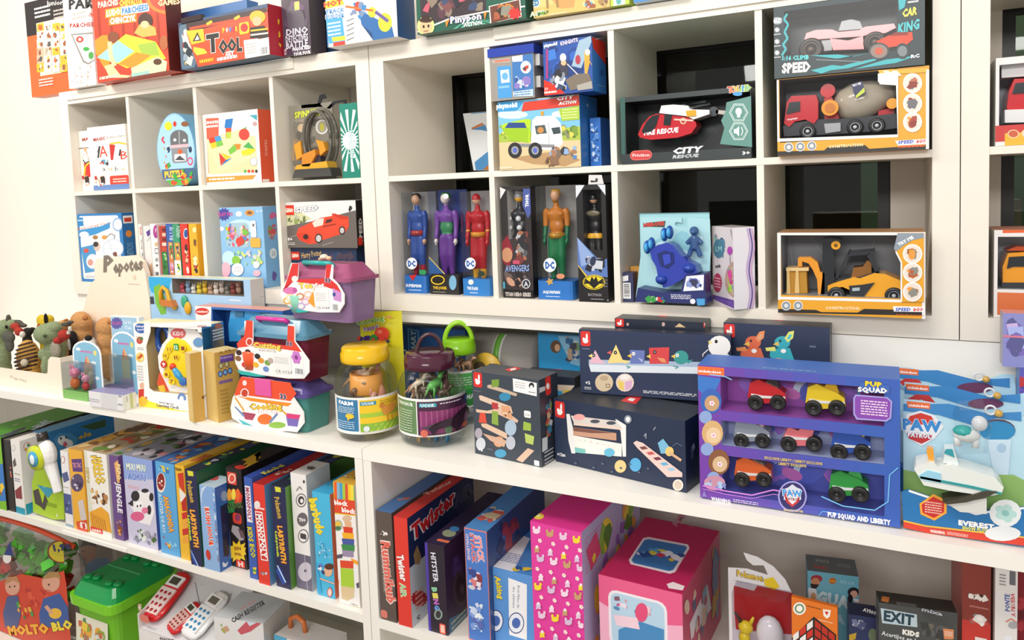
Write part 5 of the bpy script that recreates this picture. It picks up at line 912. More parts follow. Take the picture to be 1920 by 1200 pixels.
f.Q([(962,709),(1007,718),(1007,743),(963,733)],'#f1f1ef');f.LN(966,714,986,730,3,'#b8b8b4');f.E(997,723,5,6,'#26262a');f.E(997,726,3,4,'#e8e8e8');f.LN(991,733,1005,738,1,'#3a3a3a');f.RR(983,769,996,784,'#eef0f0');f.T('106',985,777,994,778,5,'#5a6068');f.RR(1002,862,1012,874,'#eef0f0');f.T('+2',897,842,906,843,5,'#f0f0f0',b=.04);f.LN(915,838,925,846,1,'#6a7078')
t=b['t'];t.T('',0,0,1,1,1,'#fff');t.Q([(946,693),(966,688),(978,691),(956,697)],'#d8322c');t.Q([(956,692),(966,690),(968,693),(958,695)],'#f4e8e4')
r=b['r'];r.RR(1022,708,1033,738,'#d8322c',.2);r.E(1027,724,3,6,'#f4f0ee');r.Q([(1009,728),(1022,724),(1022,732),(1009,738)],'#c8c8c8');r.BL(1020,750,1038,818,22,9,['#c8a88c','#b8503c','#8a9a4a','#3a7a9a','#7a5a4a','#c8ccd4'],5,'rs');r.Q([(1016,822),(1026,818),(1026,842),(1016,848)],'#c8ccd0');r.LN(1020,846,1038,868,4,'#b8bcc4');b.done()
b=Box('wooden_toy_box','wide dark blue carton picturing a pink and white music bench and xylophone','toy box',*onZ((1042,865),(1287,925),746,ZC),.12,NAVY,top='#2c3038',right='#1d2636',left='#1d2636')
f=b['f'];rabbit(f,1050,768,19,34);f.LN(1043,789,1058,792,1,'#8a929c');f.T('+12m',1045,851,1060,853,6,'#f0f0f0',b=.04)
f.Q([(1062,776),(1068,776),(1074,800),(1079,850),(1072,850),(1066,826)],'#eceae8');f.Q([(1154,785),(1174,797),(1174,856),(1168,856),(1164,810)],'#eceae8');f.Q([(1070,779),(1155,789),(1166,802),(1076,792)],'#d8cfc8');f.E(1086,782,11,6,'#f0a8a8');f.E(1116,790,9,3.5,'#4a505c');f.E(1146,793,9,3.5,'#4a505c');f.Q([(1076,792),(1166,802),(1166,806),(1076,797)],'#e8d0c0')
f.Q([(1075,800),(1156,812),(1156,826),(1075,816)],'#c89a80');f.Q([(1075,800),(1150,812),(1110,812),(1076,808)],'#7a5248');f.Q([(1075,816),(1166,832),(1166,856),(1079,848)],'#f0ebe4');f.BL(1080,820,1164,844,24,5,['#e89a8c','#7ab8c0','#f0c88a','#c8a8c0'],5);f.Q([(1078,838),(1098,842),(1098,850),(1079,848)],'#7ac0bc');f.E(1143,848,10,8,'#6ab8d8')
f.E(1178,786,7,8,'#8a929c');f.E(1178,786,4,5,'#e8ecf0');f.E(1164,874,11,12,'#e8c88a');f.E(1192,871,11,13,'#5aaad8');f.Q([(1188,830),(1194,826),(1206,830),(1280,886),(1280,894),(1252,894),(1196,840)],'#e8ccc4')
for k in range(5):f.Q([(1199+13*k,838+10*k),(1210+13*k,836+10*k),(1216+13*k,841+10*k),(1205+13*k,843+10*k)],['#7a4a4a','#c85a5a','#7a3a4a','#6ab0d8','#9ac8e0'][k])
f.Q([(1234,830),(1244,822),(1258,840),(1252,850),(1240,850)],'#7ab8d8');f.E(1256,846,8,9,'#e8c87a');f.L([(1256,848),(1278,863)],5,'#d8b08c');f.L([(1208,818),(1212,812),(1212,822)],1.5,'#a8b0bc');f.L([(1226,806),(1230,800)],1.5,'#a8b0bc');f.L([(1262,836),(1270,830),(1280,836)],1.5,'#5a6a84');f.E(1272,909,10,11,'#e8dcd0');f.E(1272,909,7,8,'#d0c0b0')
for k in range(9):f.E(1080+17*k,868+((k*37)%22),3,2,'#5a6478',6)
t=b['t'];t.Q([(1164,752),(1176,744),(1204,744),(1192,758)],'#d8322c');t.Q([(1176,750),(1182,746),(1192,748),(1186,753)],'#f4e8e4');r=b['r'];r.BL(1292,810,1304,860,6,9,['#4a5468','#3a4458','#8a929c'],3);b.done();ztop=ZC+b.h+.002
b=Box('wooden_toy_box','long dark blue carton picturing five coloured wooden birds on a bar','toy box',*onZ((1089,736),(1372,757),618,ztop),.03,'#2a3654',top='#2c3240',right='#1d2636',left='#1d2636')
f=b['f'];rabbit(f,1098,635,19,29);f.LN(1092,652,1106,656,1,'#8a929c');f.Q([(1104,683),(1372,690),(1372,702),(1108,697)],'#dfe6ee');f.Q([(1104,674),(1372,680),(1372,690),(1104,683)],'#a8bcd4')
f.Q([(1105,681),(1116,656),(1126,674),(1136,680),(1130,682)],'#e8b8c8');f.Q([(1139,681),(1155,646),(1170,680)],'#f0d888');f.Q([(1165,674),(1182,677),(1172,682)],'#f0d888');f.Q([(1181,656),(1209,657),(1208,682),(1182,682)],'#6a7ab8');f.Q([(1217,652),(1255,651),(1254,682),(1218,682)],'#d8464a');f.E(1277,670,14,13,'#3a9a94');f.Q([(1286,676),(1300,674),(1290,682)],'#3a9a94')
for u,v,c_ in((1113,666,'#26262a'),(1154,661,'#26262a'),(1188,663,'#f4f4f4'),(1228,660,'#26262a'),(1270,666,'#f4f4f4')):f.E(u,v,3.2,3.6,c_,10);f.E(u,v,1,1.2,'#ffffff'if c_[1]=='2'else '#202020',6)
for u,v,c_ in((1107,667,'#f0d888'),(1142,661,'#d8605a'),(1180,667,'#f0c85a'),(1216,668,'#f0c85a'),(1262,668,'#f0c85a')):f.Q([(u+4,v-4),(u+4,v+4),(u-4,v)],c_)
f.Q([(1232,670),(1246,672),(1250,680),(1240,679)],'#e89a6a');f.Q([(1196,670),(1206,674),(1204,680)],'#a8b4dc');f.L([(1174,686),(1182,688),(1176,690)],1.5,'#4a9a94');f.L([(1262,686),(1272,688),(1266,691)],1.5,'#4a9a94')
f.E(1133,717,17,17,'#d8c4a4');f.E(1133,709,8,5,'#c0a888');f.R(1136,719,1144,727,'#8a7050');f.R(1137.5,720.5,1142.5,725.5,'#d8c4a4');f.E(1172,717,17,17,'#e8d8cc');f.Q([(1158,712),(1170,716),(1170,732),(1160,728)],'#e8cc6a');f.Q([(1172,716),(1186,712),(1184,728),(1172,732)],'#d8b0d0');f.E(1172,707,9,5,'#f0ece8');f.T('+2',1098,717,1107,717,6,'#f0f0f0',b=.04);f.LN(1096,724,1109,731,2,'#e0e0e0')
f.LN(1206,731,1306,744,3,'#e4e8ee');f.E(1349,649,21,20,'#f0eeec');f.Q([(1334,660),(1366,664),(1372,672),(1352,670)],'#f0eeec');f.E(1343,640,3,3.5,'#202024',10);f.Q([(1328,638),(1336,641),(1330,646)],'#f0d888');f.L([(1328,655),(1318,664),(1318,668)],1.6,'#f4f4f4')
t=b['t'];t.Q([(1216,618),(1222,612),(1238,612),(1232,619)],'#d8322c');b.done()
b=Box('wooden_toy_box','low dark carton with a red emblem on top, lying behind the ramp tower carton','toy box',Vector((.50,-.072,ZC+GAP)),Vector((.65,-.072,ZC)),zfor(.60,-.072,706)-ZC,.07,'#262d3c',top='#3a3f47')
b['t'].Q([(1036,691),(1046,686),(1062,688),(1054,694)],'#d8322c');f=b['f'];f.Q([(1044,721),(1080,723),(1062,742),(1044,744)],'#d8c4b0');f.Q([(1044,732),(1056,734),(1050,744),(1044,744)],'#3a9ac8');f.Q([(1056,732),(1070,730),(1060,742)],'#e0c04a');b.done()
Yb=.14;zb2=ZC+.24
def back(name,label,cat,u0,u1,vt,Y,dep,col,**kw):
 P0=Vector((xfor(u0,Y,0),Y,ZC+GAP));P1=Vector((xfor(u1,Y,0),Y,ZC));return Box(name,label,cat,P0,P1,zfor(P0.x,Y,vt)-ZC,dep,col,**kw)
b=back('wooden_toy_box','tall dark carton whose top shows above the bird carton, two red side emblems','toy box',1153,1322,597,-.067,.062,'#1f2838',top='#2f343c')
b.P0.y+=0;f=b['f'];rabbit(f,1162,605,16,16);rabbit(f,1323,607,8,14);f.E(1177,608,2.5,3,'#c8a0a0');f.Q([(1265,613),(1274,606),(1286,614)],'#d8b890');f.E(1244,608,3,4,'#c8a8a0');b['t'].Q([(1232,593),(1240,589),(1256,590),(1248,595)],'#d8322c');b.done()
b=back('wooden_toy_box','dark blue carton picturing an orange and a turquoise toy bunny','toy box',1357,1556,605,-.067,.062,'#28334e',top='#3a3a40',right='#3a3634')
f=b['f'];rabbit(f,1368,620,20,26);b['t'].Q([(1448,600),(1458,594),(1476,596),(1466,602)],'#d8322c');f.LN(1518,646,1530,654,1,'#6a7890');f.LN(1490,680,1552,690,2,'#c8ccd4')
for(u,v,c1,c2,c3)in((1410,640,'#d86a4a','#e8905a','#d8a888'),(1465,640,'#3aa8b8','#e0e07a','#4ac0cc')):
 f.E(u+2,v+2,15,12,c1);f.Q([(u+6,v-6),(u+14,v-18),(u+24,v-20),(u+22,v-6),(u+12,v+2)],c2);f.Q([(u+10,v-4),(u+16,v-14),(u+20,v-12),(u+16,v-4)],c3);f.E(u-2,v-1,2.2,2.6,'#26262a',8);f.Q([(u-16,v+6),(u-6,v),(u-4,v+8)],'#e8c05a');f.Q([(u-20,v+14),(u+16,v+12),(u+24,v+34),(u-4,v+44),(u-22,v+28)],c1);f.E(u-6,v+40,14,9,c3 if c1[1]=='d'else '#d8a888');f.E(u+4,v+18,5,4,'#f0f0f0')
 f.Q([(u-30,v+12),(u-12,v+10),(u-10,v+18),(u-28,v+18)],c2)
b.done()
# items pushed to the back under the cube shelves
b=back('game_box','blue game box lying deep behind the jars, with pale vertical lettering','box',742,870,611,.125,.035,'#24508c',top='#3a66a0');f=b['f'];f.Q([(764,614),(786,620),(786,672),(766,672)],'#5a96cc');f.Q([(767,618),(783,622),(783,670),(768,670)],'#2a5ca0');f.T('SMART',775,668,775,620,9,'#b8d8f0',b=.03);f.E(758,662,6,7,'#d8dce8');f.E(758,662,3,4,'#24508c');f.L([(740,665),(756,652)],1.5,'#c8d4e4');b.done()
def roll():
 u0,u1,Y=886,1006,.17;x0=xfor(u0,Y,ZC+.18);x1=xfor(u1,Y,ZC+.18);zt=zfor(x0,Y,621);r=.072
 o=MB().lathe([(0,0),(r,0),(r,x1-x0),(0,x1-x0)],(0,0,0),'#aaa49e','m',28,'x').build('rolled_rug',None,(x0+.004,Y+.02,zt-r),0,label='thick grey rolled mat with a green paper band, under the cube shelves',category='rolled mat')
 L=xfor(942,Y,ZC+.18)-x0
 for a,w_,c_,k in((-.5,1,'#eef0ea',.0015),(-.3,.6,'#7ac04a',.003)):
  w=.03;MB().lathe([(r+.0004,L+a*w),(r+k,L+a*w),(r+k,L+(a+w_)*w),(r+.0004,L+(a+w_)*w)],(0,0,0),c_,'p',28,'x',PI*.6,PI*1.75).build('paper_band',o)
 P=MB();P.box((x0+.005,.12,ZC+GAP),(x1-.006,.30,zt-2*r-.005),'#27508c');P.build('flat_box',None,(0,0,0),0,label='blue flat carton under the rolled grey mat',category='box')
roll()
b=back('toy_box','bright blue carton with a small picture of a child, right of the grey roll','box',1007,1100,625,.13,.1,'#2a9ad8',top='#8ac0e0');f=b['f'];f.E(1042,650,10,12,'#6a4a34');f.E(1045,652,5,7,'#d8b08c');f.Q([(1046,630),(1100,622),(1100,690),(1070,682)],'#8fc4e4');f.BL(1058,626,1090,684,26,10,['#7a9a6a','#d8d8e0','#3a6a9a','#c8a890','#4a4a5a'],4);b.done()
mb=MB();mb.lathe([(0,0),(.048,0),(.048,.006),(0,.006)],(0,0,.14),'#d8b03c','p',26,'y');F=Face(mb,(-.05,-.001,.09),(1,0,0),(0,0,1),(0,-1,0),.1,.1);F.c(.3,.5,.22,'#6a5a44',12);F.t('SET',.74,.62,.14,'#6a5020',b=.03);F.t('TOY',.74,.4,.14,'#6a5020',b=.03);mb.box((-.02,.001,.001),(.02,.006,.1),'#2f7a3c');mb.build('round_sign',None,(xfor(912,.06,ZC+.14),.06,ZC),0,label='round yellow card sign with dark lettering beside the green-lidded jar',category='sign')
# ------------------------------------------------------------------ the blue rescue vehicle display box
P0,P1,h=onZ((1313,935),(1688,993),687,ZC);P0.z+=.0026
b=Box('vehicle_set_box','large blue and purple open-shelved box with seven small toy vehicles','toy set',P0,P1,h,.105,'#3c5cb8',skip='f',right='#3a58ac',left='#3558b0',top='#3f6fc0')
w,hh,dp=b.w,b.h,b.d;tiers=[]
def fz(u,v):return b['f'].at(u,v)
F=b['f']
def band(pts,c):b.mb.add([(F.at(u,v)[0]*w,0,F.at(u,v)[1]*hh)for u,v in pts],[tuple(range(len(pts)))],c)
zA=[(F.at(1500,716)[1]*hh,F.at(1500,784)[1]*hh),(F.at(1500,804)[1]*hh,F.at(1500,852)[1]*hh),(F.at(1500,872)[1]*hh,F.at(1500,945)[1]*hh)]
xl=F.at(1352,780)[0]*w;xr=F.at(1658,800)[0]*w;PUR,BLU='#6f47a8','#3f62b8'
def strip(x0,z0,x1,z1):
 n=8
 for k in range(n):
  t0,t1=x0+(x1-x0)*k/n,x0+(x1-x0)*(k+1)/n;q=((t0+t1)/2/w)
  c='#%02x%02x%02x'%tuple(int(a+(c_-a)*min(1,max(0,q*1.15)))for a,c_ in zip((122,66,168),(60,98,184)))
  b.mb.add([(t0,0,z0),(t1,0,z0),(t1,0,z1),(t0,0,z1)],[(0,1,2,3)],c)
strip(0,0,w,zA[2][1]);strip(0,zA[0][0],w,hh);strip(xl,zA[0][1]-.018,xr,zA[0][1]);strip(xl,zA[1][1]-.02,xr,zA[1][1])
strip(xl,zA[1][0],xr,zA[0][1]-.018);strip(xl,zA[2][0],xr,zA[1][1]-.02)
strip(0,zA[2][1],xl,zA[0][0]);strip(xr,zA[2][1],w,zA[0][0])
for(zt,zb),c_ in zip(zA,('#a455b8','#b4bfe8','#5560c0')):
 b.mb.add([(xl,.001,zb),(xr,.001,zb),(xr,.001,zt),(xl,.001,zt),(xl,dp*.75,zb),(xr,dp*.75,zb),(xr,dp*.75,zt),(xl,dp*.75,zt)],[(4,5,6,7),(0,1,5,4),(1,2,6,5),(2,3,7,6),(3,0,4,7)],c_)
 g=Face(b.mb,(xl,dp*.75,zb),(1,0,0),(0,0,1),(0,-1,0),xr-xl,zt-zb);g.blobs(.02,.05,.98,.95,16,.5,['#7aa8e8','#a070d8','#d0e0f8','#5a6ad0','#d878c8'],5,'e')
f=F
f.Q([(1306,686),(1358,690),(1358,706),(1306,702)],'#e8703c');f.T('nickelodeon',1310,695,1352,698,4.5,'#ffffff',b=.04)
f.L([(1330,702),(1360,706),(1372,712)],2,'#8ac0f0');f.Q([(1306,704),(1352,710),(1340,736),(1320,742),(1308,730)],'#3f78c8')
for u,v,c1,c2 in((1333,752,'#3a66b8','#c8a078'),(1336,812,'#d8b07a','#e8c8a0'),(1348,866,'#8a5a3c','#d8b890')):
 f.E(u,v,20,24,c1);f.E(u+2,v+4,14,15,c2);f.E(u-10,v+30,12,12,'#8fa8d8');f.flower(*f.at(u+2,v+4),.02,'#f0e4f0','#e86a9a')
f.E(1340,905,20,14,'#c890a8');f.BL(1316,894,1364,922,10,9,['#b0c8e8','#d8a0b0','#8a90c8'],4)
f.L([(1318,910),(1360,920),(1410,928),(1450,918),(1490,925)],2.5,'#d88ae0');f.L([(1318,916),(1360,926),(1410,934),(1450,926),(1480,930)],1.5,'#c080d8');f.L([(1540,930),(1580,948),(1640,956),(1665,940),(1668,890),(1684,876)],2.2,'#7ac0f0');f.L([(1535,968),(1542,958),(1572,962)],1.8,'#6ab0f0')
f.Q([(1316,930),(1321,918),(1326,931)],'#8a78c0');f.T('WARNING:',1334,934,1371,940,7,'#f0eef8',b=.06);f.LN(1375,934,1422,948,2,'#d8d0e8');f.T('PUP SQUAD AND LIBERTY',1552,963,1670,979,9,'#ffffff',b=.07);f.LN(1582,975,1636,985,1,'#c8dcf4')
f.Q([(1612,716),(1668,722),(1668,738),(1612,734)],'#3f68b8');f.T('PUP',1622,718,1654,721,9,'#f4d82c',out='#26264a',b=.07);f.T('SQUAD',1608,729,1664,732,9,'#f2f2f6',out='#26264a',b=.07,ow=.08)
f.Q([(1604,739),(1664,744),(1673,752),(1671,784),(1662,790),(1606,786),(1600,776),(1600,746)],'#a8a0e0');f.Q([(1605,742),(1662,746),(1670,753),(1668,782),(1660,787),(1608,783),(1603,775),(1603,747)],'#8a4ab0');f.LN(1614,748,1664,782,6,'#f0d8f0')
f.T('EXCLUSIVE LIBERTY / LIBERTY EXCLUSIVE',1434,857,1542,869,5,'#e8c860',b=.03);f.T('LIBERTY EXCLUSIVE',1460,868,1512,873,5,'#e8c860',b=.03);f.LN(1440,688,1532,696,1,'#e0e8f8')
f.E(1486,930,27,29,'#a8a0e0',24);f.E(1486,930,24,26,'#35306c',24);f.ST(1486,926,19,'#d8dce8',6,.8);f.Q([(1470,922),(1502,924),(1498,940),(1486,950),(1474,940)],'#c83c3c');f.Q([(1474,924),(1498,926),(1494,938),(1486,945),(1478,937)],'#e8e0e8');f.T('PAW',1468,922,1504,925,12,'#4a9ae0',out='#f4f4f8',b=.06);f.T('PATROL',1474,934,1500,936,5,'#8a2a3c',b=.03);f.T('MIGHTY MOVIE',1470,955,1506,958,4,'#d8c890',b=.04)
r=b['r'];f=b['t'];f.LN(1430,690,1530,696,1,'#c8d8f0')
o=b.done()
def minicar(u,v,s,c,c2,lab,bike=False):
 """small friction vehicle with a driver seat hump; (u,v) = between the wheels on its tier"""
 y=.012;mb=MB();q=[(-36,-8),(-32,-34),(-16,-40),(2,-32),(20,-24),(34,-14),(36,2),(-30,6)]if not bike else[(-34,-10),(-24,-30),(-6,-22),(10,-36),(26,-28),(20,-10),(8,6),(-14,6)]
 ext(mb,b,[(u+x*s,v+y_*s)for x,y_ in q],y,y+.034,c);t=mb.build('toy_vehicle',o)
 mb=MB();ext(mb,b,[(u+x*s,v+y_*s)for x,y_ in((-4,-32),(4,-44),(18,-42),(24,-24),(10,-26))],y+.006,y+.028,c2);mb.build('cockpit',t)
 mb=MB();ext(mb,b,[(u+x*s,v+y_*s)for x,y_ in((-30,-14),(-8,-10),(22,-8),(34,-8),(34,-4),(-28,-6))],y-.0015,y,'#e8e8ea'if c!='#e8e8e8'else '#c02030');mb.build('side_stripe',t)
 for du in(-22,20)if not bike else(-24,24):wheel(b,t,u+du*s,v+4*s,14*s,y-.008,y+.01,'#2c2c30','#18181a')
for a in((1438,752,1.0,'#c8242c','#2a2428',''),(1548,762,1.05,'#e8c82c','#d8b020',''),(1410,824,.95,'#8f98a8','#e0a0b0',''),(1502,830,1.0,'#e87a84','#c89078','',True),(1596,845,1.05,'#2c56b0','#e0c040',''),(1412,897,.98,'#e0642c','#3a2c28',''),(1592,925,1.05,'#2f9a44','#3fb058','')):minicar(*a)
MB().box((xl,.0003,zA[2][1]),(xr,.0008,zA[0][0]),'#ffffff','clear').build('clear_window',o)
# ------------------------------------------------------------------ three hanging packs at the right end
for i,(du,vt,Y,lb)in enumerate(((0,757,-.245,'pale blue rescue vehicle pack with a shield logo, the front one of three'),(-2,724,.0,'pale blue rescue vehicle pack, the middle one of three nested packs'),(-22,694,.055,'pale blue rescue vehicle pack, the rear one of three nested packs'))):
 z0=ZC+GAP;u0=1690+du;P0=atZ(1694,990,ZC);Y=P0.y;P0.z=z0;P1=P0+Vector((.245,0,0));h=zfor(P0.x,Y,vt)-ZC
 if i:Yq=(-.165,-.085)[i-1];Q_=atY(u0+4,vt,Yq);P0=Vector((Q_.x+.004,Yq,z0));P1=P0+Vector((.228-.015*(i-1),0,0));h=Q_.z-ZC
 b=Box('vehicle_pack',lb,'toy pack',P0,P1,h*.2,.03 if i else .035,'#2a7ab8',top='#2a6aa8',group=None,skip='')
 F=b['f'];FB=Face(MB(),(0,.0295,0),(1,0,0),(0,0,1),(0,-1,0),b.w,h);FB.inv=M4(b).inverted()
 pk=b.done()
 mb=MB();pts=[(0,0),(b.w,0),(b.w,h*.9),(b.w*.985,h*1.0),(b.w*.9,h*1.0),(b.w*.72,h*.93),(b.w*.5,h*.92),(b.w*.3,h*.98),(b.w*.12,h),(0,h)]
 mb.prism(pts,'#b8dcec','p','y',.0305,.032);FB.mb=mb;s=1;dv=vt-757
 du2=du
 T=lambda L:[(x+du2,y+dv)for x,y in L]
 FB.Q(T([(1690,757),(1780,757),(1850,775),(1915,772),(1915,790),(1870,784),(1820,796),(1760,778),(1690,770)]),'#3f86c4');FB.Q(T([(1700,752),(1744,756),(1744,767),(1702,764)]),'#e8703c');FB.T('nickelodeon',1704+du2,759+dv,1741+du2,762+dv,4.5,'#fff',b=.04)
 if i:FB.Q(T([(1696,784),(1720,772),(1744,774),(1756,788)]),'#c83c3c');FB.E(1850+du2,790+dv,34,10,'#6a3a5c');FB.T('A A',1704+du2,788+dv,1738+du2,788+dv,12,'#8ab0d0',b=.05)
 else:
  FB.E(1870,806,34,20,'#5a3c4c');FB.E(1870,808,34,19,'#2f8ac0');FB.Q([(1850,824),(1896,824),(1890,900),(1866,900)],'#c8e0f0');FB.E(1878,840,9,9,'#a8c8e0');FB.Q([(1690,880),(1740,890),(1900,890),(1920,900),(1920,960),(1690,940)],'#8fb868');FB.E(1760,860,40,30,'#b8dcec')
  FB.Q([(1688,800),(1700,776),(1726,770),(1752,778),(1770,800),(1752,822),(1728,836),(1704,822)],'#e4e8ee');FB.Q([(1698,796),(1706,780),(1726,774),(1746,780),(1756,796)],'#d03c34');FB.T('PAW',1692,794,1766,800,20,'#3a8ad0',out='#f0f0f4',b=.07);FB.Q([(1700,812),(1748,816),(1744,824),(1728,832),(1704,822)],'#c03038');FB.T('PATROL',1702,814,1746,818,8,'#e8ecf4',out='#3a4a7c',b=.05)
 mb.build('backing_card',pk)
 x,z=lp(b,1858+du2,770+dv,.02);mb=MB();mb.tube([(x+.008*math.cos(a*PI/6),.024,z+.008*math.sin(a*PI/6))for a in range(13)],.002,'#d8dce0');mb.ell((x+.012,.024,z-.005),.007,'#c8a050');mb.build('key_ring',pk)
 if i==0:
  b.h=h*.2
  mb=MB();y=-.03;ext(mb,b,[(1714,880),(1718,872),(1736,868),(1752,868),(1760,876),(1784,872),(1830,884),(1866,896),(1882,914),(1878,926),(1858,930),(1822,926),(1780,920),(1732,910)],y,.02,'#e4e8e4');v=mb.build('snow_plow',pk)
  mb=MB();ext(mb,b,[(1768,868),(1772,846),(1790,846),(1798,872)],y+.01,.02,'#dce4e4');ext(mb,b,[(1770,850),(1774,843),(1786,843),(1790,858)],y+.008,y+.012,'#3a9aa8');mb.build('cabin',v)
  mb=MB();ext(mb,b,[(1737,846),(1740,840),(1750,842),(1752,866),(1742,866)],y+.01,y+.025,'#e8a03c');mb.build('beacon',v)
  mb=MB();ext(mb,b,[(1722,892),(1740,882),(1764,888),(1764,906),(1730,900)],y-.002,y,'#9ad0e8');mb.build('side_window',v)
  mb=MB();ext(mb,b,[(1724,897),(1820,916),(1878,928),(1878,924),(1822,911),(1726,893)],y-.002,y,'#3a9a9c');mb.build('side_stripe',v)
  mb=MB();ext(mb,b,[(1768,942),(1800,935),(1850,920),(1870,922),(1856,930),(1812,942),(1776,946)],y-.004,.01,'#4a463c');ext(mb,b,[(1778,946),(1850,934),(1850,964),(1800,960)],y,.01,'#d8d8d4');mb.build('plow_blade',v)
  mb=MB();q=sc(b,1816,815,-.02);x,z=lp(b,1812,815,-.02);mb.ell((x,-.02,z),(22*q,14*q,14*q),'#d8dcdc');mb.ell((x-5*q,-.02,z+6*q),(17*q,15*q,11*q),'#3aa8a4');mb.ell((x+20*q,-.022,z+24*q),(13*q,11*q,14*q),'#d4d8dc')
  for du_,dv_ in((-14,-22),(14,-22)):mb.tube([(x+du_*q,-.02,z),(x+du_*q,-.022,z+dv_*q)],6*q,'#dde2e4')
  mb.build('toy_dog',pk)
  mb=MB();ext(mb,b,[(1790,796),(1800,770),(1850,768),(1860,796),(1852,850),(1800,852)],y-.006,.028,'#fff','clear');mb.build('clear_bubble',pk)
  mb=MB();y=-.004;ext(mb,b,[(1690,922),(1704,918),(1770,940),(1830,962),(1862,956),(1925,950),(1925,1024),(1737,998),(1694,984)],y-.003,y,'#2a76b4','p');FF=Face(mb,(0,y-.0032,0),(1,0,0),(0,0,1),(0,-1,0),b.w,h);FF.inv=M4(b).inverted()
  FF.Q([(1691,977),(1735,988),(1925,1010),(1925,1024),(1737,1001),(1693,989)],'#d8402c');FF.L([(1691,976),(1735,986),(1925,1008)],3,'#f0b83c');FF.L([(1704,920),(1770,942),(1830,964),(1862,958),(1925,952)],4,'#eef4f8');FF.T('EVEREST',1797,979,1864,988,9,'#ffffff',b=.08);FF.T('SNOW PLOW',1804,989,1856,995,6,'#e8e060',b=.06);FF.T('WARNING:',1744,995,1772,999,5,'#f8e8e4',b=.05);FF.LN(1776,996,1815,1008,3,'#f4d8d0')
  FF.Q([(1724,944),(1750,926),(1775,938),(1775,962),(1752,976),(1726,964)],'#f0a83c');FF.Q([(1728,946),(1750,931),(1770,941),(1770,960),(1751,971),(1730,961)],'#c8302c');FF.LN(1734,938,1766,966,5,'#f0c8b8')
  FF.E(1885,962,30,26,'#e8ecee');FF.flower(*FF.at(1885,962),.07,'#b8dcd8','#8ac0bc');FF.E(1880,1000,34,14,'#e4e8ea');mb.build('printed_foot',pk)
  # stock at the far right, on its own low rack
X_=xfor(1896,-.09,-.2)+.012
b=Box('toy_box','violet and blue carton at the right edge, lower one of the stack','box',Vector((X_,-.09,ZC+GAP)),Vector((X_+.3,-.09,ZC)),zfor(X_,-.09,690)-ZC,.05,'#5a5cae',top='#4a6ac0',left='#4a86c8');f=b['f'];f.BL(1892,695,1925,745,10,20,['#6a8ad8','#7a5ac0','#4a4a9c'],3);f.E(1914,716,9,10,'#c03a3c');b.done()
z_=ZC+b.h+.001
b=Box('toy_box','lilac pack on top of the violet carton at the right edge','box',Vector((xfor(1880,-.09,0),-.09,z_)),Vector((X_+.3,-.09,z_)),zfor(X_,-.09,588)-z_,.045,'#8a8cc8',top='#d88a84',left='#9a98a8');f=b['f'];f.BL(1884,592,1925,680,14,22,['#a8b4e8','#7a6ab8','#c8b0e0','#5a5a90'],4);f.R(1880,628,1925,634,'#d87a8c');b.done()
# ------------------------------------------------------------------ worktop, left part
def frus(mb,b,z0,z1,i0,i1,m,kind='g',q=.16):
 """rounded tray between two heights, inset i0 below and i1 above"""
 vs=[];n=0
 for z,i in((z0,i0),(z1,i1)):
  x0,x1,y0,y1=i,b.w-i,i,b.d-i;k=q*min(x1-x0,y1-y0)
  L=[]
  for cx,cy,a in((x1-k,y1-k,0),(x0+k,y1-k,90),(x0+k,y0+k,180),(x1-k,y0+k,270)):
   for j in range(5):t=math.radians(a+22.5*j);L.append((cx+k*math.cos(t),cy+k*math.sin(t),z))
  n=len(L);vs+=L
 mb.add(vs,[tuple(range(n-1,-1,-1)),tuple(range(n,2*n))]+[(i,(i+1)%n,(i+1)%n+n,i+n)for i in range(n)],m,kind);return mb
def play_case(p0,p1,z,vt,dep,lab,tub,lid,handle,items,card,art):
 P0,P1=Vector(p0),Vector(p1);P0.z=z;h=zfor(P0.x,P0.y,vt)-z-.001;b=Fr(P0,P1,h,dep)
 r=empty('play_case',P0,b.rz,label=lab,category='play case',group='stacked play-set cases')
 t=MB();frus(t,b,0,h*.70,.012,.004,tub,'tint');t.build('tub',r)
 l=MB();frus(l,b,h*.70,h*.76,-.003,-.003,lid,'tint');frus(l,b,h*.76,h*.985,.004,.03,lid,'tint');l.build('lid',r)
 R=random.Random(len(lab))
 for i,c in enumerate(items):
  m=MB();x=b.w*(.2+.6*((i*.37)%1));y=dep*(.25+.5*((i*.61)%1));zz=h*(.12+.36*((i*.43)%1));k=R.uniform(.16,.26)*h
  if i%3==0:m.lathe([(0,0),(k,0),(k*1.1,k*1.2),(k*.9,k*1.3),(0,k*1.3)],(x,y,zz),c,'g',16)
  elif i%3==1:m.ell((x,y,zz+k*.7),(k*1.2,k,k*.8),c)
  else:m.tube([(x-k,y,zz),(x,y-.01,zz+k*.6),(x+k*1.2,y,zz+k*.8)],[k*.3,k*.5,k*.25],c)
  m.build('play_piece',r)
 hb=MB();pts=[(b.w*.3,.03,h*.93),(b.w*.3,.012,h*1.0),(b.w*.7,.012,h*1.0),(b.w*.7,.03,h*.93)]if handle[1]else[(b.w*.34,-.008,h*.98),(b.w*.34,-.012,h*.70),(b.w*.62,-.012,h*.70),(b.w*.62,-.008,h*.98)]
 if handle[1]:hb.tube(pts,.007,handle[0])
 else:hb.box((b.w*.33,-.009,h*.66),(b.w*.56,.004,h*.99),handle[0],'g')
 hb.build('handle'if handle[1]else 'clasp',r)
 m=MB();y=-.006;m.prism([(x_,min(max(z_,.002),h-.002))for x_,z_ in(lp(b,u_,v_,y)for u_,v_ in card)],'#f4f2f0','p','y',y,y+.0015);F=pface(m,b,y-.0003);art(F);m.build('label_card',r)
 if not handle[1]:pass
 return b,r,z+h+.001
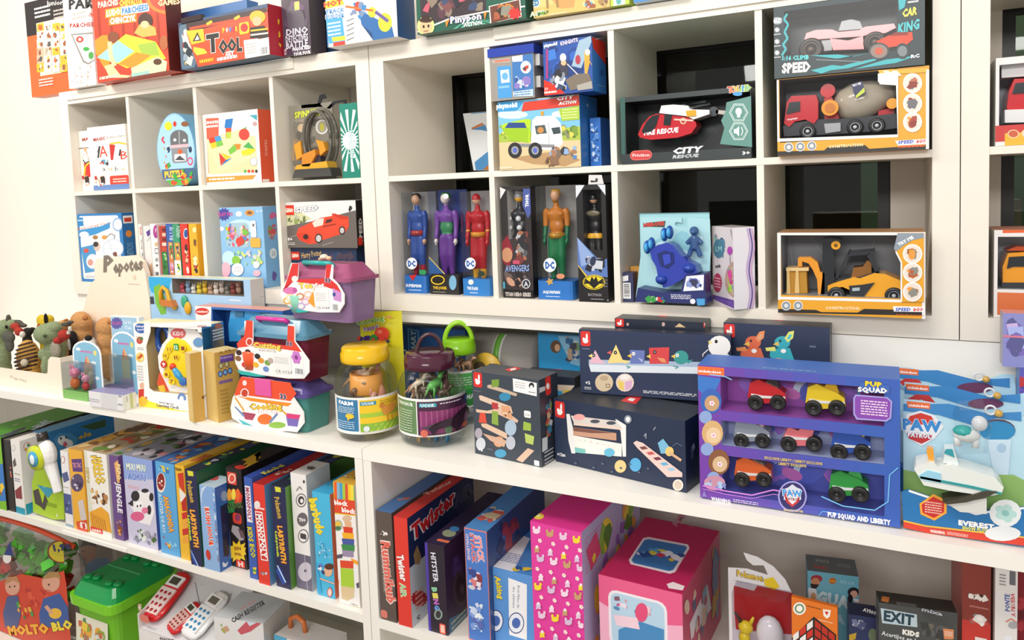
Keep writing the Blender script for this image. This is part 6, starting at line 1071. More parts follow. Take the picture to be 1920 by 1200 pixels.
def bell(x0,x1,y0,y1,n=9):
 """outline like a gourd: narrow strap on top, round below"""
 w=x1-x0;h=y1-y0;L=[(x0+.16*w,y0),(x0+.13*w,y0+.16*h),(x0+.03*w,y0+.38*h)]
 L+=[(x0,y0+.55*h),(x0+.02*w,y0+.72*h),(x0+.12*w,y0+.88*h),(x0+.3*w,y0+.97*h),(x1-.3*w,y1),(x1-.1*w,y1-.04*h),(x1,y1-.2*h),(x1-.01*w,y1-.38*h),(x1-.14*w,y1-.62*h),(x1-.18*w,y1-.78*h),(x1-.2*w,y0+.06*h)]
 return L
def barcode(F,u,v,w,h):F.Q([(u,v),(u+w,v+2),(u+w,v+h),(u,v+h-2)],'#eceae8');F.LN(u+3,v+6,u+w-3,v+h*.7,4,'#b8b4b0');F.BA(u+w+2,v+h*.55,u+w+16,v+h)
def a_cook(F):
 F.Q(bell(434,569,706,812),'#f2efee');F.Q([(452,706),(545,712),(546,722),(556,738),(545,752),(500,746),(450,740),(437,742),(444,726)],'#e6502c');F.Q([(444,742),(500,750),(548,756),(540,762),(470,752)],'#f0902c')
 F.T('Cooking',469,762,529,762,11,'#f4c83c',b=.07,out='#3a2418',ow=.05);F.T('Play Set',486,771,520,773,6,'#ffffff',b=.04,out='#d0503c');F.T('33',525,742,537,744,9,'#2a3060',out='#f4f0ee',b=.06);F.E(459,737,8,9,'#f0e4e0');F.E(459,737,6,7,'#c8402c');F.E(459,718,4,5,'#f4e0dc')
 F.L([(441,745),(458,770)],3,'#e0a83c');F.Q([(454,772),(480,776),(474,788),(460,786)],'#a8405c');F.L([(438,762),(458,780)],4,'#6a8ab8');F.Q([(447,785),(470,796),(474,804),(456,800)],'#3ab0b8');F.E(497,786,14,10,'#e8702c');F.L([(506,792),(520,776)],4,'#6a8ab8');F.E(520,797,16,6,'#8ab84a');F.Q([(536,776),(562,780),(558,800),(540,798)],'#7a6ab8');F.Q([(534,774),(564,778),(560,786),(540,784)],'#d8407c');F.L([(530,770),(538,778)],3,'#e0a83c')
b1,r1,zc2=play_case(atZ(446,792,ZC),atZ(576,816,ZC),ZC+GAP,701,.12,'lowest play-set case in the stack, purple lid and teal tub, cooking label','#66b8b0','#7a68b8',('#e05aa0',False),['#e86a4a','#d8402c','#4a8ac8','#e8c84a','#7a5ab8','#e0508c','#e8702c'],bell(432,571,703,815),a_cook)
def a_cut(F):
 F.Q([(458,603),(475,603),(475,643),(538,651),(540,609),(553,609),(554,641),(566,657),(579,677),(579,698),(569,708),(540,709),(480,701),(448,693),(442,680),(442,660),(450,648),(460,633)],'#f2efee');F.Q([(462,600),(474,602),(474,640),(538,648),(540,610),(552,612),(552,640),(566,660),(540,656),(480,648),(446,652),(444,644),(458,630)],'#e2442c')
 F.T('Cutting',474,646,527,650,10,'#f4d05a',b=.07,out='#4a2418',ow=.05);F.T('PLAY HOUSE',486,656,518,659,5,'#7a5a3a');F.T('33',537,643,548,645,8,'#2a3060',out='#f4f0ee',b=.05);F.E(468,641,7,8,'#f0e4e0');F.E(468,641,5,6,'#c8402c')
 for u,v,c in((448,661,'#3a2020'),(465,660,'#3a2420'),(447,672,'#8a5a3a'),(464,673,'#d83a2c'),(459,684,'#d8302c'),(470,688,'#c82c28'),(483,668,'#2a2420'),(490,676,'#d8902c'),(480,684,'#e8b02c'),(502,680,'#7aa04a'),(499,692,'#6a8ac8'),(508,676,'#b8a8a0')):F.E(u,v,6,5,c,10,.6)
 F.Q([(444,694),(470,698),(500,706),(480,706),(452,702)],'#2ab0a8');F.flower(*F.at(556,670),.11,'#c87ac8','#8a3a8c',6);F.Q([(511,662),(545,664),(548,700),(516,700)],'#eceae8');F.LN(515,668,542,684,4,'#c0bcb8');F.T('CE 0123',517,695,548,698,5,'#3a3a3a');F.BA(552,688,570,704)
b2,r2,zc1=play_case(atY(446,692,-.258),atY(574,713,-.271),zc2,594,.12,'middle play-set case in the stack, blue lid over a dark red tub, cutting label','#8a2f4c','#7ab8d8',('#d83a9c',True),['#e8582c','#b83a4c','#4a9a4c','#c85a8c','#e8702c','#8a2a3c','#d84a3c'],[(458,602),(475,602),(475,642),(538,650),(540,608),(553,608),(554,640),(566,656),(580,676),(580,698),(570,710),(540,710),(480,702),(448,694),(441,680),(441,660),(450,648),(460,632)],a_cut)
def a_tea(F):
 F.Q([(546,493),(560,493),(559,527),(609,525),(612,493),(625,493),(624,523),(636,535),(645,553),(645,570),(635,585),(600,585),(556,580),(535,569),(527,552),(529,541),(538,525)],'#f2efee');F.Q([(548,494),(560,494),(558,524),(610,522),(612,494),(622,494),(618,522),(632,534),(640,548),(600,534),(550,528),(532,540),(530,548),(540,520)],'#d8302c')
 F.T('Tea',561,536,586,534,11,'#f4d05a',b=.07,out='#4a2418',ow=.05);F.T('Set',590,535,608,534,8,'#f4f0ee',b=.06,out='#c8402c');F.T('33',609,525,620,526,8,'#2a3060',out='#f4f0ee',b=.05);F.E(553,523,6,6,'#f0e4e0');F.E(545,545,13,7,'#d878b0');F.E(553,544,4,5,'#c05a9c')
 for u,v,c in((539,564,'#d8a84a'),(563,556,'#c88a5a'),(552,572,'#e0b0c0'),(573,566,'#d8a8c8'),(544,558,'#f0d8a0'),(565,574,'#b8a8d0'),(578,552,'#e8c0b0')):F.E(u,v,8,7,c,12);F.E(u,v,5,4,'#f0e4e4',10)
 F.Q([(578,566),(590,540),(596,560),(592,578)],'#e89a2c');F.Q([(624,540),(640,548),(640,566),(626,562)],'#c88ac8');F.E(627,552,3,4,'#3a4a8c');F.Q([(538,574),(580,584),(560,586)],'#2ab0a8');F.Q([(588,544),(616,542),(619,576),(592,580)],'#eceae8');F.LN(592,548,612,566,4,'#c8c0bc');F.T('CE 0123',594,576,618,577,4,'#3a3a3a');F.BA(623,568,635,584)
b3,r3,ztt=play_case(atY(534,584,-.23),atY(655,590,-.26),zc1,491,.125,'top play-set case in the stack, pink-purple translucent lid, tea set label','#b08ab8','#d0709c',('#2aa8a4',True),['#8ac8b0','#c88ac8','#7ab87a','#d8a0c8','#9a5a9c','#a8d0c0'],[(546,492),(560,492),(559,526),(609,524),(612,492),(625,492),(624,522),(636,534),(646,552),(646,570),(636,586),(600,586),(556,581),(534,570),(526,552),(528,540),(538,524)],a_tea)
MB().tube([(0,0,0),(.02,0,.006),(.04,.004,.003)],.006,'#e8c8a0').ell((.02,-.002,.008),(.012,.012,.008),'#f0e0c8').build('string_tag',r3,(.09,.06,b3.h+.004))
# snack-style bag of toy food
P0,P1,h=onZ((664,700),(738,692),586,ZC);P0=Vector((xfor(664,-.085,0),-.085,ZC+GAP));P1=Vector((xfor(744,-.085,0),-.085,ZC));
b=Fr(P0,P1,zfor(P0.x,-.085,589)-ZC,.05)
mb=MB();K=10;vs=[]
for s_,yy in((0,-1),(1,1)):
 for j in range(K+1):
  for i in range(K+1):
   x,z=i/K,j/K;q=math.sin(PI*x)*math.sin(PI*z)**.6;vs.append((b.w*x,.025+yy*.024*q,b.h*z+(.012*x if j==K else 0)))
n=(K+1)**2;fs=[(s_*n+j*(K+1)+i,s_*n+j*(K+1)+i+1,s_*n+(j+1)*(K+1)+i+1,s_*n+(j+1)*(K+1)+i)for s_ in(0,1)for j in range(K)for i in range(K)]
mb.add(vs,fs,'#d8d02c','g',True)
F=pface(mb,b,-.0005);F.T('Cooking',670,606,720,596,9,'#7ac04a',b=.06,out='#f4f4d0');F.Q([(662,592),(700,584),(700,592),(664,600)],'#8ac83c');F.T('happy',682,617,710,610,8,'#7a5a9c',b=.03,out='#e8e4f0');F.E(716,626,14,13,'#d8402c');F.E(712,622,5,4,'#e87a5c');F.E(690,636,10,7,'#3a2a6c');F.E(701,634,7,7,'#2f8a3c');F.E(677,638,7,7,'#4a4a9c');F.BL(668,628,738,648,16,7,['#8a2a4c','#2f2a5c','#c8402c','#3a7a3c'],3);F.E(730,588,7,9,'#d89a5c')
mb.build('toy_food_bag',None,b.P0,b.rz,label='yellow-green foil bag of toy food behind the play-set cases',category='toy bag')
# ------------------------------------------------------------------ jars of toy animals
class Cyl(Face):
 def __init__(s,mb,c,r,z,h,a0,a1,e=.0006):
  s.mb=mb;s.c3=Vector(c);s.r0=r;s.z=z;s.h=h;s.a0=a0;s.a1=a1;s.w=r*(a1-a0);s.e=e;s.kind='p'
 def P(s,x,y):
  a=s.a0+(s.a1-s.a0)*x;q=s.r0+s.e;return Vector((s.c3.x+q*math.sin(a),s.c3.y-q*math.cos(a),s.z+y*s.h))
 def poly(s,pts,c,fs=None):
  if fs is None and len(pts)>4:
   hw=(max(p[0]for p in pts)-min(p[0]for p in pts))*abs(s.a1-s.a0)/2;q=s.e;s.e+=s.r0*(1-math.cos(min(hw,.6)))*.9;Face.poly(s,pts,c,fs);s.e=q+.0001;return s
  s.e+=.00007;return Face.poly(s,pts,c,fs)
 def r(s,x0,y0,x1,y1,c):
  n=max(1,int((x1-x0)*abs(s.a1-s.a0)/.05));
  for i in range(n):a,b=x0+(x1-x0)*i/n,x0+(x1-x0)*(i+1)/n;s.poly([(a,y0),(b,y0),(b,y1),(a,y1)],c);s.e-=.0001
  s.e+=.0001;return s
def animal(par,x,y,z,s,c,a,kind='q',tilt=0):
 mb=MB();ca,sa=math.cos(a),math.sin(a)
 def W_(p):return(x+(p[0]*ca-p[1]*sa)*s,y+(p[0]*sa+p[1]*ca)*s,z+(p[2]+p[0]*tilt)*s)
 mb.tube([W_(p)for p in((-.8,0,.9),(-.4,0,1),(.2,0,.95),(.6,0,1.05))],[.25*s,.36*s,.38*s,.25*s],c)
 mb.tube([W_(p)for p in((.5,0,1.1),(.85,0,1.5),(1.2,0,1.45))],[.22*s,.2*s,.12*s],c);mb.tube([W_(p)for p in((-.7,0,1),(-1.1,0,.8),(-1.4,0,.5))],[.14*s,.08*s,.03*s],c)
 for px_,py_ in((-.5,.22),(-.5,-.22),(.45,.22),(.45,-.22)):mb.tube([W_((px_,py_,.9)),W_((px_+.05,py_,.45)),W_((px_,py_,0))],[.15*s,.1*s,.09*s],c)
 return mb.build('toy_animal',par)
def jar(u,v,z,rpx,vt,lab,lidc,handle,labf,bh,animals):
 P=atZ(u,v,z);k=1/abs(pj((P.x,P.y,z))[0]-pj((P.x+.01*MR[0][0],P.y+.01*MR[0][1],z))[0])*.01;r=rpx*k;H=zfor(P.x,P.y,vt)-z
 face=math.atan2(CX-P.x,-(CY-P.y))
 root=empty('animal_jar',(P.x,P.y,z+GAP),face,label=lab,category='jar',group='plastic jars of toy animals')
 prof=[(0,.002),(r*.8,.0),(r*.93,.006),(r,.02),(r,H*.60),(r*.97,H*.68),(r*.86,H*.76),(r*.74,H*.80),(r*.72,H*.84)]
 MB().lathe(prof,(0,0,0),'#f6f8f8','clear',32).build('jar_body',root)
 lr=r*.77;l=MB().lathe([(0,H*.83),(lr,H*.83),(lr*1.02,H*.85),(lr*1.02,H*.925),(lr*.97,H*.94),(lr*.96,H*.985),(lr*.9,H),(0,H)],(0,0,0),lidc,'g',32);lo=l.build('lid',root)
 if handle:MB().tube([(lr*.82*math.cos(PI*i/14)*handle[2],0,H*.95+handle[1]*math.sin(PI*i/14))for i in range(15)],handle[3],handle[0],'g',8).build('handle',lo)
 m=MB();C3=Cyl(m,(0,0,0),r+.0005,H*bh[0],H*(bh[1]-bh[0]),-1.5,1.5);C3.r(0,0,1,1,'#f2f0ec');labf(C3);m.build('label',root)
 R=random.Random(int(u));pal_=[q[4]for q in animals]
 animals=animals+[(R.uniform(-.45,.45),R.uniform(-.45,.3),R.choice((R.uniform(.02,.1),R.uniform(.3,.58))),R.uniform(.22,.34),R.choice(pal_),R.uniform(0,6),R.uniform(-.3,.5))for _ in range(9)]
 for i,(ax,ay,az,s,c,a,t)in enumerate(animals):animal(root,ax*r,ay*r,az*H,s*r,c,a,tilt=t)
 return root
def l_farm(f):
 f.r(.10,.08,.40,.94,'#3a7ca8');f.t('FARM',.25,.84,.1,'#fff',w=.2,b=.05);f.lines(.14,.56,.36,.74,4,'#cfe2f0');f.o_(.31,.5,.05,.07,'#f4c83c');f.r(.28,.38,.30,.5,'#f4c83c');f.lines(.14,.14,.36,.36,4,'#bcd8ec',3);f.r(.42,.08,.92,.94,'#f0c82c');f.r(.42,.08,.92,.30,'#8ab83c');f.r(.42,.46,.92,.58,'#a8c83c')
 for i in range(7):f.poly([(.44+.065*i,.08),(.46+.065*i,.08),(.52+.065*i,.26),(.50+.065*i,.26)],'#c8d84a')
 f.r(.43,.80,.58,.9,'#2f8ab0');f.t('UCOK',.505,.85,.07,'#eaf4f8',w=.12,b=.05);f.lines(.62,.78,.9,.9,2,'#b88a2c',4)
 for q in range(3):f.o_(.68+.035*q,.60+.02*q,.045,.13,'#d8903c',10)
 f.o_(.64,.74,.03,.06,'#c87a34',10);f.r(.69,.26,.70,.46,'#c87a34');f.r(.74,.26,.75,.46,'#c87a34');f.o_(.48,.17,.03,.08,'#dfe8ee',10)
j1=jar(692,812,ZC,58,647,'clear jar of toy farm animals with a bright yellow lid','#e8b81c',None,l_farm,(.10,.50),[(-.35,-.3,.05,.33,'#8a6a3c',.4,0),(.3,-.35,.04,.33,'#b89a5c',-.5,0),(0,.2,.06,.35,'#e8e4e0',2,0),(-.3,0,.52,.34,'#a8805c',.2,.2),(.28,-.1,.50,.4,'#d8a08c',1.2,.5),(-.3,-.35,.45,.26,'#7a5a40',.6,.3),(.2,.35,.5,.34,'#e8e0d4',2.4,0),(.0,-.3,.62,.24,'#c8a888',-.6,.4),(.45,-.2,.3,.3,'#9a8a70',1.8,.3)])
MB().lathe([(.044,0),(.045,0),(.047,-.05),(.044,-.055)],(0,0,0),'#e8a04c','p',24).ell((.03,-.02,-.06),(.022,.015,.035),'#d8987c').build('orange_band',j1,(0,0,.17))
def l_dino(f):
 f.r(.06,.06,.34,.94,'#6a8a5c');f.t('DINOSAUR',.2,.84,.09,'#e8f0e0',w=.22,b=.04);f.lines(.1,.12,.3,.7,9,'#b8c8a8');f.r(.36,.06,.95,.94,'#4a2440');f.r(.38,.80,.54,.9,'#3aa0b0');f.t('UCOK',.46,.85,.08,'#eaf4f8',w=.13,b=.05);f.lines(.57,.84,.8,.9,1,'#e8e0e8',4);f.r(.38,.10,.92,.70,'#8a3a6c')
 for i in range(11):f.r(.39+.048*i,.3,.40+.048*i,.70,'#b05a8c')
 for q,c in(([(.40,.30),(.52,.42),(.66,.52),(.74,.66),(.80,.72),(.84,.62),(.78,.5),(.76,.3),(.7,.12),(.64,.3),(.54,.26),(.5,.12),(.46,.28)],'#2c1626'),):
  f.poly(q,c)
 f.o_(.42,.12,.035,.1,'#d8705c',10);f.o_(.64,.18,.04,.12,'#5a7a5c',10);f.o_(.84,.18,.05,.07,'#d8603c',10);f.r(.86,.8,.92,.9,'#3a6ab0')
j2=jar(813,822,ZC,62,659,'clear jar of toy dinosaurs with a dark maroon lid and loop handle','#4a1c30',('#4a2c30',.058,.62,.0055),l_dino,(.14,.56),[(-.3,-.35,.02,.34,'#c8a878',.4,0),(.25,-.4,.01,.36,'#4a9ac8',-.4,0),(0,.25,.05,.35,'#5a4a3c',2,0),(-.4,-.1,.5,.34,'#a87a5c',.3,.2),(.12,-.42,.54,.36,'#6ab85a',.9,.2),(.42,-.1,.52,.32,'#6a4a44',1.4,.3),(-.1,.3,.56,.4,'#7a6a54',2.4,.2),(-.35,-.35,.6,.24,'#d8c8b0',.2,.5),(.45,-.25,.35,.26,'#5a8a4a',.8,.4),(.3,-.3,.05,.25,'#8ab0a8',1.4,.2)])
def l_green(f):f.r(.04,.05,.96,.5,'#3a9a4a');f.r(.04,.5,.96,.94,'#56b45a');f.t('ANIMALS',.6,.3,.12,'#eef8ea',w=.4,b=.05);f.lines(.3,.6,.9,.85,4,'#cfeac8')
j3=jar(866,787,ZC,41,635,'clear jar with a lime green lid and arched handle, behind the maroon-lidded jar','#8ac81c',('#9ad02c',.058,1.0,.007),l_green,(.22,.66),[(-.2,-.3,.6,.36,'#a87a5c',.4,.1),(.35,-.35,.62,.36,'#c89878',-.4,.2),(.1,.2,.6,.38,'#8a6a54',2,0),(0,-.2,.03,.4,'#c8b090',1,0)])
# a small spiky dark red toy peeking between jars
# ------------------------------------------------------------------ clock box and neighbours
P0,P1,h=onZ((261,762),(389,777),606,ZC)
b=WBox('learning_clock_box','white and yellow open-fronted box with a toy learning clock','toy box',P0,P1,h,.09,'#f3f1ee',(272,612,388,744),'#b8a070',pane=False,right='#3f8fcc',top='#efe8b8')
f=b['f'];f.Q([(256,735),(280,752),(330,768),(397,778),(397,790),(256,772)],'#f4d82c');f.E(265,615,12,10,'#3a62ac',20);f.T('Bilingual',256,612,274,611,3.5,'#f0f0f4',b=.03);f.T('Spanish',257,618,273,617,3.5,'#f0f0f4',b=.03)
f.E(262,638,6,7,'#c84a3c');f.BL(255,628,270,640,6,5,['#8a6a3c','#c8b070','#4a7a3c'],3);f.E(263,670,8,9,'#e8c85a');f.BL(256,660,271,680,7,6,['#c8502c','#d8a83c','#f0e0a0'],4);f.LN(257,650,270,657,2,'#b8b4b0');f.LN(257,684,270,715,6,'#c8c4c0');f.E(267,723,5,6,'#e0b090');f.Q([(260,730),(274,729),(276,748),(261,750)],'#c8302c');f.E(268,752,8,9,'#f0b83c')
f.T('Bilingual',299,752,326,755,6,'#6a6a78',b=.03);f.T('Learning Clock',294,759,336,764,6,'#6a6a78',b=.03);f.E(341,748,8,12,'#6a8ac0');f.E(341,748,4,6,'#e8ecf4');f.RR(370,603,388,624,'#f4f0ee');f.T('WINFUN',370,612,387,611,4,'#c8503c',b=.04)
r=b['r'];r.ST(409,611,8,'#c87a5c',7);r.LN(398,618,424,634,4,'#dcecf8');r.r(0,0,1,.3,'#f4d82c');b['t'].BL(300,594,420,604,12,6,['#f4ee9a','#f8f6e8','#e8d870'],4)
o=wdone(b)
mb=MB();ext(mb,b,[(270,604),(282,604),(282,622),(274,650),(272,690),(278,730),(286,744),(270,744)],-.0012,0,'#f3f1ee','p');ext(mb,b,[(282,606),(396,602),(396,612),(300,614)],-.0012,0,'#f3f1ee','p');ext(mb,b,[(280,728),(300,742),(340,750),(397,756),(397,768),(290,752),(276,744)],-.0014,0,'#f3f1ee','p');mb.build('window_frame',o)
mb=MB();ext(mb,b,[(316,612),(332,608),(350,610),(366,618),(384,636),(388,700),(386,740),(346,744),(322,738),(308,722),(298,690),(296,668),(304,646),(314,634)],.016,.06,'#efeeec');ck=mb.build('toy_clock',o)
mb=MB();x,z=lp(b,335,680,.012);q=sc(b,335,680,.012);mb.ell((x,.014,z),(41*q,.01,46*q),'#f0d01c','g',28,8);mb.build('clock_face',ck)
mb=MB();F=pface(mb,b,.0035);F.RR(325,644,335,657,'#2f9a3c');F.T('12',327,651,333,651,7,'#ffffff',b=.04)
for ch,u,v in(('11',317,655),('10',310,667),('9',307,683),('8',312,702),('7',322,715),('1',343,653),('II',330,670)):F.E(u,v,6,7,'#c8302c'if ch=='9'else '#f0d01c',12);F.T(ch,u-3.2,v,u+3.2,v,7,'#8a3a20'if ch!='9'else '#fff',b=.03)
mb.build('numerals',ck)
x,z=lp(b,323,688,.0);mb=MB();mb.ell((x,.004,z),7*q,'#d8401c');mb.build('red_knob',ck);mb=MB();x2,z2=lp(b,342,716,.0);mb.tube([(x,.003,z),((x+x2)/2,.003,(z+z2)/2),(x2,.003,z2)],[4*q,7*q,4*q],'#3a9ad0');mb.lathe([(4*q,-.004),(8*q,-.004),(8*q,.004),(4*q,.004)],(x2,.003,z2),'#3a6ac0','g',16,'y');mb.build('clock_hands',ck)
mb=MB();x,z=lp(b,304,636,.04);mb.tube([(x+16*q*math.cos(a*PI/8),.045,z+26*q*math.sin(a*PI/8))for a in range(17)],6*q,'#2a56a8');mb.build('side_ring',ck);mb=MB();F=pface(mb,b,.0148);F.E(334,625,14,10,'#d85a5a');F.T('KIDS',324,625,344,625,8,'#f4e0e0',b=.04);F.E(372,642,10,9,'#6a9ac8');mb.build('emblem',ck)
mb=MB();ext(mb,b,[(298,700),(306,716),(316,738),(304,736),(294,720)],.01,.03,'#d8502c');ext(mb,b,[(296,724),(306,722),(310,734),(300,736)],.006,.012,'#e8c03c');mb.build('side_card',ck)
# two tan cartons
for i,(p0,p1,vt,dd,lb)in enumerate((((355,789),(368,792),661,.035,'narrow tan wooden-look carton between the clock box and the taller tan one'),((389,785),(410,793),657,.045,'tan carton with purple and blue printing on its side, beside the play cases'))):
 P0,P1,h=onZ(p0,p1,vt,ZC);d=P1-P0;P1=P0+Vector((d.length*.96,-d.length*.28,0))if i==0 else P1
 b=Box('wooden_puzzle_box',lb,'box',P0,P1,h,dd+(.03 if i else .0),'#d9b76a',right='#c9a04e',top='#e2c888')
 f=b['f'];f.r(.1,.03,.9,.97,'#dcbc74');r=b['r']
 if i:
  r.R(412,668,438,676,'#6a4a9c');r.T('FUSION',413,672,434,668,4,'#c8b8e0',b=.03);r.T('A FR',410,662,434,656,6,'#8a6a2c');
  for k in range(2):r.E(414+11*k,686-k*3,5,6,'#5a5a3c',12);r.E(414+11*k,686-k*3,3.5,4.5,'#c8c08c',10)
  for k in range(3):r.E(413+9*k,701-k*3,4.5,6,'#2a4a8c',12);r.E(413+9*k,701-k*3,3,4,'#7ab0d8',10)
  r.LN(410,712,436,718,1,'#7a5aa0');r.LN(412,730,430,775,7,'#b08c40')
 else:r.E(381,745,3,3,'#7a4a20')
 b.done()
 # flat white carton with bar codes
b=Box('toy_box','small flat white carton with bar codes and a purple top','box',*onZ((168,761),(232,771),733,ZC),.048,'#e4e2e4',top='#8f8ab4',right='#dfe6de')
f=b['f'];f.Q([(188,735),(219,738),(219,768),(190,764)],'#d4d2d4');f.BA(220,738,231,746,vert=False);f.BA(219,755,231,762);f.LN(164,745,187,756,2,'#b0aeb0');f.LN(164,738,186,741,1,'#c8c6c8',3)
t=b['t'];t.BL(170,720,254,733,8,10,['#d84a6a','#e8e0a8','#b8b0d0','#d8607c'],3);r=b['r'];r.R(243,738,250,764,'#b8c88a');r.BA(236,742,240,756,vert=False);b.done()
# two little sky-blue hang packs
for i,(u0,u1,v0,vt,lb,uu)in enumerate(((119,160,746,640,'sky-blue arched pack with pink pig-nosed toys, the front one',0),(187,236,722,623,'sky-blue arched pack with a sand castle print, behind and right of the pink toys',50))):
 P0=atZ(u0,v0,ZC);P0.z+=GAP;P1=atZ(u0+58,v0+9,ZC);P1.z=P0.z
 if i:P0=Vector((xfor(188,-.2,-.2),-.2,P0.z));P1=Vector((xfor(242,-.2,-.2),-.2,P0.z))
 b=Fr(P0,P1,zfor(P0.x,P0.y,vt)-ZC,.04);H=b.h;w=b.w
 rt=empty('toy_blister_pack',P0,b.rz,label=lb,category='toy pack',group='sky-blue arched toy packs')
 mb=MB();arch=[(w*.06,0),(w,0),(w,H*.78)]+[(w*.54+w*.46*math.cos(a*PI/10),H*.78+H*.22*math.sin(a*PI/10))for a in range(1,10)]+[(w*.08,H*.78)]
 mb.prism(arch,'#f2f4f6','p','y',.036,.038);F=Face(mb,(0,.0358,0),(1,0,0),(0,0,1),(0,-1,0),w,H,0);F.poly([(.11,.02),(.96,.02),(.96,.77)]+[(.54+.42*math.cos(a*PI/10),.77+.20*math.sin(a*PI/10))for a in range(1,10)]+[(.13,.77)],'#86bcd8')
 for x,y in((.28,.84),(.75,.62),(.2,.6),(.82,.36)):F.o_(x,y,.08,.03,'#e8f0f4',12)
 F.r(.35,.79,.72,.82,'#c87ab0');F.o_(.82,.8,.05,.05,'#e8d87a',10);F.poly([(.42,.55),(.55,.74),(.7,.55)],'#e0b08a');F.r(.42,.25,.7,.55,'#c8c4a0');F.r(.36,.05,.8,.25,'#b8a8c8');F.poly([(.46,.6),(.52,.74),(.54,.6)],'#e07a4a');mb.build('backing_card',rt)
 cs=MB();cs.box((0,0,.03),(w*.8,.034,H*.62),'#e8eef0','clear');cs.build('clear_bubble',rt)
 MB().box((0,0,0),(w*.8,.035,.03),'#7ab05a'if i==0 else '#a898c0').build('printed_base',rt)
 if i==0:
  for x_,z_,s_,c1,c2 in((w*.26,.03,1.5,'#e88aa8','#e0702c'),(w*.60,.03,1.1,'#f0a0b8','#d83a3a')):
   m=MB();m.ell((x_,.018,z_+.014*s_),(.012*s_,.010*s_,.014*s_),c2);m.ell((x_+.003,.017,z_+.038*s_),(.013*s_,.011*s_,.012*s_),c1);m.tube([(x_+.008*s_,.01,z_+.04*s_),(x_+.02*s_,.006,z_+.043*s_)],.006*s_,c1)
   for q_ in(-1,1):m.ell((x_-.004*s_+q_*.005*s_,.014,z_+.052*s_),(.003*s_,.003,.006*s_),c1)
   m.build('toy_animal',rt)
   # framed card behind
b=Box('toy_box','pale blue carton with a violet logo cloud, behind the arched packs','box',Vector((xfor(209,-.135,-.1),-.135,ZC+GAP)),Vector((xfor(262,-.135,-.1),-.135,ZC)),zfor(xfor(207,-.135,-.1),-.135,592)-ZC,.02,'#f0efee',top='#eceae6')
f=b['f'];f.Q([(208,594),(256,596),(256,690),(210,690)],'#9fc4dc');f.ST(219,606,12,'#5a5aa0',12,.8);f.T('PLAY',211,606,228,606,6,'#c85a9c',b=.03);f.T('La La',232,603,246,603,7,'#e0ecf4',b=.02);f.T('Tea',234,614,246,614,7,'#e0ecf4',b=.02);f.BL(232,640,254,680,14,8,['#e8c85a','#c8a0b0','#8ab8a0','#e8e4d8'],3);b.done()
# shelf stock behind: dinosaur set, blue truck box
b=WBox('figure_set_box','long light blue window box of small toy animals with a yellow slide','toy box',Vector((xfor(280,-.065,0.05),-.065,ZC+GAP)),Vector((xfor(470,-.065,.05),-.065,ZC)),zfor(xfor(280,-.065,0.05),-.065,519)-ZC,.058,'#9fc6e4',(322,522,458,556),'#8f8378',right='#d4d0cc',top='#d8e0c8')
f=b['f'];f.Q([(275,519),(322,521),(316,546),(300,552),(284,548),(276,536)],'#2fa8dc');f.Q([(278,556),(288,556),(290,570),(279,570)],'#3a3a44');f.Q([(288,538),(300,532),(310,560),(312,588),(302,590),(292,570)],'#7ab83c');f.LN(430,560,452,566,1,'#e8f0f8');f.T('+3',488,556,494,556,4,'#666')
o=wdone(b)
mb=MB();x,z=lp(b,312,552,-.004);q=sc(b,312,552,-.004);mb.tube([(x-12*q,-.01,z-18*q),(x-12*q,-.01,z+4*q),(x-4*q,-.01,z+14*q),(x+6*q,-.01,z+8*q),(x+10*q,-.01,z-8*q),(x+26*q,-.01,z-26*q)],3.6*q,'#e8a81c');mb.build('slide',o)
mb=MB();ext(mb,b,[(299,562),(320,564),(326,576),(302,574)],-.02,0,'#c8742c');mb.build('deck',o)
mb=MB();
for k,(u,v,c)in enumerate(((344,566,'#3aa07a'),(350,578,'#e8a81c'))):x,z=lp(b,u,v,-.01);mb.ell((x,-.006,z),(8*q,.008,12*q),c)
mb.build('toy_tree',o)
for k,c in enumerate(['#e08aa0','#c84a5c','#8aa8c8','#e8e4e0','#e8d02c','#e8c02c','#c8a088','#e8dcd0','#c8b8b0','#7a7a70','#8a3a34','#a8806c']):
 u=332+10.5*k;x,z=lp(b,u,546-3*(k%3),.035);m=MB();m.ell((x,.035,z-3*q),(6*q,.008,7*q),c);m.ell((x+2*q,.031,z+6*q),4.6*q,c)
 for s_ in(-1,1):m.ell((x+2*q+s_*3*q,.033,z+11*q),(1.3*q,1.3*q,3*q),c)
 m.build('toy_figure',o)
b=WBox('toy_truck_box','blue open-fronted box with a pale red top and a light blue toy vehicle','toy box',Vector((xfor(366,-.127,0),-.127,ZC+GAP)),Vector((xfor(530,-.127,0),-.127,ZC)),zfor(xfor(400,-.127,0),-.127,576)-ZC,.058,'#2c62b0',(398,580,524,700),'#1f4f94',pane=False,top='#e0a090',left='#e8e4e4')
f=b['f'];f.Q([(364,570),(396,573),(396,606),(364,600)],'#efece8');f.E(379,584,13,7,'#c8302c');f.T('miniland',369,584,389,584,4,'#f4e4e0',b=.04);f.Q([(364,568),(530,572),(530,577),(364,572)],'#e88a7c')
o=wdone(b);mb=MB();ext(mb,b,[(432,586),(436,578),(520,584),(522,640),(430,640),(428,610)],.01,.053,'#3a94d0');v=mb.build('toy_vehicle',o)
for u in(448,495):mb=MB();ext(mb,b,[(u-8,583),(u+8,584),(u+8,594),(u-8,593)],.006,.01,'#2a6a94');mb.build('side_window',v)
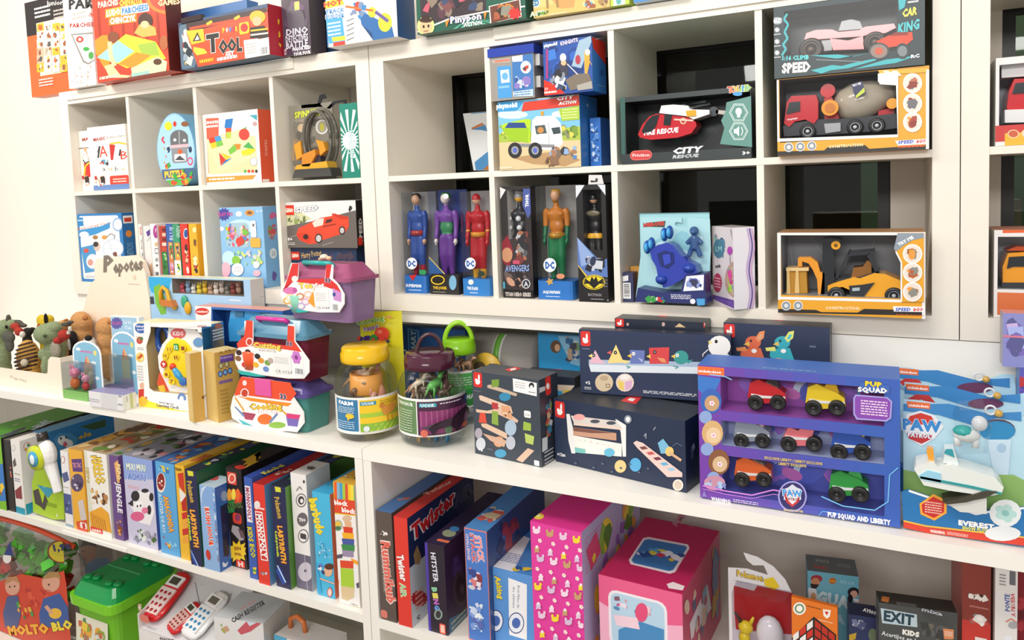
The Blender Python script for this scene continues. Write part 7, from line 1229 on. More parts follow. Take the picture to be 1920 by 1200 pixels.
# ------------------------------------------------------------------ crate of soft toys with its name card
Pc=atZ(118,741,ZC);x1,y0=Pc.x,Pc.y;x0=x1-.56;y1=y0+.115;CR='#f0e2d0'
cr=empty('display_crate',(x0,y0,ZC+GAP),0,label='cream cardboard display crate with faint script lettering, holding the soft toys',category='display crate')
W_,D2=x1-x0,y1-y0;zz=zfor(x1-.02,y0,671)-ZC;zl=zfor(xfor(60,y0,ZC+.05),y0,698)-ZC
mb=MB();mb.prism([(0,0),(W_,0),(W_,zz),(W_-.055,zz),(W_-.07,zz-.012),(W_-.08,zl+.004),(W_-.10,zl),(.1,zl),(.07,zl+.01),(.05,zz),(0,zz)],CR,'m','y',0,.004);F=Face(mb,(0,-.0004,0),(1,0,0),(0,0,1),(0,-1,0),W_,zz);F.inv=Matrix.Translation((x0,y0,ZC+GAP)).inverted()
F.T('Pepotes',20,706,50,714,6,'#b8ac9c');mb.build('front_panel',cr)
MB().box((0,.0042,0),(.004,D2,zl),CR,'m').build('side_panel',cr);MB().box((W_-.004,.0042,0),(W_,D2,zz),CR,'m').build('side_panel',cr);MB().box((.0042,.0042,0),(W_-.0042,D2,.003),CR,'m').build('floor_panel',cr)
yc=-.032;xa,xb=xfor(154,yc,-.07),xfor(282,yc,-.05);zh=zfor(xfor(245,yc,.16),yc,479)-ZC;wc=xb-xa;zs_=zfor(xa,yc,588)-ZC
mb=MB();mb.prism([(0,0),(wc,0),(wc,zh*.66),(wc-.012,zh*.86),(wc-.03,zh*.95),(wc-.07,zh),(wc-.14,zh*.99),(wc*.30,zh*.97),(wc*.24,zh*.93),(wc*.24,zh*.80),(wc*.16,zh*.76),(0,zs_)],'#f1e0cc','m','y',0,.02)
F=Face(mb,(0,-.0004,0),(1,0,0),(0,0,1),(0,-1,0),wc,zh);F.inv=Matrix.Translation((xa,yc,ZC+GAP)).inverted()
F.T('P',194,494,213,493,30,'#7d7366',b=.06,shear=.2);F.T('epotes',212,500,268,493,23,'#7d7366',b=.05,shear=.2);F.E(217,477,4,4,'#7a4a30');F.LN(240,531,262,535,1,'#c8b8a4');F.E(252,520,3,5,'#e0ccb4')
mb.build('name_card',None,(xa,yc,ZC+GAP),0,label='tall cream name card with brown script lettering, in front of the left shelving',category='sign')
def plush(name,lab,base,blobs,kids=(),vox=.0045):
 """soft toy: blobs = (u, v, Y, ru, rv, rdepth) as seen, kids = [(name, colour, blobs)]"""
 P=atY(*base);P=Vector((P.x,P.y,ZC+.004))
 def mk(bl,col,nm,par):
  mb=MB();zb=min(atY(q[0],q[1],q[2]).z-q[4]*(atY(q[0],q[1],q[2])-CP).length/FPX for q in bl)
  if par is None and zb>ZC+.012:
   q=max(bl,key=lambda q:q[1]);c=atY(q[0],q[1],q[2]);hh=(c.z-ZC-.005)/2;mb.ell((c.x-P.x,c.y-P.y,hh),(q[3]*(c-CP).length/FPX*.9,q[5]*.95,hh+.0),col,'fuzz',14,9)
  for q in bl:
   u,v,Y,ru,rv,rd=q[:6];c=atY(u,v,Y);k=(c-CP).length/FPX
   mb.ell((c.x-P.x,c.y-P.y,c.z-P.z),(ru*k,rd,rv*k),col,'fuzz',14,9)
  o=mb.build(nm,par)
  if len(bl)>1:m=o.modifiers.new('r','REMESH');m.mode='VOXEL';m.voxel_size=vox;m.use_smooth_shade=True;s=o.modifiers.new('s','SMOOTH');s.iterations=3
  return o
 o=mk(blobs,kids[0][1]if False else lab[1],name,None);o.location=P;o['label']=lab[0];o['category']='soft toy'
 for nm,col,bl in kids:mk(bl,col,nm,o)
 return o
Yp=y0+.055
plush('dragon_plush',('green dragon soft toy leaning out at the far left of the crate','#8f9f78'),(14,690,Yp),[(2,690,Yp,18,16,.035),(4,668,Yp,14,26,.03),(-2,640,Yp,14,20,.03),(10,615,Yp,15,14,.03),(22,608,Yp-.01,10,8,.02)],[('horn','#5c584e',[(16,598,Yp,4,8,.01),(32,604,Yp,14,4,.012),(42,610,Yp,12,4,.01)]),('wing','#5e5c55',[(16,632,Yp-.03,16,10,.014),(18,646,Yp-.03,10,12,.012)]),('scarf','#b8382c',[(28,612,Yp-.02,9,6,.015),(36,622,Yp-.02,8,7,.015)]),('eye','#201c18',[(12,613,Yp-.03,2.5,3,.005)]),('white_tuft','#ece6dc',[(42,627,Yp-.03,4,5,.01)])])
Y2=y0+.055
plush('dragon_plush',('green dragon soft toy with grey belly, right of the striped one','#93a27c'),(84,690,Y2),[(88,626,Y2,24,17,.04),(100,614,Y2+.01,16,10,.03),(104,655,Y2+.02,20,22,.035),(90,690,Y2,8,22,.025),(82,664,Y2,8,10,.02)],[('horn','#55514a',[(124,608,Y2,13,4,.01),(132,604,Y2,8,3,.01)]),('scarf','#b8342c',[(120,628,Y2-.01,11,9,.02),(110,638,Y2-.01,8,6,.02)]),('nostril','#4c5a3c',[(84,630,Y2-.037,4,3,.006)]),('belly','#a8a090',[(104,656,Y2-.018,12,15,.012)]),('tooth','#f0ece2',[(131,616,Y2-.01,3,5,.008),(128,624,Y2-.01,3,4,.008)])])
Y3=y0+.048
st=plush('striped_plush',('round soft toy with yellow and dark brown stripes at the crate front','#e0a850'),(52,700,Y3),[(54,672,Y3,23,30,.034)],[('paw','#cfc4b0',[(46,680,Y3-.035,7,6,.012)])])
def stripes():
 c=atY(53,672,Y3);k=(c-CP).length/FPX;P=st.location
 for i in range(9):
  t=-.82+.2*i;rr=math.sqrt(max(.02,1-t*t));w_=24*k*rr+.001;
  m=MB();L=[(c.x-P.x+w_*math.cos(a),c.y-P.y+(.036*rr+.001)*math.sin(a),c.z-P.z+30*k*t+.25*w_*math.cos(a))for a in[PI+PI*j/12 for j in range(13)]]
  m.tube(L,.0028 if t>0 else .0045,'#3a241c','m',6);m.build('stripe',st)
stripes()
Y4=-.112
plush('bee_plush',('small yellow soft toy with black trim, behind the green dragon','#e8c82c'),(84,640,Y4),[(84,606,Y4,15,12,.022),(78,600,Y4,8,9,.018),(92,600,Y4,8,9,.018),(84,630,Y4,12,24,.022)],[('black_trim','#1c1a18',[(86,598,Y4-.02,1.8,9,.008)]),('red_scarf','#b83428',[(74,616,Y4-.02,4,8,.01)])])
plush('bat_plush',('black winged soft toy between the two green dragons','#26221f'),(58,660,Y4-.03),[(52,622,Y4,11,7,.015),(60,619,Y4,6,5,.015),(52,645,Y4,9,20,.018)])
Y5=-.075
for(u,v,w_,lb)in((152,602,22,'curly orange soft toy with a small ear, middle of the crate back'),(120,606,10,'small orange soft toy head just left of the curly one'),(199,610,19,'smooth orange soft toy at the right, against the name card')):
 rd=.034;bl=[(u,v+4,Y5,w_,w_*.9,rd),(u+2,v+26,Y5,w_*.85,w_,rd)]
 if u==150:bl+=[(u+8,v-8,Y5-.015,12,10,.022),(u+12,v+24,Y5-.02,12,10,.018),(u-10,v-4,Y5-.01,11,9,.022),(u+4,v+12,Y5-.02,14,6,.018)]
 plush('orange_plush',(lb,'#d9a066'),(u,v+40,Y5),bl,[('ear','#c47f48',[(u+w_*.35,v-6,Y5-.036,w_*.22,w_*.2,.01)])])
Y6=-.125
plush('penguin_plush',('black and white soft toy beside the green dragon','#1d1b1d'),(132,680,Y6),[(136,644,Y6,10,20,.018),(134,628,Y6,8,7,.017)],[('white_belly','#ece8e4',[(130,646,Y6-.014,4,10,.008)])])
plush('panda_plush',('white soft toy with a black ear behind the arched packs','#ebe6e0'),(160,680,Y6+.02),[(168,644,Y6,14,13,.018),(168,665,Y6,13,20,.018)],[('ear','#1d1b1d',[(166,634,Y6-.008,7,5,.012)])])
Y7=y0+.4
# ------------------------------------------------------------------ board games standing on the lower shelf
def sp(name,lab,cat,p0,p1,vt,col,dep=.27,ref=0,z=None,back=0,**kw):
 z=ZS if z is None else z;P0=atZ(*p0,z);P1=atZ(*p1,z)
 Y=max(-.3015,(P0.y+P1.y)/2+back)
 P0=Vector((xfor(p0[0],Y,z),Y,z));P1=Vector((xfor(p1[0],Y,z),Y,z))
 Q=P1 if ref else P0;h=zfor(Q.x,Q.y,vt)-z;dep=min(dep,YB-.02-P0.y);P0.z=z+GAP
 h=min(h,ZC-.03-z-.004)if z==ZS else h
 return Box(name,lab,cat,P0,P1,h,dep,col,**kw)
GR='board games on the lower shelf'
last=[None]
def S(lab,p0,p1,vt,col,art=None,**kw):
 b=sp('board_game_box',lab,'box',p0,p1,vt,col,group=GR,**kw)
 if last[0]is not None and b.P0.x<last[0]+.0008:
  d=last[0]+.0008-b.P0.x;b.P0.x+=d
  if b.w>.02+d:
   w=b.w-d;k=w/b.w
   b.mb.v=[(x*k if abs(x-b.w)<1e-6 else x,y,z)for x,y,z in b.mb.v];b.w=w
 last[0]=b.P0.x+b.w
 if art:art(b,b['f'],b['t'])
 b.done();return b
def g1(b,f,t):
 f.Q([(-20,875),(8,870),(14,940),(-20,940)],'#3a7cc8');f.BL(-10,880,12,935,8,10,['#c83a3c','#3f9a4a','#f0d040'],3)
 t.o_(.9,.12,.1,.1,'#4a4a5c');t.T('...andY',50,806,95,788,9,'#cfd8e8',b=.05,out='#26303c');t.Q([(8,818),(24,808),(50,800),(46,806),(22,816)],'#3a3c4c');t.LN(20,800,60,786,2,'#b0c890')
S('large lime green construction game box, leftmost on the lower shelf',(-42,944),(13,956),822,'#7fc02c',g1,ref=1,dep=.36,top='#4f9a2c',right='#2a2a28')
S('thin black box squeezed between the lime green box and the white one',(17,957),(29,961),824,'#2e2a2a',lambda b,f,t:f.BL(17,870,28,900,3,7,['#c86a5a','#e0a090'],2),top='#6a6460',dep=.30)
def g3(b,f,t):
 f.R(20,946,52,972,'#2a9cb8');f.E(25,840,4,6,'#c8c4c0');f.E(25,840,3,4.5,'#e8e4e0');f.Q([(24,866),(28,858),(31,872),(26,876)],'#5a5450');f.LN(27,886,38,892,1,'#8a9a5a');f.Q([(28,920),(40,910),(42,936),(30,934)],'#8a3a3c');f.LN(27,895,38,905,2,'#8a86a8',3)
 r=b['r'];r.R(48,946,66,970,'#2a9cb8');r.E(51,838,7,9,'#c84a3c',14);r.E(51,838,6,8,'#f0ece8',14);r.E(49,842,2.5,3,'#e0b040');r.E(53,835,2.5,3,'#3f8a4a')
S('white game box with a turquoise foot, third from the left',(31,962),(48,966),824,'#ece8e4',g3,dep=.085)
bb=sp('toy_box','tall blue toy box with a white hippo and gold lettering on its side','box',(73,968),(94,973),813,'#2b72ae',dep=.28,ref=1,back=.07,top='#5a9ac8',right='#2f78b0')
r=bb['r'];r.Q([(100,822),(112,812),(132,812),(146,822),(142,838),(112,846)],'#4a92c4');r.E(118,826,10,9,'#f0f0f0');r.E(128,832,9,8,'#f0f0f0');r.E(114,822,2,2.5,'#2a2a2a',8);r.E(124,820,2,2.5,'#2a2a2a',8);r.E(122,833,4,5,'#d86a7a');r.T('ela',146,820,172,811,9,'#c8a84a',b=.04,shear=.2);r.Q([(150,800),(198,786),(198,800),(176,806)],'#3f5a3c');bb.done()
last[0]=max(last[0],bb.P0.x+bb.w)
# projector toy on a green card
P0=atZ(64,962,ZS);P0.z=ZS+GAP;P1=atZ(118,975,ZS);P0.y=P1.y=-.288;b=Fr(P0,P1,zfor(P0.x,P0.y,906)-ZS,.03)
rt=empty('projector_toy_pack',P0,0,label='white baby projector toy with a round dial on a lime green card',category='toy pack')
mb=MB();ext(mb,b,[(62,960),(60,905),(66,880),(82,868),(98,878),(116,900),(119,918),(120,974),(100,974)],.006,.01,'#a8c82c','p')
F=pface(mb,b,.0057);F.Q([(62,920),(72,916),(78,938),(84,958),(76,950),(66,944)],'#4a4240');F.Q([(84,926),(90,940),(84,956),(80,945)],'#4a4240');F.Q([(66,876),(84,884),(106,910),(90,934),(76,916)],'#3a96b0');F.E(65,899,6,8,'#e0806a');F.LN(86,940,116,956,3,'#6a8a20');F.Q([(80,905),(86,900),(88,912),(82,914)],'#7ac0d0');F.E(110,966,4,4,'#e8f0d0');mb.build('backing_card',rt)
x,z=lp(b,84,853,-.02);q=sc(b,84,853,-.02)
mb=MB();mb.ell((x,-.012,z),(21*q,.03,26*q),'#f0efee');mb.tube([(x+4*q,-.01,z-14*q),(x+18*q,-.012,z-44*q),(x+24*q,-.012,z-66*q)],[12*q,9*q,8*q],'#efeeee');smooth_body(mb,'projector_body',rt,mat('#efeeec','g'),.003)
mb=MB();mb.lathe([(0,-.046),(22*q,-.044),(23*q,-.034),(0,-.034)],(x-12*q,0,z-4*q),'#c8d42c','g',24,'y');mb.lathe([(0,-.048),(14*q,-.048),(14*q,-.045)],(x-13*q,0,z-5*q),'#4aa6d0','g',20,'y');mb.ell((x-14*q,-.049,z-6*q),(7*q,.003,9*q),'#e8eef2');mb.build('dial',rt)
mb=MB();mb.tube([(x-8*q,-.012,z+24*q),(x-12*q,-.012,z+38*q)],[10*q,9*q],'#3a3432');mb.build('lens',rt)
def g5(b,f,t):
 f.E(118,862,4,7,'#b85a5a',12);f.E(118,862,3,6,'#ece8e4',12);f.Q([(116,888),(126,884),(130,900),(120,905)],'#4a5488');f.LN(117,911,129,916,1,'#7a6a3a');f.R(118,924,136,965,'#4a568c');f.BL(119,928,134,960,8,4,['#8a94c0','#2f3868'],3);f.R(120,980,140,990,'#8fa8b4')
S('slim white box with two navy panels, beside the projector toy',(124,986),(138,990),845,'#e8e6e6',g5,dep=.33,top='#d8d0c8')
def g6(b,f,t):
 f.Q([(134,861),(153,860),(155,885),(137,884)],'#5a3a7c');f.T('TIC TAC',137,872,152,872,9,'#e8a0a0',b=.03);f.E(145,905,12,17,'#5a4a6c');f.BL(135,890,157,922,10,8,['#8a7a9c','#e8e0f0','#3a2c4c'],3);f.Q([(146,940),(156,936),(164,975),(152,976)],'#cfc4c0');f.Q([(143,978),(166,975),(168,1000),(146,998)],'#d8502c');f.RR(150,978,164,993,'#f0e4dc',.3);f.T('I',155,986,160,986,9,'#c8302c',b=.08);t.pic(0,0,1,1,'#c89a5c',30,.12,['#8a5a34','#d8b880','#e8a83c','#6a4a30'],5)
S('orange and yellow game box with a purple patch, beside the slim white one',(140,991),(165,998),841,'#e8ac38',g6,dep=.34,top='#c8964a')
def g7(b,f,t):
 f.Q([(155,845),(162,846),(178,1002),(170,998)],'#d8dcc8');f.T('HALLO',176,855,186,908,10,'#f0c83c',out='#3a2c14',b=.07,ow=.06);f.T('HALLO',185,858,194,906,9,'#f0c83c',out='#3a2c14',b=.07,ow=.06);f.T('HIPPO',164,878,166,906,5,'#d8c07a',out='#5a4a24',b=.04)
 f.BL(168,912,206,955,22,9,['#b8824a','#5a3a28','#e0b070','#8a5a34','#f0e0c8'],4);f.Q([(168,960),(190,950),(204,962),(210,1000),(172,994)],'#e8a430')
 for k in range(7):f.L([(172+4*k,962+2*k),(176+4*k,990+k)],1.5,'#b87820')
 f.Q([(169,986),(212,1000),(212,1010),(170,998)],'#f0ece6');f.RR(170,986,194,1002,'#d8382c',.3);f.T('HABA',173,993,191,996,5,'#f8e8e0',b=.05);t.pic(0,0,1,1,'#b8a080',46,.10,['#8a6a44','#d8402c','#6a8a3c','#c8a060','#5a3a2c','#e8dcc8'],6)
S('white and mustard animal stacking game box with tall yellow lettering',(169,998),(211,1009),844,'#efebe4',g7,dep=.35,top='#b8a080',right='#e8e4dc')
def g8(b,f,t):
 f.Q([(214,868),(228,864),(230,906),(220,906)],'#e0a868');f.T('PEPO',222,870,224,900,7,'#f4d8a0',b=.04);f.T('JENGLE',222,905,226,962,9,'#ece8f0',b=.04,out='#4a3a5c');f.BL(218,972,240,1010,12,8,['#c8823c','#e0a850','#8a4a2c'],3);t.pic(0,0,1,1,'#8a8a88',20,.06,['#4a7a3c','#b8b0a0','#5a5048','#c8a050'],4)
S('narrow purple game box with slanted white lettering, left of the cow box',(216,1010),(233,1015),853,'#6a4a86',g8,dep=.33)
def g9(b,f,t):
 f.Q([(228,852),(288,860),(292,900),(232,898)],'#8fa4dc');f.T('MUU MUU',237,874,273,878,12,'#eef0e8',out='#4a8a3c',b=.05);f.T('ACHUU',239,892,274,896,12,'#5a7ac8',out='#e8ecf8',b=.05);f.LN(240,908,262,920,3,'#e0a8a8')
 f.Q([(250,925),(270,916),(284,926),(290,960),(282,985),(262,980),(246,950)],'#ece8ea');f.E(254,930,8,10,'#2c282c');f.E(272,920,7,4,'#2c282c');f.E(284,932,4,8,'#2c282c');f.E(280,956,4,9,'#2c282c');f.Q([(240,944),(250,936),(250,950)],'#2c282c');f.E(258,947,4,6,'#f6f6f6');f.E(264,946,4,6,'#f6f6f6');f.E(258,949,1.5,2.5,'#202020');f.E(264,948,1.5,2.5,'#202020');f.E(258,968,13,9,'#d8608a');f.E(272,957,6,6,'#e07a9a')
 f.BL(246,985,298,1030,30,11,['#7a9a4a','#e0e4e0','#a8a0b0','#4a6a3c','#d8dce0','#8a8aa0'],5);t.pic(0,0,1,1,'#8f8f9a',44,.09,['#3a3438','#5a7a3c','#b8b0b8','#c8808a','#6a8a50','#e0e0e0'],6)
S('wide lilac and white game box with a black-spotted cow and green lettering',(242,1017),(297,1032),853,'#c8c4dc',g9,dep=.36,top='#8f8f9a',right='#4a62b0')
def g10(b,f,t):
 f.BL(291,868,320,892,8,10,['#3a78b8','#7ac0dc','#d8c04a'],2);f.E(302,905,9,19,'#e8dcd4');f.E(302,903,7,16,'#8a2420');f.BL(296,895,308,915,8,4,['#f0ece8','#d86a4a'],4);f.T('ANACONDA',311,930,323,998,9,'#e8a83c',b=.06,out='#c8501c',ow=.03);f.T('ACHTER DE RIO',300,925,309,1000,6,'#d8e8f4',b=.02);f.BL(305,1000,336,1035,10,8,['#e8c84a','#c84a2c','#8ac8e8'],3);t.pic(0,0,1,1,'#3f6ca8',36,.08,['#c8783c','#7ab0d8','#8a3a2c','#2f5a8c'],6)
S('bright blue game box with an orange vertical title, right of the cow box',(303,1036),(338,1045),864,'#5aa4d8',g10,dep=.34,top='#3f6ca8')
def g11(b,f,t):
 f.Q([(333,888),(344,886),(347,925),(336,912)],'#c83a24');f.Q([(336,915),(349,928),(352,944),(338,940)],'#e8e4e0');f.Q([(340,942),(350,930),(352,958),(342,958)],'#b82a1c')
 for k in range(4):f.Q([(341+k*.5,962+15*k),(353+k*.5,960+15*k),(354+k*.5,972+15*k),(342+k*.5,974+15*k)],['#c8302c','#e8a03c'][k%2])
 f.T('TENN',328,879,340,881,5,'#4a3010',b=.03);t.r(0,0,1,1,'#d8aa3c');t.T('TENNIS',362,866,392,852,7,'#b83a2c',b=.05);t.r(0,.6,1,1,'#a88a3c')
S('narrow yellow, red and white game box, left of the first dark blue box',(340,1047),(357,1052),871,'#e8b430',g11,dep=.35)
def lab(dx,dy=0):
 def g(b,f,t):
  o=lambda L:[(x+dx,y+dy)for x,y in L]
  f.Q(o([(351,882),(362,884),(363,893),(353,892)]),'#d8d43c');f.T('Pokemon',355+dx,902+dy,362+dx,942+dy,9,'#c8a44a',out='#5a4a2c',b=.04);f.T('LABYRINTH',361+dx,956+dy,369+dx,1026+dy,9,'#f0a83c',out='#6a2c1c',b=.07);f.T('Labyrinth',354+dx,966+dy,358+dx,1014+dy,4,'#c8d83c',b=.05);f.Q(o([(360,1030),(374,1062),(366,1066),(352,1040)]),'#2a4a9c');f.L(o([(356,1030),(372,1062)]),2,'#c8dcf0')
  t.pic(0,0,1,1,'#222a3c',16,.06,['#3a4a6c','#c8c83c','#d8dce8','#2f6a4a'],4)
 return g
S('dark navy maze game box with orange vertical title, the left one of two alike',(359,1057),(380,1065),880,'#26284e',lab(0),dep=.35,right='#2a5a3c')
def g13(b,f,t):
 f.E(393,930,17,24,'#c8d8ec');f.E(394,934,16,24,'#84a8d8');f.T('RUSH HOUR',388,952,397,1024,8,'#e8502c',out='#f4f0f0',b=.06);f.BL(398,915,412,1060,26,7,['#a8c4e4','#6a90cc','#d0dcec','#8a8aa8'],3);f.E(391,1040,4,10,'#c8382c',12,-.2);f.T('8',378,917,384,917,6,'#dfe8f4');r=b['r'];r.Q([(413,950),(430,940),(430,1040),(420,1050)],'#26284a');r.BL(414,1035,432,1060,4,8,['#e0e8f4','#3a6ab8'],3);r.E(420,930,6,10,'#8aa8d0');t.E(401,896,9,5,'#d85a5a')
S('pale blue traffic puzzle game box with an orange-red vertical title',(384,1069),(413,1075),909,'#8cb0dc',g13,dep=.08,right='#3a6ab8',top='#b8ccd8')
def g14(b,f,t):
 f.RR(426,884,444,910,'#e0503c',.1);f.E(435,897,7,9,'#f0dcd0');f.E(435,897,5,7,'#d8503c');f.Q([(420,925),(430,918),(448,918),(456,930),(452,944),(424,944)],'#d83a2c')
 for k in range(3):f.E(430+8*k,928,4,12,['#f0a82c','#f4d84a','#e86a2c'][k])
 f.Q([(424,938),(440,936),(440,960),(428,962)],'#2f7a3c');f.T('BLINK',428,948,454,946,9,'#26302a',out='#8ab84a',b=.04);f.RR(436,960,454,984,'#d8402c',.3);f.E(446,970,5,7,'#8a3a5c');f.Q([(436,984),(448,988),(458,1012),(450,1014),(434,996)],'#a8a0a4');f.Q([(446,990),(456,996),(460,1010),(452,1008)],'#6a5054')
 f.ST(446,1034,22,'#f0c82c',11,.62);f.T('EIN',440,1028,452,1028,6,'#8a3a1c',b=.04);f.T('SPIEL',440,1038,454,1040,5,'#8a3a1c',b=.04);f.RR(443,1048,460,1066,'#e0402c',.2);f.T('H',447,1057,456,1058,9,'#f4dcd4',b=.05);t.ST(472,862,20,'#d8a82c',11,.5);t.E(450,876,10,4,'#c83a2c')
S('black card game box with a fiery picture and a yellow star burst',(431,1059),(464,1070),875,'#241d1c',g14,dep=.33,top='#2c2422')
def g15(b,f,t):f.Q([(459,910),(469,912),(474,980),(464,978)],'#e4e0e8');f.T('MONOPOLY',464,914,469,976,7,'#a83a5c',b=.05);f.T('KIDS ECO',468,988,476,1046,8,'#d8cc3c',b=.06,out='#2a3a6c');f.BL(472,1054,486,1080,6,7,['#e8c83c','#3f9a4a'],3);t.r(0,0,1,1,'#2f4a9c');t.T('Knobel',492,888,530,872,6,'#d8c84a',b=.05)
S('blue property trading game box with a white title bar, left of the red one',(469,1083),(484,1088),894,'#3c5cac',g15,dep=.36)
def g16(b,f,t):f.E(482,947,6,8,'#e8e0dc');f.L([(474,950),(496,955)],3,'#e8d8d0');f.Q([(478,958),(492,960),(503,1052),(490,1050)],'#f2ecea');f.Q([(479.5,960),(490.5,962),(501,1050),(491,1048)],'#cc3024');f.T('MONOPOLY',485,964,496,1046,10,'#f6f0ee',b=.06);f.BL(486,1066,504,1082,8,6,['#d8c8c8','#8a8488'],3);t.r(0,0,1,1,'#a82424');t.BL(500,870,560,900,12,6,['#e0c0b0','#c86a5a'],3)
S('bright red property trading game box with a boxed white title',(486,1092),(507,1100),906,'#dc3a2c',g16,dep=.36,right='#5a8cb8')
x_=last[0]
S('dark navy maze game box with orange vertical title, the right one of two alike',(519,1099),(546,1106),909,'#26284e',lab(164,30),dep=.33,right='#5a8a3c')
def g18(b,f,t):
 f.R(550,1035,592,1115,'#6a6478');f.E(573,1072,14,18,'#c8c0cc',20);f.E(573,1070,2.5,3,'#3a3440');f.L([(571,1040),(577,1108)],1,'#b8b0c0');f.LN(562,1096,584,1102,1,'#d8d4dc')
 for v,s_ in((938,''),(974,'70+'),(1005,'')):f.E(565+(v-938)*.06,v,10,13,'#6a6468',20);f.E(565+(v-938)*.06,v,8.5 if s_==''else 3,11 if s_==''else 3,'#ece8e6'if not s_ else '#6a6468',20)
 f.E(565,938,6,8,'#4a4448');f.E(566,939,3,4,'#ece8e6');f.RR(563,999,575,1012,'#4a4448');f.T('70+',561,974,573,975,7,'#f0ecea',b=.06);f.L([(556,920),(562,912),(566,918)],2,'#8a8488');f.E(570,903,2,3,'#4a4448');t.BL(556,868,592,884,7,7,['#5a5450','#8a8480'],3,'sp')
S('white and grey marble run box with three round icons',(557,1102),(586,1109),886,'#ebe7e5',g18,dep=.10,top='#dcd8d4',right='#c8c8cc')
def g19(b,f,t):
 f.T('barbudo',587,935,603,1002,15,'#f0d83c',out='#b8a01c',b=.05);f.BL(594,1010,622,1050,34,3,['#c8e4f0','#3a8ab8','#a8d4e8'],3,'rs');f.E(616,1070,8,11,'#e0b090');f.E(618,1062,9,6,'#5a3424');f.BL(592,1052,612,1080,7,7,['#3a3a6c','#e8e8f0','#6a7ac0'],2);f.L([(600,1084),(628,1094)],3,'#d8b09c');f.E(619,1110,5,9,'#d85a4a');f.E(619,1110,3.5,7,'#e8d0c8');f.Q([(590,1050),(600,1080),(604,1112),(594,1110)],'#3aa8d8');t.BL(600,904,640,916,8,6,['#e8d83c','#2a7ab0'],3)
S('sky-blue card game box with a lumpy yellow vertical title',(596,1115),(629,1124),921,'#4ab4dc',g19,dep=.30,top='#3aa8d8',right='#d87a6a')
def g20(b,f,t):
 for k in range(10):f.Q([(621+5.2*k,902+.7*k),(626.5+5.2*k,902+.7*k),(627+5.2*k,940+.8*k),(622+5.2*k,939+.8*k)],['#f0c82c','#e8602c','#8ab4c8','#4a9ac8','#a8c83c','#d8503c','#f0c82c','#f4d84a','#8ac04a','#e87a2c'][k])
 f.Q([(622,934),(672,940),(674,967),(624,960)],'#dc4a2c');f.T('block',627,941,652,944,9,'#ffffff',b=.06);f.T('block',641,955,667,959,9,'#ffffff',b=.06);f.Q([(626,963),(674,969),(678,1140),(634,1130)],'#eeeae8')
 f.E(634,985,9,11,'#a8b8a8');f.E(634,983,6,6,'#e8c04a');f.E(634,990,6,4,'#4a7a5c');f.E(651,972,9,6,'#d8b898')
 for k,(c,w_)in enumerate((('#e0b088',8),('#d8402c',11),('#f0b02c',13),('#4a5a9c',14),('#3f8a4a',15),('#9a8aa8',13))):f.Q([(652-w_*.8,976+11*k),(652+w_*.9,978+11*k),(653+w_*.8,990+11*k),(653-w_*.7,988+11*k)],c)
 f.Q([(658,1046),(672,1052),(675,1060),(660,1054)],'#f0a02c');f.Q([(632,1040),(644,1038),(642,1046),(632,1047)],'#5a5468');f.Q([(638,1050),(663,1052),(663,1066),(639,1064)],'#dc4a2c');f.Q([(639,1064),(663,1067),(665,1104),(640,1098)],'#a8cc3c');f.Q([(640,1098),(665,1102),(664,1120),(652,1126),(641,1122)],'#dcc49a');f.Q([(630,1084),(636,1088),(636,1096),(631,1094)],'#f0a02c');f.Q([(668,1094),(677,1092),(677,1102),(670,1103)],'#5a5468');f.T('cayro',658,1130,672,1135,4,'#6a6a6a');t.BL(640,888,672,900,10,6,['#c83a2c','#3a3a44','#e8e0d8','#f0c82c'],3)
last[0]=None
S('white, red and rainbow-striped stacking block game box, last before the seam',(637,1131),(676,1139),903,'#e8c83c',g20,dep=.16,top='#d8a83c',right='#e0dcd8')
# ------------------------------------------------------------------ right unit, lower shelf
def tb(name,lab,cat,TL,TR,Y,dep,col,z=None,**kw):
 """carton standing on the shelf, located by the top corners of its front"""
 z=ZS if z is None else z;A=atY(*TL,Y);B_=atZ(*TR,A.z);h=A.z-z;A.z=z+GAP;lim=-.3015-B_.y
 if lim>0:A.y+=lim;B_.y+=lim
 return Box(name,lab,cat,A,B_,h,dep,col,**kw)
def q1(b,f,t):
 f.BL(706,992,733,1008,5,9,['#e8e4dc','#d8d4cc'],3,'r');f.T('9',712,1000,720,1000,9,'#4a3a34',b=.04);f.T('Rummikub',723,1016,735,1132,16,'#e06a5c',out='#f0dcd4',b=.05,ow=.05);f.T('RUMMIKUB ORIGINAL',716,1040,722,1110,4,'#c8c0b8');f.RR(714,1142,727,1160,'#d87a6c',.3);t.r(0,0,1,1,'#3f6aa0');t.BL(720,920,800,950,8,10,['#c86a4a','#5a8ac0'],3)
last[0]=None
S('brown tile game box with pink vertical lettering, first right of the seam',(715,1160),(744,1169),957,'#5d504a',q1,dep=.34,top='#3f6aa0')
def q2(b,f,t):
 f.T('Twister',750,1040,758,1090,12,'#f4f0ee',out='#b82a1c',b=.05);f.T('AIR',755,1094,758,1120,10,'#a8c89a',out='#f0e8c8',b=.06);t.r(0,0,1,1,'#c02f28');t.T('Twister',796,928,846,902,6,'#e0b0a0',b=.04)
 r=b['r'];r.r(0,0,1,1,'#232c58');r.r(0,0,.35,.55,'#c8ccd8');r.T('Twister',772,1000,852,928,22,'#c82830',out='#e8e4ec',b=.06,ow=.05);r.T('AIR',853,940,885,912,16,'#3a3a54',out='#6a7a94',b=.04);r.Q([(775,1040),(782,1022),(790,1044),(786,1058),(778,1058)],'#a8845c');r.ST(786,1122,16,'#b8242c',14,.85);r.LN(778,1110,794,1134,4,'#e8a8a0');r.T('G',781,1158,787,1156,8,'#202020',b=.04)
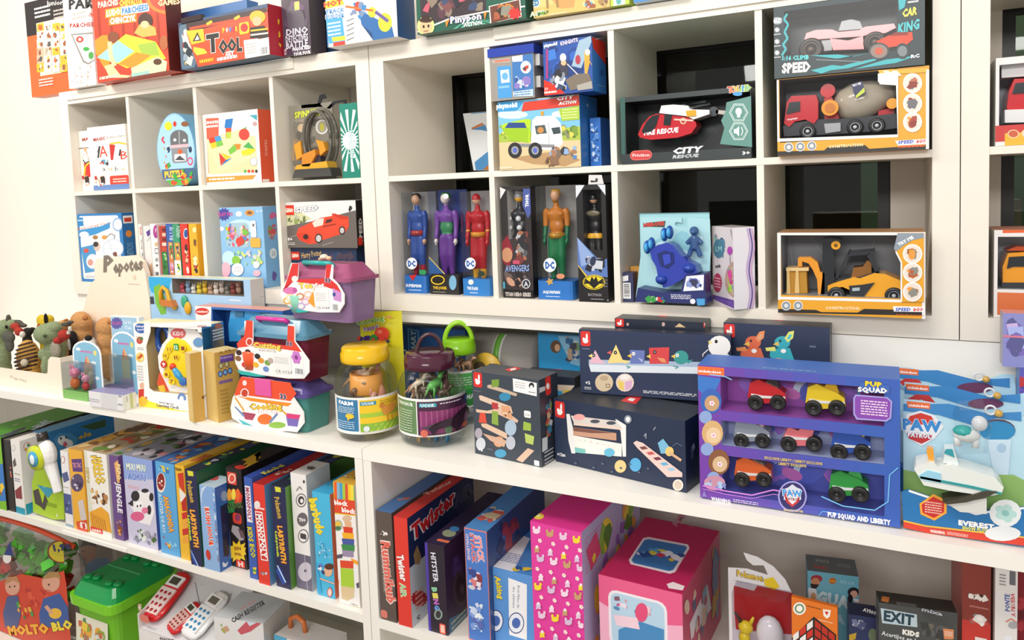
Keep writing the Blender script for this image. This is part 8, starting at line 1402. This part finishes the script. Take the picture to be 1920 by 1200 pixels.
S('tall red and navy party game box, second right of the seam',(748,1182),(773,1189),968,'#dc3c30',q2,dep=.34)
def q3(b,f,t):
 f.r(0,0,.14,1,'#4f3ca0');f.T('HITSTER',812,1036,818,1092,9,'#e0dce8',b=.03);
 for k,(ch,c)in enumerate(zip('BINGO',['#8ac8a0','#e0d060','#c06ac0','#6a9ae0','#7ad0c8'])):f.T(ch,814+k*1.6,1101+k*11,816+k*1.6,1111+k*11,9,c,b=.07)
 f.E(822,1152,8,10,'#8a9a94');f.E(822,1152,5,7,'#3a3438');f.RR(824,1168,836,1190,'#e8604a',.2);f.RR(826,1171,834,1187,'#f0c8b8',.2);t.r(0,0,1,1,'#2a2240');t.E(842,1000,13,7,'#8a9478');t.E(852,992,9,5,'#3a7ab0');t.RR(822,1010,846,1020,'#d8704c',.3)
 r=b['r'];r.r(0,0,1,1,'#2b1f44');r.BL(843,1030,872,1140,10,22,['#3a2a6c','#2a1c3c','#4a3a7c'],4);r.E(862,1104,14,34,'#3a3448');r.E(864,1104,10,26,'#241c2c');r.E(866,1104,4,10,'#4a4458');r.Q([(842,1160),(880,1140),(880,1170),(842,1192)],'#2f6a8c');r.LN(846,1165,876,1180,2,'#a8b8a0')
S('black and violet music game box with a round disc on its side',(804,1181),(840,1194),1017,'#2c2230',q3,dep=.34)
def q4(b,f,t):
 f.rr(.03,.01,.97,.99,'#4a78c4',.05);f.T('STICK',896,1005,903,1054,11,'#e89090',out='#f0e8f0',b=.05);f.T('STACK',885,1000,890,1056,8,'#d85a5a',b=.04,out='#c8d8f0');f.T('CHALLENGE',876,1000,880,1050,5,'#e8c8d0',b=.03);f.BL(876,1060,908,1115,22,12,['#8a3a44','#e0dce8','#3a4a8c','#d87a80','#c8ccd8'],4);f.BL(878,1120,912,1190,30,12,['#e8ecf4','#7a9ad8','#c8d4ec','#5a6ab0'],6,'rls');t.r(0,0,1,1,'#4a86c0');t.BL(880,940,960,990,20,12,['#c85a50','#e8e4d8','#3a6aa8','#d8c8a0'],4);r=b['r'];r.r(0,0,1,1,'#34548c');r.BL(918,930,985,1040,26,20,['#8a3a54','#4a78c4','#2a3a6c','#b84a54'],5)
S('blue and salmon-edged stacking game box full of small white figures',(879,1199),(921,1211),989,'#dc8078',q4,dep=.34)
A=atY(916,1062,-.262);xp=atY(994,977,-.285).x-.004
b=Box('board_game_box','light blue word game box with white panels, lower than its neighbours','box',Vector((max(A.x,last[0]+.001),-.262,ZS+GAP)),Vector((xp,-.262,ZS)),A.z-ZS,.22,'#5a94d4',top='#4a86c8',right='#4a78b8')
f=b['f'];f.Q([(953,1083),(988,1096),(988,1200),(955,1190)],'#eeeef0');f.T('Asking',933,1080,940,1124,10,'#f0d83c',out='#3a5a8c',b=.06);f.T('the ultimate',964,1100,964,1140,5,'#4a5a7c');f.T('Brick Maker Ski',973,1098,972,1140,5,'#4a5a7c');f.E(929,1164,15,21,'#3a4a7c',20);f.E(929,1164,13.5,19,'#e8ecf4',20);f.E(930,1164,8,10,'#4a6ab0');f.E(968,1168,15,20,'#3a4a7c',20);f.E(968,1168,13.5,18,'#e8ecf4',20);f.E(968,1168,8,10,'#4a6ab0')
t=b['t'];t.Q([(917,1061),(958,1000),(994,1010),(962,1072)],'#e8eaf0');t.LN(930,1030,975,1060,6,'#6a7aa8');t.BL(960,1050,992,1082,5,10,['#e8c83c','#2f5a9c'],3);xe=b.P0.x+b.w;b.done()
b=tb('doll_house_box','tall magenta box covered with rows of little white and yellow critters','box',(994,977),(1090,999),-.285,.36,'#e0409c',top='#d8348c',right='#b8b4dc')
f=b['f'];R=random.Random(5)
for j in range(12):
 for i in range(4):
  u=1006+25*i+(6 if j%2 else 0)+j*.6;v=996+17.5*j+6*i
  if v>1215:continue
  c=['#f4d8e8','#c8a070','#e8c8e0','#f0d83c','#d8c0dc'][(i+j*3)%5]
  if j%3==0:f.E(u,v,7,5,c,9);f.E(u-5,v-6,2.5,4,c,7);f.E(u+5,v-6,2.5,4,c,7)
  elif j%3==1:f.flower(*f.at(u,v),.016,'#f4e4f0','#f0d040')
  else:f.ST(u,v,7,c,4,.55);f.E(u,v-6,3,3,'#f4e8f0',7)
t=b['t'];t.E(1010,968,10,6,'#f0d83c');t.E(1010,967,5,3,'#f4ec9c')
r=b['r'];r.LN(1096,1010,1130,1045,9,'#c890b8');r.BL(1094,1000,1200,1190,54,26,['#e8a84a','#8ab84a','#9a6ac0','#e8c8a0','#c8ccf0','#d8507c','#5a8a3c','#f0d84a','#b8a8d8'],6);b.done()
b=tb('doll_house_box','wide crimson and pink playset box with round-cornered pictures','box',(1122,1077),(1279,1115),-.262,.33,'#e8608c',top='#b82058',right='#c8486c')
f=b['f'];f.Q([(1120,1126),(1160,1150),(1220,1170),(1290,1176),(1290,1240),(1120,1220)],'#f0b0c8');f.RR(1140,1103,1253,1240,'#f0e8f0',.15);f.RR(1145,1109,1248,1236,'#b8d4e8',.13);f.BL(1148,1112,1225,1165,22,14,['#f0c8d4','#c85a8c','#8a5a6c','#e8e0f0','#5a8ab8','#d8a0a8'],4);f.E(1203,1148,12,18,'#e0507c');f.Q([(1160,1180),(1200,1165),(1245,1180),(1245,1200),(1160,1200)],'#4a8ac0');f.Q([(1150,1152),(1195,1158),(1200,1180),(1156,1172)],'#f0d0dc')
t=b['t'];t.Q([(1179,1050),(1206,1009),(1216,1007),(1290,1021),(1293,1028),(1266,1073),(1256,1076),(1182,1058)],'#f0e4ec');t.Q([(1184,1050),(1208,1013),(1216,1011),(1286,1024),(1288,1028),(1262,1069),(1254,1071),(1188,1056)],'#3a78b8');t.BL(1200,1020,1275,1062,26,12,['#e88a4a','#c83a5c','#e8ecf8','#5aa8d8','#d8d04a','#2a4a8c'],5);t.Q([(1250,1096),(1262,1092),(1284,1100),(1280,1108),(1254,1104)],'#f0e0e4');t.T('AMI',1262,988,1280,966,11,'#c87a90',b=.05);t.L([(1290,975),(1304,970),(1312,985),(1322,978)],1.5,'#d08aa0');t.L([(1298,965),(1300,992)],1.5,'#d08aa0')
r=b['r'];r.Q([(1293,1170),(1326,1095),(1334,1140),(1296,1200)],'#e8e4ec');r.BL(1296,1110,1330,1190,14,14,['#8ab0d0','#c85a6c','#5a6a8c','#e8c8b0'],4);r.BL(1330,1020,1372,1110,22,16,['#5a6a94','#8a7a9c','#c89a4a','#7a8ab0'],5);r.E(1287,1138,5,14,'#e8c8b8');b.done()
# pack with a red and white card and a little yellow toy
A=atY(1366,1100,-.2);z=ZS;P0=Vector((A.x,-.2,z+GAP));b=Fr(P0,P0+Vector((.2,0,0)),.4,.06)
rt=empty('toy_blister_pack',P0,0,label='clear pack with a swooping white and red card and a small yellow toy',category='toy pack')
mb=MB();x_,z_=lp(b,1366,1104,.062);zb=0
ext(mb,b,[(1366,1120),(1365,1064),(1400,1066),(1440,1078),(1432,1060),(1412,1060),(1400,1050),(1394,1036),(1420,1044),(1450,1062),(1472,1086),(1488,1118),(1491,1190),(1480,1330),(1370,1330)],.060,.062,'#ecebec','p')
mb.v=[(x,y,max(zz_,.0))for x,y,zz_ in mb.v]
F=pface(mb,b,.0597);F.Q([(1367,1100),(1376,1098),(1414,1108),(1420,1098),(1486,1112),(1490,1190),(1380,1180),(1366,1140)],'#c8282c');F.T('Pokemon',1382,1074,1430,1084,11,'#f0c83c',out='#3a3a5c',b=.06);F.Q([(1432,1086),(1450,1082),(1462,1100),(1452,1106),(1434,1098)],'#f0d02c');F.LN(1374,1086,1408,1096,2,'#c0c8d8');mb.build('backing_card',rt)
mb=MB();w0,w1=lp(b,1372,1130,0)[0],lp(b,1482,1130,0)[0];zt=lp(b,1400,1118,0)[1];mb.box((w0,0,0),(w1,.058,zt),'#f2f0f4','clear');mb.build('clear_shell',rt)
mb=MB();x,z_=lp(b,1398,1176,.02);q=sc(b,1398,1176,.02);mb.ell((x,.02,z_),(13*q,11*q,12*q),'#e8d02c');mb.ell((x-2*q,.02,z_-20*q),(10*q,9*q,13*q),'#e8d02c');mb.tube([(x-8*q,.02,z_+8*q),(x-18*q,.02,z_+24*q)],[4*q,2*q],'#3a302c');mb.tube([(x+8*q,.02,z_+8*q),(x+14*q,.02,z_+22*q)],[4*q,2*q],'#e8d02c');mb.tube([(x-2*q,.022,z_-30*q),(x-2*q,.022,0)],3*q,'#c8d0d8');mb.build('toy_animal',rt)
mb=MB();x,z_=lp(b,1442,1180,.02);mb.ell((x,.03,z_-14*q),(24*q,18*q,34*q),'#e8e8ea');mb.ell((x,.03,z_-48*q),(25*q,19*q,10*q),'#c83038');mb.build('carry_ball',rt)
# puzzle cube pack, family card game, escape game, slim stack
b=tb('puzzle_cube_box','orange carton with a red and white puzzle cube picture','box',(1484,1119),(1570,1140),-.23,.010,'#dd7424',top='#c8661c')
f=b['f'];f.E(1499,1141,12,12,'#f0ece8',20);f.E(1499,1141,9,9,'#6a8a5c',16);f.E(1499,1141,6,6,'#f0ece8');f.Q([(1543,1142),(1558,1144),(1556,1156),(1550,1160),(1544,1154)],'#f0e8dc');f.Q([(1546,1146),(1554,1147),(1550,1154)],'#c8302c');f.LN(1512,1134,1540,1144,1,'#5a3010');f.LN(1534,1160,1562,1170,1,'#f0dcc0')
f.Q([(1484,1196),(1526,1156),(1568,1190),(1566,1260),(1520,1280),(1484,1250)],'#2a201e')
for i in range(3):
 for j in range(3):
  for c,s_ in(('#c83428'if(i+j)%2 else '#e8e4e0',-1),('#b8301f',1)):
   u=1526+s_*13*(i+.15);v=1162+10*i+16*j;f.Q([(u,v),(u+s_*11,v+8.5),(u+s_*11,v+21),(u,v+13)],c)
b.done()
b=tb('card_game_box','light blue family card game box with cartoon people and white lettering','box',(1514,1070),(1610,1082),-.02,.08,'#6fb6cc',top='#6a7276')
f=b['f'];f.E(1531,1085,11,7,'#a8303c');f.E(1529,1092,8,9,'#c88a64');f.Q([(1519,1094),(1536,1096),(1530,1104),(1521,1102)],'#2c2020');f.Q([(1515,1102),(1530,1104),(1534,1124),(1516,1124)],'#e4e4e8');f.E(1525,1120,5,9,'#d8a070');f.E(1561,1089,7,6,'#c8702c');f.R(1555,1088,1567,1091,'#e8c03c');f.T('EN LA',1576,1090,1602,1094,6,'#b8dce8')
f.T('GUA',1530,1117,1593,1130,21,'#d4ecf4',b=.08);f.T('PA',1556,1158,1584,1162,16,'#a8d4e4',b=.08);f.E(1600,1110,11,9,'#26222c');f.E(1601,1114,7,7,'#d8a890');f.E(1594,1122,5,8,'#26222c');f.Q([(1600,1122),(1612,1124),(1612,1136),(1602,1134)],'#f0eef0');f.R(1603,1130,1612,1160,'#b8303c');t=b['t'];t.T('GUATA',1528,1050,1555,1054,5,'#b8b8b8',b=.03);t.T('FAMILY',1526,1062,1554,1066,5,'#c85a50',b=.04);t.LN(1568,1056,1596,1066,2,'#a0a4a4');b.done()
b=tb('card_game_box','small dark blue card game box leaning behind the orange cube carton','box',(1592,1152),(1646,1160),-.12,.05,'#3a4470',top='#2c3458')
f=b['f'];f.BL(1595,1156,1626,1185,12,12,['#c8ccd8','#8a94b8','#5a6490'],4);f.T('AYNO',1618,1142,1644,1150,6,'#e8e8ec',b=.05);f.Q([(1582,1188),(1606,1186),(1604,1198),(1580,1199)],'#e0b83c');f.E(1636,1190,8,12,'#7a8a6c');b.done()
b=tb('escape_game_box','dark grey escape game box with a white title plate','box',(1648,1130),(1795,1150),-.22,.045,'#4a4c4c',top='#33322f')
f=b['f'];f.Q([(1651,1140),(1719,1152),(1720,1176),(1654,1168)],'#b8c8d0');f.T('EXIT',1657,1153,1714,1163,19,'#26404c',b=.06);f.T('KIDS',1692,1184,1724,1190,9,'#f0ece4',b=.08);f.T('Acertijos en la',1653,1186,1722,1202,8,'#d8dcdc',b=.02);f.BL(1722,1158,1790,1215,16,18,['#5a5a58','#3a3c3c','#6a6458'],4);f.Q([(1768,1178),(1788,1180),(1788,1198),(1770,1198)],'#d88a5c');f.LN(1771,1182,1786,1194,3,'#f0d8c8')
t=b['t'];t.Q([(1654,1118),(1668,1120),(1666,1130),(1652,1127)],'#c8783c');t.T('mixa',1728,1142,1768,1152,7,'#c8d0d8',b=.06,out='#1c1c1c');t.LN(1680,1128,1720,1140,2,'#8a8e8c');t.R(1780,1148,1788,1160,'#d8d8d8');b.done()
for i,(TL,TR,Y,c,lb,tx_)in enumerate((((1804,1052),(1858,1060),-.19,'#c83c34','tall red game box at the right end of the lower shelf','POKER'),((1866,1064),(1908,1072),-.21,'#e4e0de','tall white quiz box with blue and red vertical lettering','PONTE'))):
 A=atY(TL[0],1110,Y);B_=atY(TR[0],1115,Y);A.z=ZS+GAP;hmax=ZC-.03-ZS-.006
 b=Box('board_game_box',lb,'box',A,Vector((B_.x,A.y,ZS)),hmax,.3,c,right='#8a2028'if i else '#b8302c');f=b['f']
 if i==0:f.r(0,.62,1,1,'#8a3a30');f.BL(1812,1108,1856,1132,12,14,['#d8c8c0','#3a2c2c','#f0e8e0'],3);f.LN(1818,1134,1854,1144,2,'#e8a8a0');f.BL(1816,1146,1856,1178,14,14,['#e8e0dc','#c85048','#8a8080','#f4f0ec'],5);f.R(1828,1193,1850,1212,'#e8dcd8')
 else:f.T('PONTE',1889,1146,1888,1114,9,'#4a5aa0',b=.04);f.T('A PRUEBA',1900,1156,1898,1112,8,'#c85a64',b=.03);f.LN(1874,1074,1886,1100,4,'#8a8888');f.RR(1893,1070,1904,1098,'#6a6a70',.1);f.L([(1886,1166),(1896,1160),(1908,1168)],3,'#d88a7c');f.E(1900,1172,10,7,'#a8a8ac');f.r(0,0,1,.42,'#7a84b8');f.E(1890,1200,9,9,'#e8e8f0')
 b.done()
 if i==1:b=Box('board_game_box','dark red box partly cut off by the right edge of the lower shelf','box',Vector((b.P0.x+b.w+.004,-.15,ZS+GAP)),Vector((b.P0.x+b.w+.10,-.15,ZS)),hmax,.25,'#8a1f2c');b['f'].BL(1905,1090,1925,1190,8,14,['#b83a44','#6a1822'],3);b.done()
 # ------------------------------------------------------------------ bottom row, left
ZB=ZFL+.03
def bagx():
 Y=-.235;A=atY(60,1000,Y);x0=xfor(-60,Y,A.z-.1);x1=atY(122,1100,-.24).x-.008;P0=Vector((x0,Y,ZB+GAP));b=Fr(P0,(x1,Y,ZB),A.z-ZB,.16)
 rt=empty('block_bag',P0,0,label='clear zipped bag of green and red building blocks with children on its print',category='toy bag')
 mb=MB();K=14;W_,H=b.w,A.z-ZB+.006;vs=[]
 def sh(i,j,s_):
  x,z=i/K,j/K;q=max(0,math.sin(PI*x))**.45*max(0,math.sin(PI*min(1,z*.96+.06)))**.5;return(W_*x+.04*x*max(0,min(1,(z-.84)/.06)),.08-.06*max(0,(z-.75)/.25)+s_*.075*q,H*z*(1-.06*(2*x-1)**2))
 for s_ in(-1,1):
  for j in range(K+1):
   for i in range(K+1):vs.append(sh(i,j,s_))
 n=(K+1)**2;fs=[(s_*n+j*(K+1)+i,s_*n+j*(K+1)+i+1,s_*n+(j+1)*(K+1)+i+1,s_*n+(j+1)*(K+1)+i)for s_ in(0,1)for j in range(K)for i in range(K)]
 mb.add(vs,fs,'#eceaea','clear',True);mb.build('clear_film',rt)
 mb=MB();mb.tube([sh(i,K,-1)[:2]+(sh(i,K,-1)[2]+.003,)for i in range(K+1)],.009,'#e2502c');mb.ell((W_*.62,.07,H+.012),(.03,.02,.016),'#c82430');mb.build('zip_edge',rt)
 R=random.Random(4)
 for i in range(64):
  x=R.uniform(.12,.88)*W_;z=R.uniform(.40,.86)*H;y=.03+R.uniform(0,.07);c=R.choice(['#4fae2c','#5ac83c','#3f9a34','#6ac83c']if z>.56*H else['#c8342c','#d8502c','#4fae2c','#c8342c']);s=R.uniform(.018,.029)
  m=MB();m.box((-s,-s*.6,-s*.6),(s,s*.6,s*.6),c,'g')
  for k in(-.5,.5):m.lathe([(s*.28,s*.6),(s*.28,s*.85),(0,s*.85)],(k*s,0,0),c,'g',8)
  o=m.build('building_block',rt,(x,y,z));o.rotation_euler=(R.uniform(-1,1),R.uniform(-1,1),R.uniform(-2,2))
  # printed front panel
 mb=MB();yy=.003;b.w+=.004;F=pface(mb,b,yy)
 F.Q([(-60,1200),(-60,1120),(0,1090),(40,1076),(80,1084),(120,1070),(138,1100),(138,1230),(100,1260),(-60,1260)],'#d0452c');F.BL(40,1082,136,1170,18,16,['#b8302a','#dc5a3c','#a82824'],7,'r');F.E(116,1034,27,22,'#7a2c24',26);F.E(116,1034,24,19.5,'#c8b82c',26);F.T('1,90',100,1027,133,1024,12,'#1f2a5c',b=.08);F.LN(99,1036,133,1048,2,'#8a6a1c')
 F.E(96,1092,17,18,'#d8a088');F.Q([(80,1086),(92,1072),(110,1072),(116,1086),(104,1082)],'#a8804c');F.E(92,1096,2,2,'#3a2a24',8);F.L([(84,1106),(96,1108)],2,'#b85a4c');F.Q([(74,1150),(82,1122),(112,1112),(132,1140),(134,1176),(76,1176)],'#3a5a9c');F.E(104,1150,12,10,'#e8b83c');F.L([(86,1136),(98,1150)],7,'#d8a088')
 F.E(24,1100,14,16,'#d8a088');F.Q([(8,1096),(14,1082),(32,1080),(40,1096),(26,1088)],'#b8845c');F.Q([(6,1150),(14,1118),(34,1116),(40,1150),(34,1176),(10,1176)],'#4a5a8c');F.E(19,1100,1.6,2,'#3a2a24',8);F.E(28,1099,1.6,2,'#3a2a24',8);F.BL(28,1122,66,1170,14,13,['#3f8a4a','#e8a83c','#c8342c','#4a9a4c'],4,'r')
 F.E(14,1046,8,10,'#e8e4e0');F.Q([(8,1040),(20,1014),(26,1042)],'#2a3a7c');F.T('MOLTO',16,1182,92,1177,17,'#f0b02c',out='#c83a1c',b=.08,ow=.05);F.T('BLO',98,1175,136,1169,16,'#f0d83c',out='#3a3a24',b=.08,ow=.05)
 mb.v=[(x,y,max(z,.002))for x,y,z in mb.v];mb.build('printed_panel',rt)
bagx()
def bucket():
 Y=-.24;A=atY(125,1100,Y);x0=A.x;x1=x0+.245;P0=Vector((x0,Y,ZB+GAP));b=Fr(P0,(x1,Y,ZB),0,.29);b.d=.29
 zr=zfor(x0+.03,Y,1118)-ZB;rt=empty('block_bucket',P0,0,label='green lidded plastic bucket with studs on its lid',category='bucket')
 m=MB();frus(m,b,0,zr-.02,.03,.012,'#76c02c');m.build('tub',rt);m=MB();frus(m,b,zr-.028,zr+.004,-.004,-.006,'#7fd02c');m.build('rim',rt)
 m=MB();frus(m,b,zr+.004,zr+.022,.004,.01,'#12964c');frus(m,b,zr+.022,zr+.05,.01,.026,'#12964c');m.box((.03,b.d*.5-.003,zr+.049),(b.w-.03,b.d*.5+.001,zr+.052),'#5ab87c');lid=m.build('lid',rt)
 for k in range(4):
  for q in(0,1):
   cx=b.w*(.22 if k%2==0 else .70)+q*.036;cy=b.d*(.18 if k<2 else .72)+.008*q
   MB().lathe([(.016,zr+.048),(.016,zr+.058),(.013,zr+.061),(0,zr+.061)],(cx,cy,0),'#0f9048','g',18).build('stud',lid)
 m=MB();F=Face(m,(.02,.006,.06),(1,0,0),(0,.06,.998),(0,-1,0),b.w*.74,zr-.13);F.bg('#e0dcc8');F.blobs(.03,.03,.97,.97,40,.2,['#8aa83c','#e8a83c','#c86a4a','#5a8a5c','#d8d8d0','#e8c84a','#a87a5c'],4);m.build('printed_label',rt)
 return x1
xb=bucket()
A=atY(254,1103,-.25);A.x=max(A.x,xb+.012);w=.34;d=.2;P0=Vector((A.x,A.y,ZB+GAP));b=Fr(P0,P0+Vector((w,0,0)),A.z-ZB,d)
zf=zfor(A.x+.1,A.y,1192)-ZB;zk=zfor(A.x+.1,A.y+d,1082)-ZB
o=empty('toy_phone_box',P0,0,label='white box with a slanted window showing a red toy phone and a white one',category='toy box')
mb=MB();mb.prism([(0,0),(d,0),(d,zk+.01),(0,zf+.05)],'#e6e2e0','p','x',0,.004);mb.prism([(0,0),(d,0),(d,zk+.01),(0,zf+.004)],'#e6e2e0','p','x',w-.004,w);mb.box((0.0042,0,0),(w-.0042,.003,zf),'#e8e4e2');mb.box((.0042,d-.003,0),(w-.0042,d,zk+.01),'#dcd8d6')
sl=Vector((0,d-.008,zk-zf));SL=sl.length;Vv=sl.normalized();Nn=Vector((0,-Vv.z,Vv.y));mb.add([(.0042,.004,zf),(w-.0042,.004,zf),(w-.0042,d-.004,zk),(.0042,d-.004,zk)],[(0,1,2,3)],'#d6d4d6')
SF=Face(mb,(.0042,.004,zf),(1,0,0),Vv,Nn,w-.0084,SL);SF.inv=M4(b).inverted();SF.blobs(.03,.05,.97,.95,22,.10,['#5a5a60','#8a8a90','#a8a8b0'],3,'l');SF.L([(366,1092),(380,1160)],1.5,'#8a8a90')
f=pface(mb,b,-.0002);f.RR(262,1150,280,1170,'#d87a6c',.4);f.BL(257,1122,268,1150,6,8,['#c8a890','#d8c8b8'],3);f.T('PHONE',300,1197,326,1201,5,'#4a4a4a',b=.03);mb.build('box_body',o)
def place_phone(a_,b_,wd,c,face,keys,scr,nm):
 A_=SF.P(*SF.at(*a_,False));B_=SF.P(*SF.at(*b_,False));U=(B_-A_).normalized();V=Nn.cross(U);L=(B_-A_).length;m=MB();K=12;rings=[]
 pr=[(0,.5,.5),(.05,.8,.9),(.2,1,1),(.6,.92,1),(.85,.8,.9),(.96,.65,.8),(1,.4,.5)]
 for t_,q,q2 in pr:
  for i in range(K):an=2*PI*i/K;rings.append(((t_-.5)*L,math.cos(an)*wd/2*q,math.sin(an)*.014*q2))
 n=len(pr);m.add(rings,[(j*K+i,j*K+(i+1)%K,(j+1)*K+(i+1)%K,(j+1)*K+i)for j in range(n-1)for i in range(K)]+[tuple(range(K)),tuple(range((n-1)*K,n*K))],c,'g',True)
 ph=m.build(nm,o,(A_+B_)/2+Nn*.0155);ph.rotation_euler=Matrix((U,V,Nn)).transposed().to_euler()
 MB().box((-L*.40,-wd*.33,.009),(L*.12,wd*.33,.0155),face,'g').build('key_plate',ph)
 n=MB();n.box((L*.16,-wd*.3,.008),(L*.38,wd*.3,.015),'#f0eeec','g');n.box((L*.2,-wd*.2,.015),(L*.34,wd*.2,.016),scr,'g');n.build('screen',ph)
 n=MB()
 for i in range(4):
  for j in range(3):n.ell((-L*.34+L*.12*i,-wd*.2+wd*.2*j,.0155),(L*.035,wd*.07,.003),keys,'g',8,5)
 n.build('keypad',ph)
place_phone((280,1168),(352,1080),.105,'#cf2226','#f0d8d4','#a82028','#4a4a3c','red_toy_phone')
place_phone((322,1190),(378,1138),.07,'#cf2226','#d8b0a8','#8a2020','#4a4a3c','red_phone_base')
place_phone((354,1200),(424,1118),.10,'#ecebea','#f4f4f4','#3a8ab8','#6a6458','white_toy_phone')
x_end=A.x+.345
A=atY(402,1162,-.27);A.x=max(A.x,x_end);b=Box('cash_register_box','white carton with slanting black lettering and a picture of a red till','box',Vector((A.x,-.272,ZB+GAP)),Vector((A.x+.17,-.235,ZB)),A.z-ZB+.01,.15,'#dfdddc',top='#c8ccd0',right='#d0cecc')
f=b['f'];f.T('CASH REGISTER',434,1164,496,1128,9,'#3a3a40',b=.04,shear=.2);f.T('cash register',450,1142,480,1124,4,'#c84a3c');f.Q([(445,1182),(462,1160),(486,1148),(490,1162),(470,1184),(452,1190)],'#c85a64');f.Q([(462,1164),(478,1156),(480,1168),(468,1174)],'#d0d8e8');f.BL(412,1166,432,1190,10,9,['#e0c84a','#8aa84a','#c8a080'],3);b.done()
xx=A.x+.178;A=atY(490,1176,-.2);zc_=A.z-ZB
rt=empty('carry_case',(xx,-.2,ZB+GAP),0,label='white and blue toy carry case with an orange handle at the bottom edge',category='toy case')
MB().box((0,0,0),(.2,.1,zc_-.01),'#e8e6e4','g').box((0,-.002,zc_-.06),(.05,0,zc_-.01),'#5ab0d8').build('case_body',rt)
MB().tube([(.02,.05,zc_-.012),(.022,.05,zc_+.02),(.05,.05,zc_+.032),(.075,.05,zc_+.02),(.08,.05,zc_-.012)],.008,'#d8783c').build('handle',rt)
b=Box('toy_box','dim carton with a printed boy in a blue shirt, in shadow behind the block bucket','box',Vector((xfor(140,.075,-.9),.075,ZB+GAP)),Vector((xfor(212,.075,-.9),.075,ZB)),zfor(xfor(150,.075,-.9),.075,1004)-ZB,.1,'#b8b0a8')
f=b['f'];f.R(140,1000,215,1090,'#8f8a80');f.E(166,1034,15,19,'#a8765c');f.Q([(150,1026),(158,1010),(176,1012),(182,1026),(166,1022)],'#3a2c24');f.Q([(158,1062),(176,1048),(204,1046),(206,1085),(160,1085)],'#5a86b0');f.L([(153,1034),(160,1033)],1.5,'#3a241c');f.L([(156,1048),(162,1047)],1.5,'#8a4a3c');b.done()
# white price strip clipped on the shelf edge
MB().box((0,0,0),(.34,.003,.012),'#f2f0ea').build('label_strip',None,(xfor(120,-.3,ZS-.03),-.3065,ZS-.022),0,label='thin white label strip along the edge of the lower left shelf',category='label strip')
